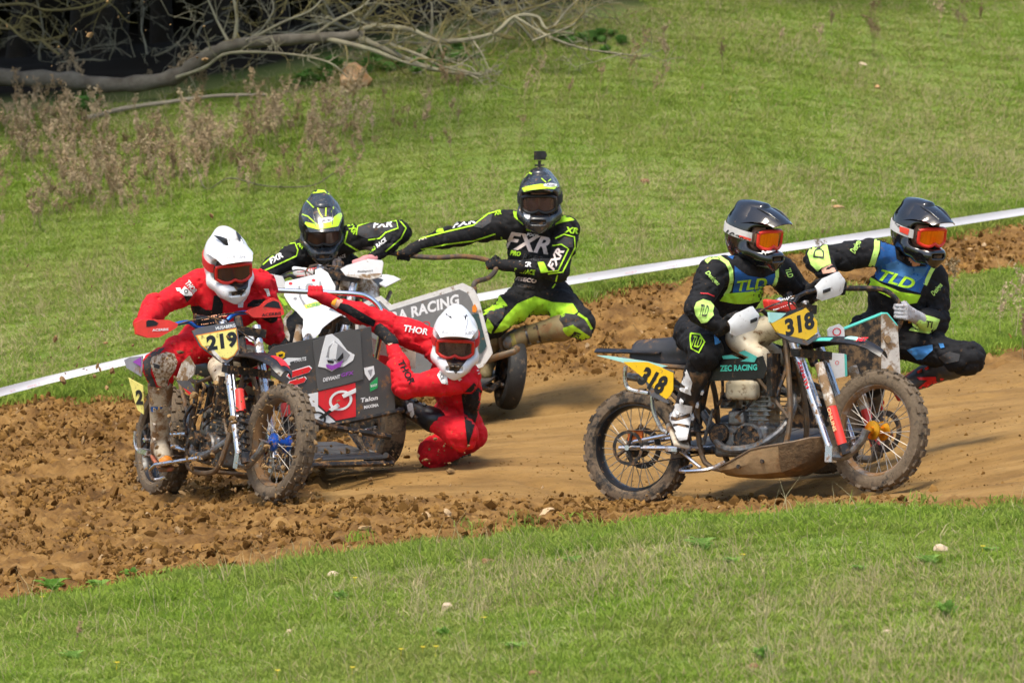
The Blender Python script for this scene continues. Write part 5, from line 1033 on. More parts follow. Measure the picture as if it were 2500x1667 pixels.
r2.flat('banner', ZZ(z7, [(362, 920), (440, 905), (440, 1020), (580, 1140), (375, 1185), (335, 1040)]), N2, INKW, .010, .004, no); r2.flat('banner', ZZ(z7, [(442, 900), (738, 830), (742, 1098), (645, 1118), (585, 1130), (445, 1005)]), N2, INKR, .010, .004, no)
def ring(cx, cy, rx, ry, th, rot=0, n=26):
    o = [(cx+rx*math.cos(t)*math.cos(rot)-ry*math.sin(t)*math.sin(rot), cy+rx*math.cos(t)*math.sin(rot)+ry*math.sin(t)*math.cos(rot)) for t in [2*math.pi*i/n for i in range(n)]]; k = (rx-th)/rx
    return [(o[i], o[(i+1) % n], (cx+(o[(i+1) % n][0]-cx)*k, cy+(o[(i+1) % n][1]-cy)*k), (cx+(o[i][0]-cx)*k, cy+(o[i][1]-cy)*k)) for i in range(n)]
def ring_obj(r, name, qs, fn, m, lift, parent):
    mb = MB(); n = r.nrm(fn)
    for q in qs: mb.add([fn(*p)+n*lift for p in q], [(0, 1, 2, 3)])
    return r.add(name, mb, m, parent, None)
ring_obj(r2, 'chain_ring', [tuple(z7(*p) for p in q) for q in ring(618, 970, 96, 78, 22, -.4)], N2, INKW, .016, no); ring_obj(r2, 'chain_ring', [tuple(z7(*p) for p in q) for q in ring(428, 1120, 74, 62, 16, -.2)], N2, INK, .016, no)
r2.flat('chain_link', ZZ(z7, [(625, 925), (738, 870), (738, 905), (640, 950)]), N2, INKW, .019, .003, no); r2.flat('chain_link', ZZ(z7, [(440, 1105), (540, 1035), (560, 1050), (460, 1120)]), N2, INK, .019, .003, no); r2.flat('chain_link', ZZ(z7, [(520, 1040), (590, 990), (610, 1015), (545, 1055)]), N2, INKW, .022, .003, no)
for (x0, y0, w_, h_) in ((197, 775, 188, 52), (200, 845, 145, 45), (217, 892, 64, 38)):
    P_ = [(x0, y0-h_*.05), (x0+.12*w_, y0-h_*.62), (x0+.90*w_, y0-h_*.62-w_*.22), (x0+w_, y0-h_*.3-w_*.22), (x0+.88*w_, y0+h_*.25-w_*.22), (x0+.12*w_, y0+h_*.30)]
    cx, cy = sum(p[0] for p in P_)/6, sum(p[1] for p in P_)/6; r2.flat('arrow_flash', ZZ(z7, [(cx+(x-cx)*1.09, cy+(y-cy)*1.22) for x, y in P_]), N2, INKW, .009, .003, no); r2.flat('arrow_flash', ZZ(z7, P_), N2, BRED, .012, .003, no)
r2.text('board_print', 'PARTS', *z7(300, 645), 30, 9, 10, N2, INKW, .009, .03, .2, no); r2.flat('board_logo', ZZ(z7, [(155, 650), (200, 630), (300, 632), (290, 645), (215, 665), (220, 690), (185, 690), (190, 670)]), N2, INKW, .009, .003, no)
r2.flat('shield', ZZ(z7, [(105, 595), (150, 578), (178, 590), (172, 625), (140, 645), (112, 628)]), N2, YLW, .009, .003, no); r2.flat('shield_mark', ZZ(z7, [(125, 605), (160, 597), (158, 615), (128, 622)]), N2, INK, .012, .002, no)
r2.flat('shield', ZZ(z7, [(808, 712), (885, 695), (893, 760), (850, 812), (815, 760)]), N2, INKW, .009, .003, no); r2.flat('shield_mark', ZZ(z7, [(835, 730), (875, 720), (860, 780)]), N2, INKG, .012, .002, no); r2.flat('sticker', ZZ(z7, [(855, 840), (915, 785), (915, 870), (858, 900)]), N2, GRN, .009, .003, no); r2.text('board_print', 'BOOT', *z7(886, 850), 16, 6, 12, N2, INKW, .012, .03, 0, no)
r2.text('board_print', 'Talon', *z7(850, 958), 42, 11, 10, N2, INKW, .009, .03, .2, no); r2.text('board_print', 'MAXIMA', *z7(865, 1015), 36, 8, 10, N2, INKW, .009, .03, .1, no)
r2.add('nose_edge', MB().tube([N2(752, 1048), N2(860, 1027), N2(985, 1000)], .016, 8), DRK, no)
br = MB().tube([W(*z7(650, 1200), .1), W(*z7(740, 1240), .1), W(*z7(910, 1190), .2)], .014, 8).tube([W(*z7(690, 1215), .1), W(*z7(800, 1370), .25), W(*z7(920, 1390), .3)], .012, 8); r2.add('wheel_bracket', br, SLV)
cp = lambda px, py: W(px, py, .34+.41*(px-930)/388); r2.flat('sidecar_panel', ZZ(z7, [(870, 470), (990, 520), (1225, 570), (1220, 720), (1090, 690), (880, 640)]), cp, CREAM, 0, .01); r2.flat('panel_stripe', ZZ(z7, [(875, 600), (990, 615), (1050, 700), (900, 705)]), cp, BRED, .01, .008)
r2.add('grab_rail', MB().tube(catmull([W(560, 705, .10), W(655, 708, .12), W(760, 713, .15), W(860, 717, .18), W(895, 724, .2), W(920, 742, .2), W(932, 768, .2), W(932, 800, .2), W(915, 900, .25), W(905, 1000, .3)], 6), .0155, 12), CHR)

# ---- 3: white machine behind
A = W(890, 1022, 3.63)
r3 = Rig('sidecar_motorcycle', A, 'white sidecar motorcycle with grey lettered side panel, partly hidden behind', R(100), R(6), R(-2), R(2), W(752, 958, 2.03), R(98), R(7))
st3 = dict(rearc=W(875, 900, 3.63), k=1., leg=SLV, floor=BOARD)
r3.wheel('rear_wheel', st3['rearc'], r3.bike, .335, .15, DRK, RUBM, BLKC)
r3.wheel('front_wheel', W(752, 958, 2.03), r3.front, .342, .105, DRK, RUBM, BLKC)
r3.wheel('sidecar_wheel', W(1246, 913, 2.9), Frame((0, 0, 0), R(78), R(-8)), .24, .12, DRK, RUBS, BLK, True, 0)
body_common(r3, st3); B3 = st3['B']
def z8(x, y): return (620+x/2.8, 350+y/2.8)
def z3(x, y): return (600+x/2.24, 340+y/2.24)
def zb(x, y): return (640+x/5.6, 600+y/5.6)
P3_ = lambda px, py: W(px, py, 2.30-.15*(px-760)/385-.32*(py-700)/385)
npl = r3.flat('number_plate', ZZ(zb, [(320, 490), (540, 440), (725, 395), (725, 330), (800, 305), (900, 370), (1000, 550), (1000, 640), (960, 840), (840, 900), (690, 1010), (560, 1000), (470, 900), (400, 840), (300, 680)]), P3_, WHT, 0, .008)
for P_ in ([(495, 560), (520, 545), (545, 720), (600, 800), (570, 815), (505, 700)], [(590, 560), (620, 520), (690, 515), (715, 570), (700, 600), (650, 620), (600, 600)], [(785, 490), (800, 485), (840, 600), (800, 620), (780, 560)]): r3.flat('plate_mark', ZZ(zb, P_), P3_, INKG, .004, .004, npl)
r3.flat('plate_sticker', ZZ(zb, [(575, 815), (740, 765), (860, 780), (800, 810), (600, 865)]), P3_, mat('sticker_yellow', (.85, .75, .1), .5), .004, .004, npl); r3.text('plate_print', 'ACERBIS', *zb(700, 815), 34, 8, 12, P3_, GRN, .008, .03, .1, npl)
for q in ((390, 518), (705, 475), (455, 725)): r3.flat('plate_bolt', [(zb(*q)[0]+5*math.cos(t), zb(*q)[1]+3.6*math.sin(t)) for t in [i*.785 for i in range(8)]], P3_, INKR if q[1] < 600 else INKG, .004, .004, npl)
GR3, GL3 = W(645, 690, 2.75), W(880, 652, 2.63); MID3 = W(757, 672, 2.70)
bars(r3, GR3, GL3, MID3, .01, WHT, 'RENTHAL', INKR)
GF3 = lambda px, py: W(px, py, 2.50-.15*(px-880)/385-.1*(py-655)/385)
o = r3.flat('hand_guard', ZZ(zb, [(1070, 320), (1160, 270), (1450, 180), (1640, 200), (1660, 240), (1630, 430), (1470, 465), (1150, 415)]), GF3, WHT, 0, .02); r3.flat('guard_lip', ZZ(zb, [(1150, 400), (1630, 375), (1630, 425), (1470, 462), (1180, 420)]), GF3, WHTM, .008, .012, o); r3.text('guard_print', 'Polisport', *zb(1415, 350), 38, 6, 5, GF3, INK, .014, .02, .2, o)
o = r3.flat('hand_guard', [(600, 680), (640, 665), (690, 675), (700, 700), (660, 715), (605, 712)], lambda px, py: W(px, py, 2.62-.15*(px-650)/385), WHT, 0, .02)
fd, rows = fender(r3, .18, WHT, [(-.58, 0, .46), (-.35, 0, .50), (-.10, 0, .50), (.10, 0, .46), (.22, 0, .40)])
tk = r3.sdf('fuel_tank', [cone(B3(.66, 0, .95), B3(.92, 0, 1.02), .085, .07, flat=(r3.bike.l, 1.25)), cone(B3(.70, -.10, .92), B3(.90, -.13, .84), .055, .05), cone(B3(.70, .10, .92), B3(.90, .13, .84), .055, .05)], .012, WHTM, .05)
r3.sdf('seat', [cone(B3(-.02, 0, .90), B3(.62, 0, .90), .05, .066, flat=(r3.bike.u, .6))], .012, mat('seat_cover3', (.022, .022, .026), .55), .04)
r3.add('rear_fender', MB().sheet([[B3(-.32+.07*i, .09*j/2, .92-.02*(j/2)**2) for j in range(-2, 3)] for i in range(8)], .008), WHT, None, 50)
S3 = lambda px, py: W(px, py, 2.55)
sp = r3.flat('radiator_shroud', ZZ(zb, [(290, 1000), (340, 930), (400, 870), (420, 900), (330, 1010), (330, 1090), (380, 1220), (370, 1310), (310, 1240)]), S3, WHTM, 0, .012); r3.flat('shroud_strip', ZZ(zb, [(175, 710), (230, 690), (310, 740), (350, 810), (300, 820), (250, 740)]), S3, mat('lime_strip', (.42, .75, .05), .45), 0, .012, sp)
N3 = lambda px, py: W(px, py, 2.45-.17*(px-870)/385)
OUT3 = [(868, 745), (930, 722), (955, 744), (1129, 691), (1156, 704), (1169, 728), (1203, 862), (1180, 895), (1000, 950), (868, 960)]
no = r3.flat('sidecar_nose', OUT3, N3, mat('nose_white', (.70, .68, .64), .45, var=.1, mud=.25, mudscale=20), 0, .012)
r3.flat('nose_board', [(876, 757), (928, 734), (952, 758), (1122, 706), (1143, 716), (1154, 738), (1186, 852), (1172, 883), (1000, 938), (876, 948)], N3, mat('nose_grey', (.19, .19, .185), .5, mud=.16, mudscale=16), .009, .006, no)
r3.text('nose_print', 'RA RACING', 1038, 753, 176, 27, 15.5, N3, INKW, .013, .04, .22, no)
r3.flat('nose_sticker', ZZ(z3, [(1240, 915), (1255, 900), (1268, 925), (1262, 945), (1242, 945)]), N3, ORA, .013, .003, no); ring_obj(r3, 'nose_ring', [tuple(z3(*p) for p in q) for q in ring(985, 1015, 26, 20, 6, -.3)], N3, INKR, .0135, no)
r3.flat('nose_print_panel', ZZ(z3, [(1225, 960), (1275, 950), (1320, 1130), (1290, 1170), (1260, 1160)]), N3, mat('dark_teal_print', (.03, .07, .07), .5, mud=.3, mudscale=30), .013, .003, no)
r3.add('grab_rail', MB().tube(catmull([W(880, 600, 3.0), W(935, 614, 2.9), W(985, 622, 2.85), W(1060, 629, 2.8), W(1130, 626, 2.8), W(1185, 634, 2.8), W(1212, 650, 2.75), W(1195, 677, 2.6), W(1162, 688, 2.45), W(1155, 705, 2.42)], 6), .0165, 10), mat('rail_brown', (.06, .045, .035), .6, mud=.4))
r3.add('rail_clamp', MB().box(W(1155, 712, 2.40), (.05, .05, .06)), BLK)
r3.add('sidecar_bumper', MB().tube([W(1130, 900, 2.6), W(1190, 878, 2.5), W(1255, 858, 2.5), W(1262, 852, 2.6)], .022, 10), mat('bumper_brown', (.20, .15, .10), .4, .6, mud=.5))

# ------------------------------------------------------------------ people
def fabric(name, c, mud=.12, rough=.8): return mat(name, c, rough, var=.10, scale=26, bump=.8, bscale=22, mud=mud+.06, mudscale=44, spec=.25)
F_BLK = fabric('cloth_black', (.012, .012, .013)); F_RED = fabric('cloth_red', (.66, .012, .022), .14); F_LIME = fabric('cloth_lime', (.42, .74, .035), .10); F_NEON = fabric('cloth_neon', (.56, .86, .20), .08)
F_BLUE = fabric('cloth_blue', (.022, .105, .33), .10); F_SKY = fabric('cloth_sky', (.07, .26, .60), .10); F_GREY = fabric('cloth_grey', (.055, .055, .058), .2); F_WHT = fabric('cloth_white', (.76, .75, .74), .15); F_PINK = fabric('cloth_pale', (.72, .60, .55), .1); F_BEIGE = fabric('cloth_beige', (.58, .50, .40), .45)
F_TORSO = {}
SKIN = mat('skin', (.62, .33, .23), .5, var=.08); GLV = fabric('glove_black', (.014, .014, .015), .15); GLVR = fabric('glove_red', (.55, .012, .02), .1); GLVG = fabric('glove_grey', (.42, .42, .45), .2); F_ORA = fabric('cloth_orange', (.80, .34, .03), .1)
def cray(px, py): d = FW + (px-1250)/FPX*RT - (py-833.5)/FPX*UP; return Vector(d).normalized()
_CV = Vector(CAM)
def frame3(f, up):
    f = vec(f).normalized(); up = vec(up); l = up.cross(f).normalized(); u = f.cross(l); return Matrix((f, l, u)).transposed()
class Person:
    def __init__(s, label, J, suit, trouser, torso_flat=.76, bulk=1.07, split=.10, skinneck=False):
        s.J = {k: (W(*v) if not isinstance(v, Vector) else v) for k, v in J.items()}; J = s.J; s.o = J['P'].copy(); s.e = empty('person', s.o); tag(s.e, label, 'person', 'motocross riders and passengers')
        up = (J['N']-J['P']).normalized(); lf = J['SL']-J['SR']; lf = (lf-up*lf.dot(up)).normalized(); fr = lf.cross(up); s.up, s.lf, s.fr = up, lf, fr; b = bulk
        P, N = J['P'], J['N']; C = P.lerp(N, .62); hR = J.get('HR', P-lf*.09-up*.02); hL = J.get('HL', P+lf*.09-up*.02)
        pr = [cone(hR, hL, .108*b, .108*b, 'pelvis', (fr, .86)), cone(P+up*.03, C, .125*b, .148*b, 'torso', (fr, torso_flat)), cone(C-lf*.055, C+lf*.055, .140*b, .140*b, 'torso', (fr, torso_flat)),
              cone(J['SR'].lerp(N, .25), J['SL'].lerp(N, .25), .078*b, .078*b, 'torso'), cone(C+up*.02, N-up*.03, .15*b, .085*b, 'torso', (fr, .72)), cone(N-up*.05, J['H'].lerp(N, .35), .062, .058, 'neck'), ell(J['H'], (.088, .075, .105), frame3(s_fwd(J), (0, 0, 1)), 'head')]
        for q in 'RL':
            S_, E_, W_, K_, A_ = J['S'+q], J['E'+q], J['W'+q], J['K'+q], J['A'+q]; h = hR if q == 'R' else hL
            pr += [cone(S_, S_.lerp(E_, .4), .080*b, .071*b, 'arm'), cone(S_.lerp(E_, .3), E_, .072*b, .063*b, 'arm'), cone(E_, E_.lerp(W_, .45), .065*b, .057*b, 'fore'), cone(E_.lerp(W_, .45), W_, .056*b, .037, 'fore'),
                   cone(h, h.lerp(K_, .5), .100*b, .086*b, 'thigh'), cone(h.lerp(K_, .5), K_, .092*b, .078*b, 'thigh'), ball(K_, .086*b, 'knee'), cone(K_, K_.lerp(A_, .45), .078*b, .062, 'shin'), cone(K_.lerp(A_, .45), A_, .055, .036, 'shin')]
        def disp(Q):
            x, y, z = Q[:, 0], Q[:, 1], Q[:, 2]; n1 = fbm(x*7+y*4+2*fbm(z*5, x*5, 3, 2), z*13+y*6, 5, 3); n2 = fbm(y*11+z*4, x*12+z*9, 9, 3); return .015*(n1-.5)+.012*(n2-.5)+.014*np.maximum(1-np.abs(2*n1-1)*4., 0)**2+.010*np.maximum(1-np.abs(2*n2-1)*4., 0)**2-.003
        V, F = sdf_mesh(pr, .0095, .038, disp); V = smooth_v(V, F, 1, .4)
        tags, k, _ = prim_of(pr, V); tg = np.array(tags)[k]; mats = [suit, trouser, SKIN]
        u = (V-npv(P))@npv(up); low = np.isin(tg, ['pelvis', 'thigh', 'knee', 'shin']) | ((tg == 'torso') & (u < split)); mi = np.where(low, 1, 0); mi = np.where(tg == 'head', 2, mi); mi = np.where((tg == 'neck') & skinneck, 2, mi)
        fm = np.median(mi[F], axis=1).astype(int); s.bvh = bvh_of(V, F); s.bvhs = [s.bvh]
        s.body = mesh_obj('body', V-npv(s.o), F, None, s.e, 180, [suit, trouser, SKIN], fm)
    def add(s, name, V, F, m, parent=None, smooth=180): return mesh_obj(name, np.asarray(V)-npv(s.o), F, m, parent or s.e, smooth)
    def mb(s, name, mb, m, parent=None, smooth=40): return mb.build(name, m, parent or s.e, smooth, lambda v: v-s.o)
    # ---- print laid onto the cloth: outline as worn, found on the surface
    def lay(s, name, P, F, m, bvh=None, parent=None, lift=.004, cut=7.):
        bvh = bvh or s.bvh; bm = bmesh.new(); vs = [bm.verts.new((p[0], -p[1], 0)) for p in P]
        for f in F:
            try: bm.faces.new([vs[i] for i in f])
            except ValueError: pass
        bmesh.ops.triangulate(bm, faces=bm.faces[:])
        for _ in range(6):
            ed = [e for e in bm.edges if e.calc_length() > cut]
            if not ed: break
            bmesh.ops.subdivide_edges(bm, edges=ed, cuts=1); bmesh.ops.triangulate(bm, faces=[f for f in bm.faces if len(f.verts) > 3])
        miss = []; hits = []
        for v in bm.verts:
            d = cray(v.co.x, -v.co.y); h = bvh.ray_cast(_CV, d, 80)
            if h[0] is None: miss.append((v, d))
            else: v.co = h[0]-d*lift+h[1]*.001*(1 if h[1].dot(d) < 0 else -1); hits.append(v)
        bmesh.ops.delete(bm, geom=[v for v, _ in miss], context='VERTS')
        # drop faces that bridge two separate surfaces
        bad = [f for f in bm.faces if max(e.calc_length() for e in f.edges) > .085]; bmesh.ops.delete(bm, geom=bad, context='FACES_ONLY')
        loose = [v for v in bm.verts if not v.link_faces]; bmesh.ops.delete(bm, geom=loose, context='VERTS')
        for v in bm.verts: v.co -= s.o
        bmesh.ops.recalc_face_normals(bm, faces=bm.faces)
        me = bpy.data.meshes.new(name); bm.to_mesh(me); bm.free(); me.materials.append(m); me.shade_smooth()
        o = bpy.data.objects.new(name, me); COL.objects.link(o); o.parent = parent or s.e; return o
    def poly(s, name, P, m, **k): return s.lay(name, P, [tuple(range(len(P)))], m, **k)
    def strip(s, name, P, w, m, **k):
        V = []; n = len(P)
        for i in range(n):
            dx, dy = P[min(i+1, n-1)][0]-P[max(i-1, 0)][0], P[min(i+1, n-1)][1]-P[max(i-1, 0)][1]; l = math.hypot(dx, dy) or 1; V += [(P[i][0]-dy/l*w/2, P[i][1]+dx/l*w/2), (P[i][0]+dy/l*w/2, P[i][1]-dx/l*w/2)]
        return s.lay(name, V, [(2*i, 2*i+2, 2*i+3, 2*i+1) for i in range(n-1)], m, **k)
    def text(s, name, t, c, w, h, ang, m, bold=.03, shear=.2, **k):
        V, F = text_mesh(t, bold, shear); ca, sa = math.cos(R(ang)), math.sin(R(ang)); sx = w/(V[:, 0].max()-V[:, 0].min())
        return s.lay(name, [(c[0]+(x*sx*ca-y*h*sa), c[1]-(x*sx*sa+y*h*ca)) for x, y in V], F, m, **k)
    # ---- glove closed round a bar
    def glove(s, q, g, axis, m, back, m2=None):
        """g grip centre, axis bar direction, back direction the back of the hand faces"""
        w_ = s.J['W'+q]; g = vec(g); a = vec(axis).normalized(); d = g-w_; d = (d-a*d.dot(a)).normalized(); n = vec(back); n = (n-a*n.dot(a)-d*n.dot(d)).normalized(); pr = []
        K = [g + a*(i-1.5)*.0225 + n*.036 - d*.006 for i in range(4)]
        pr.append(cone(w_, w_.lerp((K[1]+K[2])/2, .5), .036, .040, 'palm', (n, .8)))
        for kk in K: pr.append(cone(w_.lerp((K[1]+K[2])/2, .35), kk, .026, .016, 'palm'))
        for i, kk in enumerate(K):
            c = g + a*(i-1.5)*.0215; ln = (.95, 1.05, 1.0, .85)[i]; pts = [kk]
            for th in (40, -15, -75, -130): t = R(90-(90-th)*ln); pts.append(c + (d*math.cos(t)+n*math.sin(t))*.031)
            for j in range(4): pr.append(cone(pts[j], pts[j+1], .0115-.0006*j, .0110-.0006*j, 'finger', k=.006))
        sd = -1 if q == 'R' else 1; tb = w_.lerp(g, .45)+a*sd*.030; sgn = 1. if (K[0]-tb).length > (K[3]-tb).length else -1.
        e0 = g + a*sgn*.045-d*.030; pr += [cone(w_.lerp(g, .35)+a*sgn*.02, e0, .020, .015, 'thumb', k=.01), cone(e0, g+a*sgn*.032-n*.030+d*.006, .0135, .012, 'thumb', k=.008), cone(g+a*sgn*.032-n*.030+d*.006, g+a*sgn*.016-n*.026+d*.026, .012, .010, 'thumb', k=.008)]
        pr.append(cone(w_-(g-w_).normalized()*.03, w_+(g-w_).normalized()*.01, .038, .037, 'cuff', k=.012))
        V, F = sdf_mesh(pr, .0042, .014); o = s.add('glove', V, F, m); s.bvhs.append(bvh_of(V, F)); o_b = s.bvhs[-1]
        if m2:
            kn = MB()
            for kk in K: kn.box(kk+n*.010, (.016, .016, .008), Matrix((a, d, n)).transposed())
            s.mb('knuckle_pads', kn, m2, o, None)
        return o, o_b
    def boot(s, q, toe, m, sole, top=.58, m2=None, wide=1.):
        K_, A_ = s.J['K'+q], s.J['A'+q]; toe = W(*toe); T = A_.lerp(K_, top); ax = (K_-A_).normalized(); dn = (toe-A_); dn = (dn-ax*dn.dot(ax)).normalized()
        heel = A_-ax*.055-dn*.045; tip = heel + (toe-heel).normalized()*.255; tip = heel + ((toe-heel).normalized()*.6+dn*.4).normalized()*.25; sd = ax.cross(dn).normalized(); dd = (tip-heel).normalized(); un = sd.cross(dd)*-1; un = un if un.dot(ax) > 0 else -un
        pr = [cone(T, A_, .080*wide, .060*wide, 'shaft', (sd, .88)), cone(A_, heel+un*.01, .055*wide, .046*wide, 'foot'), cone(heel+un*.02, tip-dd*.03+un*.006, .047*wide, .040*wide, 'foot', (un, .85)), cone(A_+dd*.02, tip-dd*.08+un*.025, .054*wide, .040*wide, 'foot'), cone(T+ax*.005, T-ax*.02, .085*wide, .083*wide, 'cuff', (sd, .88), k=.006)]
        V, F = sdf_mesh(pr, .0065, .018); o = s.add('boot', V, F, m); bv = bvh_of(V, F)
        M = np.array(Matrix((dd, sd, un)).transposed()); V2, F2 = sdf_mesh([rbox(heel+dd*.115-un*.042, (.135, .048*wide, .013), .012, M), rbox(heel+dd*.01-un*.052, (.035, .044*wide, .018), .010, M)], .006, .012); s.add('sole', V2, F2, sole, o)
        bk = MB()
        for j, t in enumerate((.15, .42, .70)): c = A_.lerp(T, t)+dn*.045; bk.box(c-sd*.046, (.050, .014, .022), Matrix((dn, sd, ax)).transposed()).box(c+sd*.046, (.050, .014, .022), Matrix((dn, sd, ax)).transposed())
        s.mb('buckles', bk, m2 or sole, o, 30); return o, bv
    def helmet(s, fwd, up, st):
        M = frame3(fwd, up); c = s.J['H']; hs = st.get('size', 1.10); X = lambda V: (np.asarray(V)*hs@np.array(M).T)+npv(c); s.hX = X
        V, F = HELM; Vw = X(V); s.hel = s.add('helmet', Vw, F, st['shell'], None, 60); hb = bvh_of(Vw, F); s.hb = hb
        lin = X(HELM_IN[0]); s.add('lining', lin, HELM_IN[1], mat('helmet_lining', (.012, .012, .013), .9), s.hel)
        def loc(p): return vec(X(np.array([p]))[0])
        rows = []
        for i in range(11):
            t = i/10; x = .015+.225*t; zc = .170-.018*t-.050*t*t; hw = .118-.012*t-.024*t**3; dr = .085*(1-t)**1.2+.022
            rows.append([loc((x-.035*(abs(j)/4)**2*(1 if t > .6 else .4), hw*j/4, zc-dr*(abs(j)/4)**2.2+(.008*(1-t) if abs(j) == 2 else 0))) for j in range(-4, 5)])
        vm = MB().sheet(rows, .006); s.vis = s.mb('visor', vm, st['visor'], s.hel, 60); s.vb = bvh_of(vm.V, vm.F)
        for j in (2, 6): s.mb('visor_rib', MB().tube([rows[i][j]+(rows[0][4]-c).normalized()*.004 for i in range(2, 10)], [.003, .006, .007, .007, .006, .005, .004, .002], 6), st['visor'], s.vis, 60)
        gx = lambda y: .150-3.3*y*y
        lens = [[loc((gx(y)+.002, y, z0+(z1-z0)*k/4)) for k in range(5)] for y, z0, z1 in [(-.096+.192*i/10, (-.056+.018*max(0, 1-abs(-.096+.192*i/10)/.028))*(1-.38*abs(i/5-1)**4), .044*(1-.34*abs(i/5-1)**4)) for i in range(11)]]
        lm = MB().sheet(lens, .004); s.len = s.mb('goggle_lens', lm, st['lens'], s.hel, 60)
        fc = MB()
        for y in (-.032, .032): fc.tube([loc((.070/hs, y, .014)), loc((.090/hs, y, .014))], [.016, .010], 8)
        s.mb('eyes', fc, INK, s.hel, 40); s.mb('nose', MB().tube([loc((.075/hs, 0, .02)), loc((.105/hs, 0, -.018)), loc((.085/hs, 0, -.026))], [.008, .014, .010], 8), SKIN, s.hel, 60)
        ed = [r_[4] for r_ in lens] + lens[-1][3:0:-1] + [r_[0] for r_ in reversed(lens)] + lens[0][1:4]; ed.append(ed[0]); s.mb('goggle_frame', MB().tube(ed, .0105, 8, False), st['frame'], s.hel, 60)
        s.mb('goggle_foam', MB().tube([p-vec(np.array(M)@np.array([.012, 0, 0])) for p in ed], .013, 6, False), BLK, s.hel, 60)
        band = []
        for i in range(26):
            a = R(52+256*i/25); z = .0+.020*math.sin((a-R(52))/R(256)*math.pi); rw = []
            for zz in (.024, 0, -.024):
                o_ = loc((0, 0, z+zz)); d_ = (loc((math.cos(a), math.sin(a), z+zz))-o_).normalized(); h = hb.ray_cast(o_+d_*.4, -d_, .5); rw.append((h[0] if h[0] is not None else o_+d_*.12)+d_*.004)
            band.append(rw)
        bm_ = MB().sheet(band, .004); s.mb('goggle_strap', bm_, st['strap'], s.hel, 60); s.sb = bvh_of(bm_.V, bm_.F)
        vt = MB()
        vt.box(loc((.188, 0, -.106)), (.012, .060, .024), M)
        s.mb('chin_vent', vt, st.get('vent', BLK), s.hel, None)
        if st.get('peakbolt'): s.mb('visor_bolt', MB().tube([loc((.03, 0, .166)), loc((.035, 0, .182))], .012, 10), st['peakbolt'], s.hel)
def s_fwd(J): return (0, -1, 0)
def make_helmet():
    pr = [ell((-.018, 0, .030), (.152, .124, .136)), ell((-.012, 0, -.045), (.142, .118, .125)), cone((.05, -.092, -.085), (.160, -.030, -.105), .040, .036), cone((.05, .092, -.085), (.160, .030, -.105), .040, .036), cone((.150, -.03, -.105), (.150, .03, -.105), .040, .040), cone((-.10, 0, .150), (.06, 0, .160), .018, .022, flat=((0, 1, 0), 1.8)),
          cone((.10, -.055, -.145), (.155, 0, -.150), .022, .020), cone((.10, .055, -.145), (.155, 0, -.150), .022, .020)]
    pr += [rbox((.175, 0, -.004), (.120, .124, .062), .035, op='-', k=.012), ell((-.010, 0, -.035), (.118, .096, .140), op='-', k=.01), rbox((-.03, 0, -.235), (.20, .2, .075), .01, op='-', k=.02), rbox((.20, 0, -.10), (.02, .045, .012), .005, op='-', k=.006)]
    V, F = sdf_mesh(pr, .0055, .045); V = smooth_v(V, F, 1, .4); p2 = [ell((-.010, 0, -.030), (.114, .093, .128))]
    p2 += [rbox((.16, 0, -.004), (.14, .09, .050), .03, op='-', k=.01), ell((.01, 0, -.05), (.098, .080, .16), op='-', k=.01)]
    V2, F2 = sdf_mesh(p2, .008, .02); return (V, F), (V2, F2)
HELM, HELM_IN = make_helmet()
H_BLK = mat('helmet_black', (.006, .006, .007), .12, var=0, coat=.8, mud=.06, mudscale=30); H_WHT = mat('helmet_white', (.80, .80, .81), .25, var=.03, coat=.3, mud=.15, mudscale=60); H_GRY = mat('helmet_grey', (.030, .034, .040), .25, var=.3, scale=12, coat=.4, mud=.22, mudscale=30)
LIME_P = mat('lime_paint', (.55, .83, .02), .3, var=.05, coat=.3, mud=.08, mudscale=40)
def lens_mat(name, c1, c2, rough=.08, metal=.9):
    m = mat(name, c1, rough, metal, var=.4, scale=5, col2=c2); return m
L_FIRE = lens_mat('mirror_lens', (.85, .16, .01), (.75, .42, .02)); L_DRK = lens_mat('smoke_lens', (.05, .035, .03), (.12, .06, .045), .06, .3); L_CLR = mat('brown_lens', (.10, .06, .045), .08, .0, var=.4, scale=5, col2=(.16, .10, .08), alpha=.5)
STRAP_R = mat('strap_red', (.60, .02, .02), .7); STRAP_W = mat('strap_white', (.6, .57, .55), .7)
def zA(x, y): return (1650+x/4.48, 470+y/4.48)
def z4(x, y): return (1900+x/3.0154, 460+y/3.0154)
CAMB = Vector((0, -1, .25))
# ---------------- rider of 318
TC = fabric('suit_black_blue', (.012, .012, .014), .06)
p1 = Person('rider in black helmet and lime and blue top steering motorcycle 318', dict(P=(1702, 806, -1.48), N=(1840, 655, -1.62), H=(1838, 571, -1.66), SR=(1742, 662, -1.82), SL=(1912, 664, -1.50), ER=(1702, 756, -1.93), WR=W(1765, 800, -1.97), EL=(1950, 726, -1.25), WL=(1988, 706, -1.44),
     KR=(1722, 858, -1.86), AR=(1662, 1018, -1.66), KL=(1885, 880, -1.28), AL=(1800, 1030, -1.18), HR=(1694, 812, -1.56), HL=(1722, 808, -1.40)), TC, TC)
BLKST = dict(size=1.03, shell=H_BLK, visor=H_BLK, lens=L_FIRE, frame=mat('frame_red', (.75, .035, .02), .35), strap=STRAP_W)
p1.helmet((.72, -.66, -.16), (.0, 0, 1), BLKST)
p1.glove('R', GR1, GL1-GR1, GLV, CAMB); p1.glove('L', GL1, GL1-GR1, GLV, Vector((0, -.3, 1)))
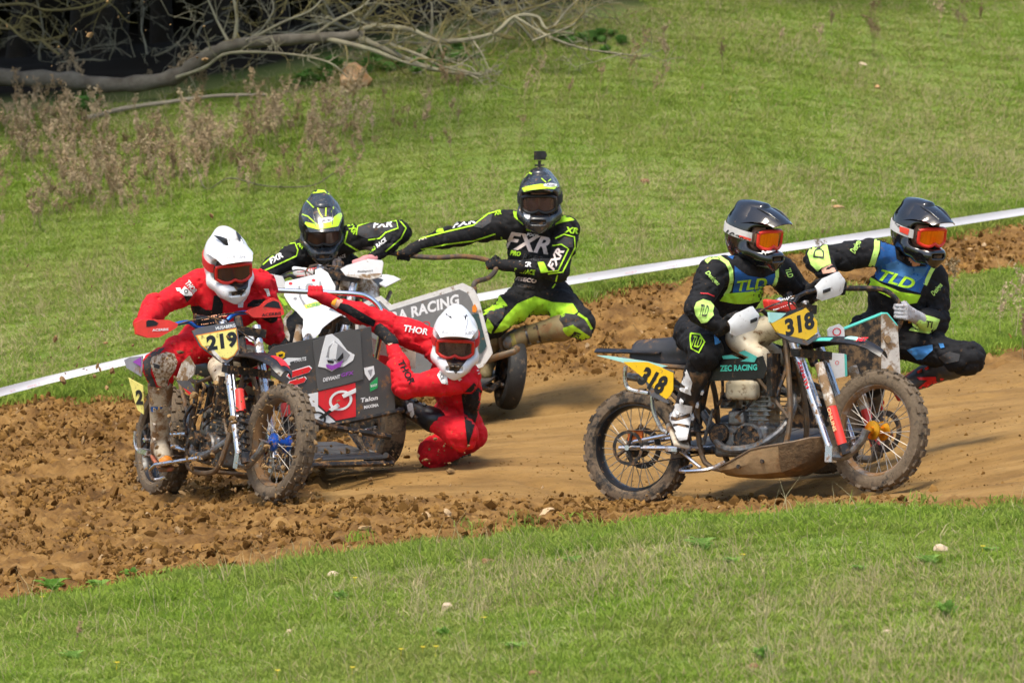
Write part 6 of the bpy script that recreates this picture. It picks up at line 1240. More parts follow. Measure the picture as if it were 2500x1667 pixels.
for q in ('R', 'L'):
    bo, bv = p1.boot(q, (1674, 1066, -1.84) if q == 'R' else (1850, 1060, -1.25), mat('boot_black', (.014, .014, .015), .4, mud=.25), mat('boot_sole', (.55, .47, .36), .7, mud=.4), .70, WHT)
    if q == 'R':
        for P_ in ([(480, 850), (520, 845), (555, 925), (548, 960), (510, 935), (470, 880)], [(490, 945), (545, 955), (550, 985), (500, 965)]): p1.poly('boot_flash', Z1(P_), F_WHT, bvh=bv, parent=bo)
        p1.poly('boot_foot_panel', Z1([(415, 1045), (470, 1020), (555, 1035), (548, 1100), (530, 1190), (470, 1200), (405, 1175), (425, 1110)]), F_WHT, bvh=bv, parent=bo); p1.strip('boot_strap', Z1([(420, 1085), (480, 1095), (545, 1075)]), 9, BLK, bvh=bv, parent=bo, lift=.007); p1.strip('boot_strap', Z1([(425, 1130), (490, 1120), (540, 1130)]), 6, BLK, bvh=bv, parent=bo, lift=.007)
a = lambda L_: [zA(*q) for q in L_]
p1.poly('jersey_panel', a([(640, 800), (700, 850), (790, 910), (950, 935), (1085, 880), (1075, 1030), (880, 1085), (620, 1095), (645, 950)]), F_BLUE); p1.poly('jersey_panel', a([(420, 680), (540, 610), (640, 690), (620, 730), (560, 700), (470, 690)]), F_BLUE)
p1.strip('jersey_piping', a([(330, 760), (390, 705), (480, 712), (560, 765), (602, 850), (610, 960), (585, 1060), (540, 1130)]), 10, F_NEON, lift=.005); p1.strip('jersey_piping', a([(1105, 830), (1108, 920), (1085, 990), (1050, 1050)]), 9, F_NEON, lift=.005)
p1.poly('jersey_band', a([(540, 1105), (640, 1098), (800, 1085), (950, 1050), (1065, 1020), (1020, 1130), (960, 1180), (800, 1218), (650, 1218), (480, 1185)]), F_LIME, lift=.005)
p1.text('jersey_print', 'TLD', zA(835, 1005), 74, 25, 7, F_LIME, .03, .3, lift=.007)
p1.text('sleeve_print', 'Designs', zA(400, 940), 44, 14, -46, F_NEON, .02, .3, lift=.005); p1.strip('sleeve_line', a([(270, 1100), (350, 1105), (420, 1135)]), 2.5, INKR); p1.text('sleeve_print', 'TLD', zA(1240, 880), 22, 14, -70, F_NEON, .02, .2, lift=.005)
p1.poly('elbow_guard', a([(225, 1200), (300, 1165), (380, 1190), (420, 1240), (405, 1300), (415, 1340), (340, 1420), (280, 1430), (215, 1340), (200, 1260)]), F_NEON, lift=.012); p1.text('guard_print', 'TLD', zA(310, 1290), 20, 28, -10, F_GREY, .01, .2, lift=.017)
p1.strip('knee_emblem', Z1([(548, 695), (590, 700), (612, 735), (585, 785), (550, 765), (545, 720), (548, 695)]), 4, F_LIME, lift=.006); p1.text('knee_print', 'TLD', z1(576, 735), 22, 26, -15, F_LIME, .01, .2, lift=.006); p1.poly('trouser_panel', Z1([(655, 695), (690, 705), (685, 740), (660, 750)]), F_SKY)
p1.text('strap_print', '100%', zA(650, 490), 56, 17, -27, INK, .02, .2, bvh=p1.sb, parent=p1.hel, lift=.004); p1.poly('strap_end', a([(690, 465), (825, 505), (815, 590), (675, 545)]), mat('strap_orange', (.75, .06, .03), .6), bvh=p1.sb, parent=p1.hel, lift=.003)
p1.poly('nose_guard', a([(940, 640), (1010, 610), (1100, 590), (1095, 640), (1010, 665), (940, 660)]), F_WHT, bvh=p1.hb, parent=p1.hel, lift=.03)
# ---------------- passenger of 318
p2 = Person('passenger in black helmet leaning out of the sidecar of motorcycle 318', dict(P=(2152, 815, -.80), N=(2222, 645, -.86), H=(2240, 564, -.92), SR=(2124, 616, -.96), SL=(2280, 676, -.74), ER=(1994, 634, -1.10), WR=W(2032, 672, -1.24), EL=(2290, 786, -.80), WL=(2240, 776, -1.0),
     KL=(2364, 874, -.95), AL=(2258, 918, -.70), KR=(2130, 920, -.92), AR=(2120, 1010, -.7)), TC, TC, skinneck=True)
p2.helmet((.60, -.78, -.18), (.02, 0, 1), BLKST)
p2.glove('R', W(2044, 704, -1.29), (1, .2, 0), GLV, Vector((0, -.3, 1))); p2.glove('L', W(2199, 760, -1.10), (0.05, 0, 1), GLVG, Vector((-.2, -1, .3)), F_WHT)
bo, bv = p2.boot('L', (2205, 950, -.80), mat('boot_grey', (.045, .043, .042), .5, mud=.35), mat('sole_red', (.50, .05, .03), .6, mud=.35), .66, RED, 1.12)
p2.boot('R', (2160, 1035, -.85), MATS['boot_grey'], MATS['sole_red'], .6, RED)
b4 = lambda L_: [z4(*q) for q in L_]
p2.poly('boot_flash', b4([(1020, 1390), (1160, 1385), (1165, 1410), (1080, 1475), (1030, 1470), (1100, 1410), (1040, 1410)]), BRED, bvh=bv, parent=bo, lift=.006); p2.poly('boot_flash', b4([(900, 1340), (960, 1335), (980, 1370), (900, 1370)]), BRED, bvh=bv, parent=bo, lift=.006)
p2.poly('jersey_panel', b4([(755, 375), (850, 370), (870, 520), (960, 575), (1080, 575), (1140, 530), (1150, 560), (1085, 680), (1045, 770), (950, 745), (740, 680), (685, 625), (750, 480)]), F_SKY if False else F_BLUE); p2.poly('jersey_panel', b4([(790, 560), (870, 530), (960, 585), (1080, 585), (1110, 570), (1060, 660), (1010, 690), (800, 610)]), mat('cloth_blue_mid', (.05, .18, .42), .8, bump=.3), lift=.006)
p2.strip('jersey_piping', b4([(728, 365), (725, 450), (695, 550), (640, 660)]), 14, F_NEON, lift=.006); p2.strip('jersey_piping', b4([(1168, 540), (1120, 620), (1080, 710)]), 10, F_NEON, lift=.006)
p2.poly('jersey_band', b4([(610, 655), (655, 640), (760, 700), (900, 762), (1050, 785), (1020, 842), (960, 852), (820, 800), (620, 705)]), F_LIME, lift=.007); p2.text('jersey_print', 'TLD', z4(875, 672), 88, 28, -17, F_LIME, .03, .3, lift=.009)
p2.poly('elbow_guard', b4([(215, 480), (235, 435), (360, 415), (378, 500), (388, 555), (320, 585), (290, 612), (240, 560)]), F_NEON, lift=.010); p2.text('guard_print', 'D', z4(300, 475), 24, 26, 85, F_GREY, .0, .0, lift=.015); p2.poly('bare_forearm', b4([(318, 600), (330, 572), (392, 556), (432, 592), (420, 615), (330, 630)]), SKIN, lift=.006)
p2.text('sleeve_print', 'Designs', z4(575, 430), 34, 20, 62, F_NEON, .02, .3, lift=.006); p2.text('sleeve_print', 'Designs', z4(1170, 745), 34, 16, 50, F_NEON, .02, .3, lift=.006)
p2.poly('elbow_guard', b4([(1035, 920), (1150, 948), (1190, 965), (1165, 1030), (1110, 1070), (960, 1045), (1005, 1000)]), F_NEON, lift=.010); p2.text('guard_print', 'TI', z4(1110, 1000), 16, 16, -10, INK, .02, .0, lift=.015); p2.poly('wrist_band', b4([(990, 900), (1038, 928), (1020, 1000), (955, 990)]), F_ORA, lift=.006)
p2.poly('trouser_panel', b4([(945, 1190), (1010, 1168), (1135, 1150), (1138, 1190), (1090, 1232), (1060, 1258), (1020, 1262), (980, 1220)]), F_SKY, lift=.006); p2.poly('trouser_panel', b4([(1180, 1140), (1215, 1140), (1225, 1170), (1195, 1175)]), F_SKY, lift=.006); p2.poly('knee_patch', b4([(1180, 1240), (1260, 1200), (1340, 1220), (1330, 1270), (1230, 1290)]), F_GREY, lift=.006)
p2.text('strap_print', '100%', z4(875, 245), 30, 14, -52, INK, .02, .2, bvh=p2.sb, parent=p2.hel, lift=.004); p2.poly('strap_end', b4([(890, 265), (970, 285), (955, 345), (895, 320)]), MATS['strap_orange'], bvh=p2.sb, parent=p2.hel, lift=.003)
# ---------------- rider of 219
RC = F_RED
p3 = Person('rider in red suit and white helmet steering motorcycle 219', dict(P=(522, 836, -.02), N=(562, 676, -.16), H=(556, 640, -.30), SR=(482, 694, -.15), SL=(636, 694, -.12), ER=(378, 752, -.36), WR=W(346, 793, -.60), EL=(664, 810, -.04), WL=(655, 768, -.24),
     KR=(392, 892, -.30), AR=(391, 1085, -.12), KL=(615, 885, -.32), AL=(640, 1040, -.02)), RC, RC, bulk=1.09)
WHST = dict(size=1.08, shell=H_WHT, visor=H_WHT, lens=L_DRK, frame=mat('frame_red2', (.70, .03, .02), .35), strap=STRAP_R)
p3.helmet((.30, -.90, -.34), (-.10, .0, 1), WHST)
p3.glove('R', GR2-(GL2-GR2).normalized()*.05, GL2-GR2, GLVR, CAMB, BLK); p3.glove('L', GL2, GL2-GR2, GLV, Vector((0, -.2, 1)))
for q in ('R', 'L'):
    bo, bv = p3.boot(q, (410, 1128, -.34) if q == 'R' else (660, 1080, -.1), mat('boot_beige', (.55, .46, .33), .6, mud=.5, mudscale=9), mat('sole_orange', (.55, .16, .08), .6, mud=.4), .72, F_BEIGE, 1.0)
    if q == 'R': p3.poly('boot_patch', [z6(*t) for t in [(215, 670), (375, 672), (365, 690), (290, 700), (300, 715), (220, 715)]], F_BLUE, bvh=bv, parent=bo); p3.poly('boot_toe', [z6(*t) for t in [(340, 1120), (400, 1085), (465, 1100), (470, 1130), (350, 1150)]], ORA, bvh=bv, parent=bo, lift=.006)
a = lambda L_: [z5(*q) for q in L_]
p3.poly('jersey_print', a([(765, 905), (850, 898), (930, 945), (990, 945), (1012, 790), (1060, 790), (1110, 880), (1100, 1020), (1080, 1040), (900, 1028), (790, 985)]), F_BLK); p3.poly('jersey_mark', a([(1240, 822), (1300, 832), (1365, 765), (1362, 822), (1325, 862), (1320, 918), (1270, 918), (1262, 860)]), F_WHT, lift=.006)
p3.poly('sleeve_patch', a([(645, 755), (700, 690), (780, 765), (785, 792), (700, 795)]), F_WHT); p3.poly('sleeve_patch', a([(690, 792), (788, 790), (725, 862)]), F_BLK); p3.text('sleeve_print', 'THOR', z5(770, 700), 34, 14, -52, F_WHT, .04, .1); p3.poly('sleeve_patch', a([(605, 710), (655, 705), (665, 745), (620, 745)]), F_WHT); p3.text('sleeve_print', 'O', z5(715, 745), 10, 10, 0, INK, .02, 0, lift=.007)
p3.poly('sleeve_patch', a([(1540, 715), (1592, 718), (1612, 795), (1582, 802), (1570, 760)]), F_WHT); p3.poly('cuff_panel', a([(1370, 880), (1430, 835), (1560, 825), (1530, 880), (1480, 900), (1365, 912)]), F_BLK)
p3.poly('side_panel', a([(725, 960), (745, 950), (750, 1050), (735, 1060)]), F_BLK); a6 = lambda L_: [z6(*q) for q in L_]
p3.poly('knee_panel', a6([(195, 300), (300, 190), (400, 165), (350, 220), (290, 250), (270, 380), (320, 500), (270, 510), (205, 470), (185, 390)]), F_GREY); p3.poly('knee_pad', a6([(280, 250), (400, 205), (470, 220), (500, 290), (480, 360), (425, 440), (405, 520), (330, 490), (295, 390), (268, 300)]), F_BEIGE, lift=.008); p3.poly('knee_mark', a6([(290, 300), (350, 320), (345, 350), (300, 340)]), F_GREY, lift=.012)
p3.poly('helmet_flash', a([(1005, 150), (1075, 160), (1150, 185), (1175, 285), (1120, 245), (1060, 195)]), INK, bvh=p3.hb, parent=p3.hel, lift=.035); p3.poly('helmet_flash', a([(1235, 95), (1290, 150), (1335, 250), (1275, 195)]), INK, bvh=p3.hb, parent=p3.hel, lift=.035); p3.poly('helmet_flash', a([(1235, 95), (1290, 150), (1335, 250), (1275, 195)]), INK, bvh=p3.vb, parent=p3.hel, lift=.004)
p3.poly('mouth_vent', a([(1110, 640), (1180, 625), (1290, 630), (1385, 595), (1372, 700), (1300, 800), (1225, 700), (1140, 665)]), BLK, bvh=p3.hb, parent=p3.hel, lift=.006)
p3.text('helmet_print', 'AIROH', z5(1245, 380), 46, 9, 2, INKG, .0, .1, bvh=p3.vb, parent=p3.hel, lift=.004)
# ---------------- passenger of 219
p4 = Person('passenger in red suit and white helmet hanging low beside motorcycle 219', dict(P=(1122, 1030, .42), N=(1106, 882, .14), H=(1112, 829, .0), SR=(1046, 834, .26), SL=(1136, 926, -.02), ER=(928, 784, .22), WR=W(815, 738, .17), EL=(990, 942, -.14), WL=(954, 832, .06),
     KR=(1128, 1060, -.02), AR=(982, 988, .18), KL=(1062, 1104, .30), AL=(1112, 1090, .66)), RC, RC, bulk=1.09)
p4.helmet((.0, -.96, -.26), (.04, 0, 1), dict(WHST, lens=L_CLR))
p4.glove('R', W(770, 714, .153), (1, .07, 0), GLVR, Vector((-.2, -1, .3)), BLK); p4.glove('L', W(932, 796, .20), (0, .05, 1), GLV, Vector((-.1, -1, .2)), GLVR)
bo, bv = p4.boot('R', (932, 946, .10), mat('boot_black2', (.012, .012, .013), .35, mud=.25), mat('sole_black', (.02, .02, .02), .6, mud=.3), .50, BLK); p4.boot('L', (1130, 1120, .75), MATS['boot_black2'], MATS['sole_black'], .6, BLK)
a = lambda L_: [z7(*q) for q in L_]
p4.poly('boot_logo', a([(1155, 1010), (1175, 990), (1200, 995), (1215, 1080), (1195, 1110), (1170, 1080)]), F_WHT, bvh=bv, parent=bo, lift=.006); p4.poly('boot_logo', a([(1045, 875), (1070, 865), (1090, 890), (1065, 930)]), F_WHT, bvh=bv, parent=bo, lift=.006)
p4.poly('sleeve_stripe', a([(625, 195), (690, 208), (905, 335), (890, 385), (800, 350), (605, 235)]), F_BLK, lift=.006); p4.text('sleeve_print', 'THOR', z7(1150, 745), 62, 17, -62, F_BLK, .03, .1, lift=.006); p4.poly('side_panel', a([(1690, 830), (1790, 935), (1720, 1080), (1640, 1350), (1605, 1040), (1590, 930)]), F_BLK, lift=.006)
p4.poly('jersey_print', a([(1205, 560), (1270, 640), (1312, 620), (1322, 722), (1240, 735), (1215, 700)]), F_BLK); p4.poly('jersey_mark', a([(1395, 770), (1440, 700), (1470, 740), (1482, 845), (1430, 835)]), F_WHT, lift=.006); p4.poly('jersey_mark', a([(1505, 770), (1595, 800), (1575, 818)]), F_WHT, lift=.006); p4.text('jersey_print', 'THOR', z7(1430, 770), 22, 10, -75, F_BLK, .0, 0, lift=.009)
p4.text('sleeve_print', 'THOR', z7(1225, 410), 60, 16, -10, F_WHT, .03, .1, lift=.006); p4.text('sleeve_print', 'M', z7(1755, 735), 12, 24, -70, F_WHT, .03, .1, lift=.006); p4.poly('wrist_skin', a([(980, 480), (1055, 440), (1088, 492), (1010, 535)]), SKIN, lift=.005); p4.poly('wrist_skin', a([(540, 205), (625, 150), (645, 180), (590, 245)]), SKIN, lift=.005); p4.poly('wrist_band', a([(540, 150), (600, 155), (580, 215), (545, 205)]), F_ORA, lift=.008)
p4.poly('helmet_flash', a([(1440, 240), (1502, 250), (1512, 322), (1462, 285)]), INK, bvh=p4.vb, parent=p4.hel, lift=.004); p4.poly('helmet_flash', a([(1610, 268), (1668, 243), (1640, 300), (1618, 335)]), INK, bvh=p4.vb, parent=p4.hel, lift=.004); p4.poly('mouth_vent', a([(1440, 590), (1500, 605), (1560, 600), (1680, 582), (1625, 660), (1545, 760), (1485, 690)]), BLK, bvh=p4.hb, parent=p4.hel, lift=.004)
p4.text('helmet_print', 'AIROH', z7(1490, 432), 36, 8, -8, INKG, .0, .1, bvh=p4.vb, parent=p4.hel, lift=.004); p4.text('helmet_print', 'AIROH', z7(1665, 432), 30, 8, 8, INKG, .0, .1, bvh=p4.vb, parent=p4.hel, lift=.004)
# ---------------- rider of the white machine
FX = fabric('suit_black_lime', (.013, .013, .014), .06)
p5 = Person('rider in black and lime suit steering the white motorcycle', dict(P=(805, 752, 3.25), N=(802, 606, 3.12), H=(785, 546, 2.98), SR=(742, 612, 3.05), SL=(864, 580, 3.05), ER=(668, 652, 2.92), WR=W(650, 682, 2.83), EL=(974, 566, 2.95), WL=(908, 634, 2.76),
     KR=(690, 850, 2.85), AR=(730, 1000, 3.15), KL=(860, 860, 2.85), AL=(870, 1000, 3.15)), FX, FX)
FXST = dict(shell=H_GRY, visor=H_GRY, lens=L_DRK, frame=mat('frame_black', (.012, .012, .012), .4), strap=mat('strap_black', (.015, .015, .015), .7), peakbolt=BLK)
p5.helmet((.10, -.84, -.50), (-.04, 0, 1), FXST)
p5.glove('R', GR3, GL3-GR3, GLV, CAMB); p5.glove('L', GL3, GL3-GR3, mat('glove_pink', (.65, .25, .25), .7), Vector((0, -.4, 1)))
OLV = mat('boot_olive', (.20, .15, .065), .7, var=.2, mud=.35, mudscale=8); OLS = mat('sole_olive', (.12, .095, .06), .8, mud=.4)
for q in 'RL': p5.boot(q, (740, 1030, 2.9) if q == 'R' else (870, 1030, 2.9), OLV, OLS, .6)
a = lambda L_: [z8(*q) for q in L_]
p5.poly('collar', a([(615, 520), (690, 515), (725, 545), (640, 570)]), F_LIME); p5.poly('sleeve_panel', a([(700, 620), (715, 565), (800, 540), (980, 550), (970, 590), (900, 600), (850, 640), (770, 650)]), F_GREY); p5.strip('sleeve_line', a([(700, 625), (710, 565), (800, 535), (975, 530), (985, 580), (900, 610), (860, 650), (780, 660)]), 3.2, F_LIME, lift=.007); p5.strip('sleeve_line', a([(995, 525), (1040, 580), (1005, 650), (900, 740)]), 3.2, F_LIME, lift=.007); p5.text('sleeve_print', 'FXR', z8(880, 553), 48, 16, 3, F_WHT, .04, .2, lift=.009); p5.text('sleeve_print', 'RACE', z8(870, 680), 30, 10, 38, F_WHT, .03, .2, lift=.008); p5.text('sleeve_print', 'PRO', z8(808, 725), 18, 10, 36, F_LIME, .04, .2, lift=.008); p5.text('sleeve_print', 'XR', z8(680, 590), 20, 15, -50, F_LIME, .04, .2, lift=.008)
p5.strip('side_line', a([(640, 600), (620, 680), (720, 740)]), 4, F_LIME); p5.strip('side_line', a([(390, 720), (410, 760), (480, 780)]), 5, F_LIME); p5.strip('sleeve_line', a([(60, 830), (140, 760), (220, 690), (280, 680), (300, 730), (290, 770), (160, 830), (50, 880)]), 3.2, F_LIME, lift=.007); p5.text('sleeve_print', 'FXR', z8(150, 785), 36, 14, 30, F_WHT, .04, .2, lift=.008); p5.text('sleeve_print', 'XR', z8(325, 690), 18, 16, -45, F_LIME, .04, .2, lift=.008)
p5.text('jersey_print', 'FXR', z8(480, 850), 90, 30, 14, F_PINK, .03, .3); p5.text('jersey_print', 'RACE', z8(600, 775), 20, 8, 20, F_WHT, .03, .2); p5.poly('belly_band', a([(555, 965), (700, 930), (692, 962), (560, 985)]), F_LIME); p5.poly('belly_band', a([(570, 995), (690, 972), (680, 1000), (575, 1012)]), F_LIME)
p5.poly('helmet_flash', a([(540, 350), (580, 400), (612, 460), (600, 470), (560, 420), (520, 370)]), LIME_P, bvh=p5.vb, parent=p5.hel, lift=.004); p5.strip('helmet_line', a([(420, 400), (450, 480), (470, 510)]), 3, LIME_P, bvh=p5.vb, parent=p5.hel, lift=.004); p5.strip('helmet_line', a([(560, 400), (530, 470)]), 3, LIME_P, bvh=p5.vb, parent=p5.hel, lift=.004)
p5.poly('helmet_flash', a([(325, 530), (430, 555), (500, 542), (605, 455), (618, 490), (590, 565), (440, 590), (370, 572)]), LIME_P, bvh=p5.vb, parent=p5.hel, lift=.003); p5.strip('helmet_line', a([(315, 480), (370, 500), (430, 555)]), 3, LIME_P, bvh=p5.vb, parent=p5.hel, lift=.004); p5.strip('helmet_line', a([(360, 390), (410, 440)]), 3, LIME_P, bvh=p5.hb, parent=p5.hel, lift=.02); p5.strip('helmet_line', a([(495, 360), (490, 500)]), 3, LIME_P, bvh=p5.vb, parent=p5.hel, lift=.004)
p5.poly('helmet_flash', a([(315, 420), (335, 360), (420, 318), (520, 318), (560, 375), (480, 335), (400, 345), (345, 385)]), LIME_P, bvh=p5.hb, parent=p5.hel, lift=.004); p5.poly('helmet_badge', [(z8(495, 525)[0]+18*math.cos(t), z8(495, 525)[1]-3*math.cos(t)+7*math.sin(t)) for t in [i*.52 for i in range(12)]], F_WHT, bvh=p5.vb, parent=p5.hel, lift=.006); p5.text('helmet_print', 'Arai', z8(495, 525), 22, 7, 10, INK, .0, .2, bvh=p5.vb, parent=p5.hel, lift=.009)
# ---------------- passenger of the white machine
p6 = Person('passenger in black and lime suit leaning out with camera on helmet', dict(P=(1318, 718, 3.05), N=(1312, 552, 3.0), H=(1318, 486, 2.9), SR=(1236, 545, 2.97), SL=(1384, 560, 2.97), ER=(1124, 572, 2.9), WR=W(1030, 597, 2.85), EL=(1362, 662, 2.78), WL=(1262, 650, 2.72),
     KL=(1416, 790, 2.76), AL=(1285, 820, 2.94), KR=(1212, 782, 2.78), AR=(1190, 880, 3.05)), FX, FX, bulk=1.10)
p6.helmet((-.06, -.98, -.14), (.0, 0, 1), dict(FXST, lens=L_CLR))
p6.glove('R', W(986, 621, 2.85), (1, 0, -.1), GLV, Vector((0, -.6, 1)), F_ORA); p6.glove('L', W(1206, 643, 2.77), (.6, -.2, .4), GLV, Vector((-.1, -1, .4)), F_ORA)
bo, bv = p6.boot('L', (1216, 850, 2.66), OLV, OLS, .66, None, 1.18); p6.boot('R', (1190, 900, 2.8), OLV, OLS, .6)
p6.poly('collar', a([(1765, 435), (1815, 425), (1850, 510), (1960, 590), (1840, 560), (1778, 505)]), F_LIME); p6.poly('collar', a([(2085, 480), (2170, 510), (2195, 525), (2110, 540), (2060, 560)]), F_LIME); p6.text('jersey_print', 'FXR', z8(1868, 680), 110, 42, -8, F_PINK, .03, .3, lift=.006); p6.text('jersey_print', 'RACE', z8(1905, 782), 48, 14, -9, F_GREY, .03, .2, lift=.006); p6.text('jersey_print', 'PRO', z8(1788, 752), 26, 12, -9, F_LIME, .04, .2, lift=.006)
p6.text('jersey_print', 'FXR', z8(1905, 628), 30, 7, -8, F_WHT, .03, .2, lift=.006); p6.text('jersey_print', 'MAXXIS', z8(1900, 595), 28, 6, -8, F_LIME, .02, .1, lift=.006); p6.text('sleeve_print', 'FXR', z8(1850, 825), 34, 12, -4, F_WHT, .04, .2, lift=.006); p6.text('sleeve_print', 'PRORACE', z8(1850, 875), 52, 12, -6, F_LIME, .03, .2, lift=.006); p6.text('jersey_print', 'WISECO', z8(1845, 930), 62, 10, -8, F_PINK, .03, .1, lift=.006); p6.text('jersey_print', 'RACING', z8(1840, 975), 56, 8, -8, F_GREY, .03, .1, lift=.006)
for L_ in ([(1690, 455), (1600, 482), (1500, 560), (1300, 608), (1120, 655)], [(1650, 620), (1500, 668), (1320, 690), (1120, 732)], [(2060, 650), (2120, 622), (2190, 640), (2195, 712)], [(2040, 700), (2100, 690), (2150, 722), (2080, 870), (1960, 882)], [(2195, 712), (2110, 880), (2010, 892)], [(1690, 640), (1702, 700), (1722, 765)], [(2075, 900), (2060, 960), (2040, 990)]): p6.strip('jersey_line', a(L_), 3.4, F_LIME, lift=.006)
p6.poly('sleeve_panel', a([(2070, 680), (2125, 640), (2180, 650), (2180, 710), (2150, 712), (2100, 690)]), F_GREY); p6.poly('sleeve_panel', a([(1630, 480), (1560, 510), (1500, 570), (1560, 580), (1620, 540)]), F_GREY); p6.text('sleeve_print', 'FXR', z8(2062, 790), 56, 20, 62, F_PINK, .04, .2, lift=.008); p6.text('sleeve_print', 'FXR', z8(1435, 545), 60, 13, 12, F_WHT, .04, .2, lift=.006); p6.text('sleeve_print', 'XR', z8(1665, 470), 18, 14, 10, F_LIME, .04, .2, lift=.006); p6.text('sleeve_print', 'XR', z8(2170, 595), 34, 15, -6, F_LIME, .04, .2, lift=.006); p6.poly('cuff_band', a([(1938, 812), (1980, 810), (2015, 880), (1962, 886)]), F_LIME); p6.text('cuff_print', 'FXR', z8(1140, 645), 26, 13, 18, F_PINK, .03, .2, lift=.006); p6.poly('cuff_band', a([(1240, 590), (1290, 580), (1300, 605), (1250, 610)]), F_LIME)
p6.poly('trouser_panel', a([(1560, 1180), (1560, 1000), (1600, 940), (1650, 928), (1665, 1020), (1735, 1110), (1650, 1140)]), F_LIME); p6.poly('trouser_panel', a([(1570, 1260), (1600, 1190), (1640, 1255), (1620, 1300)]), F_LIME); p6.poly('trouser_panel', a([(1640, 1295), (1720, 1180), (1800, 1095), (1920, 1045), (2040, 1085), (2180, 1095), (2215, 1150), (2115, 1225), (1960, 1272), (1870, 1262), (1790, 1232), (1700, 1285)]), F_LIME); p6.poly('knee_panel', a([(2060, 1215), (2130, 1160), (2240, 1175), (2310, 1270), (2300, 1350), (2200, 1385), (2060, 1400)]), F_GREY, lift=.006); p6.poly('knee_panel', a([(1590, 1150), (1720, 1115), (1700, 1190), (1650, 1240), (1590, 1190)]), F_GREY)
p6.poly('knee_patch', a([(2090, 1270), (2180, 1240), (2300, 1322), (2250, 1362), (2170, 1378)]), F_LIME, lift=.009); p6.strip('boot_strap', a([(1850, 1245), (1865, 1310), (1880, 1370)]), 5, MATS['toe_grey'] if 'toe_grey' in MATS else BLK, bvh=bv, parent=bo, lift=.006); p6.strip('boot_strap', a([(1930, 1235), (1945, 1300), (1960, 1360)]), 5, BLK, bvh=bv, parent=bo, lift=.006)
p6.text('knee_print', 'F', z8(2200, 1312), 24, 16, -20, INK, .05, .2, lift=.012); p6.strip('knee_line', a([(2215, 1165), (2270, 1200), (2310, 1270)]), 6, F_LIME, lift=.010); p6.poly('boot_toe', a([(1615, 1340), (1680, 1290), (1745, 1295), (1768, 1350), (1735, 1412), (1650, 1405)]), mat('toe_grey', (.16, .145, .12), .8, var=.2, mud=.4, mudscale=20), bvh=bv, parent=bo, lift=.005)
p6.poly('boot_strap', a([(1745, 1290), (1775, 1285), (1800, 1390), (1770, 1400)]), mat('strap_yellow', (.30, .24, .05), .7), bvh=bv, parent=bo, lift=.005)
p6.poly('helmet_flash', a([(1815, 312), (1880, 290), (1960, 278), (2100, 292), (2106, 318), (2000, 310), (1900, 318), (1830, 338)]), LIME_P, bvh=p6.vb, parent=p6.hel, lift=.003); p6.strip('helmet_line', a([(1860, 190), (1900, 210)]), 4, LIME_P, bvh=p6.hb, parent=p6.hel, lift=.02); p6.strip('helmet_line', a([(2030, 180), (2060, 205)]), 5, LIME_P, bvh=p6.hb, parent=p6.hel, lift=.02); p6.strip('helmet_line', a([(1815, 270), (1880, 200)]), 2.5, LIME_P, bvh=p6.hb, parent=p6.hel, lift=.01); p6.strip('helmet_line', a([(1965, 240), (2000, 270), (2030, 245)]), 2.5, LIME_P, bvh=p6.vb, parent=p6.hel, lift=.004)
p6.poly('helmet_badge', [(z8(2025, 286)[0]+17*math.cos(t), z8(2025, 286)[1]+5*math.sin(t)) for t in [i*.52 for i in range(12)]], F_WHT, bvh=p6.vb, parent=p6.hel, lift=.006); p6.text('helmet_print', 'Arai', z8(2025, 286), 20, 6, 0, INK, .0, .2, bvh=p6.vb, parent=p6.hel, lift=.009); p6.poly('helmet_badge', [(z8(1865, 485)[0]+8*math.cos(t)+3*math.sin(t), z8(1865, 485)[1]+12*math.sin(t)) for t in [i*.52 for i in range(12)]], F_WHT, bvh=p6.hb, parent=p6.hel, lift=.004)
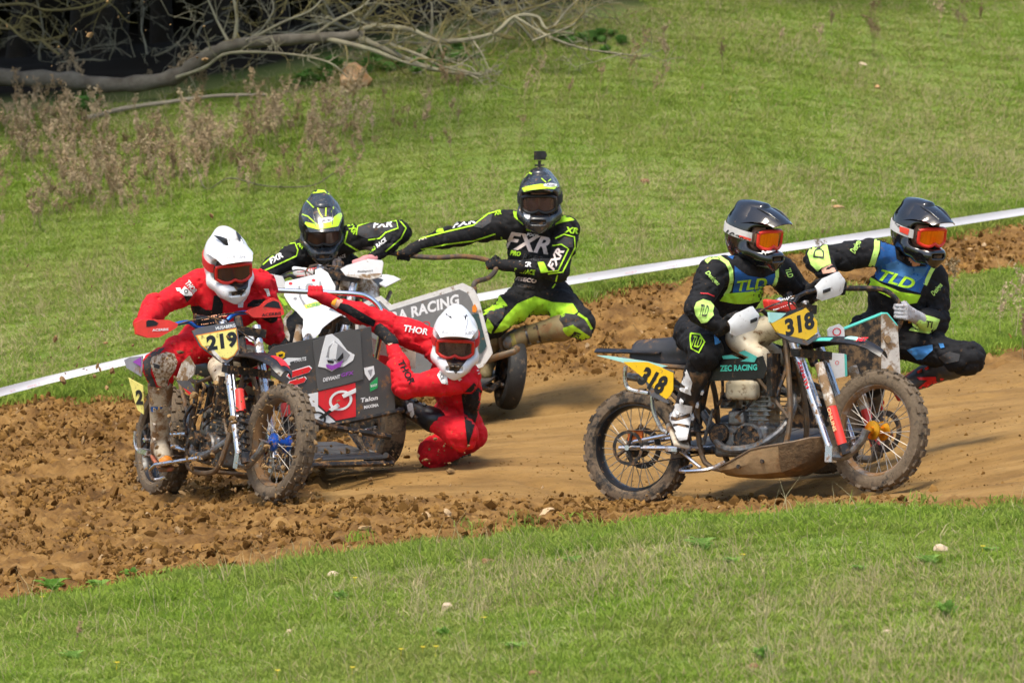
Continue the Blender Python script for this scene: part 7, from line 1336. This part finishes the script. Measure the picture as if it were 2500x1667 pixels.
# action camera on the passenger's helmet
ca = empty('action_camera', W(1319, 412, 2.92)); tag(ca, 'small black action camera clamped on top of the lime and black helmet', 'camera'); o0 = ca.location
X = lambda v: v-o0
MB().box(W(1318, 380, 2.92), (.075, .035, .055)).build('housing', BLKC, ca, None, X); MB().tube([W(1328, 379, 2.90), W(1328, 379, 2.88)], .020, 12).build('lens', INK, ca, 40, X); MB().tube([W(1317, 408, 2.92), W(1317, 392, 2.92)], .010, 8).box(W(1317, 404, 2.92), (.06, .03, .010)).build('mount', BLK, ca, 40, X)

# ------------------------------------------------------------------ mud thrown up by the wheels
V_ = []; F_ = []; rg = random.Random(77); ico = clod(3, 1, .5, SOIL); iv = [v.co.copy() for v in ico.data.vertices]; fi = [tuple(p.vertices) for p in ico.data.polygons]; bpy.data.objects.remove(ico)
def fling(n, px, py, y, s0):
    for _ in range(n):
        c = W(rg.gauss(*px), rg.gauss(*py), rg.uniform(*y))
        if c.z < ground(c.x, c.y)+.01: continue
        s = min(math.exp(rg.gauss(s0, .55)), .028); k = len(V_); q = Vector((rg.uniform(.7, 1.6), rg.uniform(.6, 1.2), rg.uniform(.5, 1.1))); rt = Matrix.Rotation(rg.random()*6.28, 3, 'Y') @ Matrix.Rotation(rg.random()*6.28, 3, 'Z')
        V_.extend([c + rt @ Vector((v.x*q.x, v.y*q.y, v.z*q.z))*s for v in iv]); F_.extend([tuple(i+k for i in f) for f in fi])
fling(300, (560, 110), (1060, 95), (-1.55, -.5), -4.95); fling(150, (430, 70), (1140, 50), (-.4, .4), -5.0); fling(140, (690, 50), (1100, 90), (-1.75, -1.3), -5.0); fling(90, (860, 60), (1080, 50), (-.5, .2), -5.0); fling(60, (1030, 70), (1110, 30), (-.4, .3), -5.2); fling(60, (180, 120), (880, 110), (-1, 3), -4.9); fling(30, (420, 60), (700, 90), (-1, 1.5), -5.1); fling(22, (300, 150), (90, 60), (4, 9), -4.7); fling(40, (1620, 60), (1215, 25), (-2.2, -1.2), -5.2)
tag(mesh_obj('flying_mud', V_, F_, mat('mud_lump', (.085, .045, .016), .95, var=.5, scale=7, col2=(.34, .205, .08))), 'brown lumps of mud flying up around motorcycle 219', 'mud', kind='stuff')
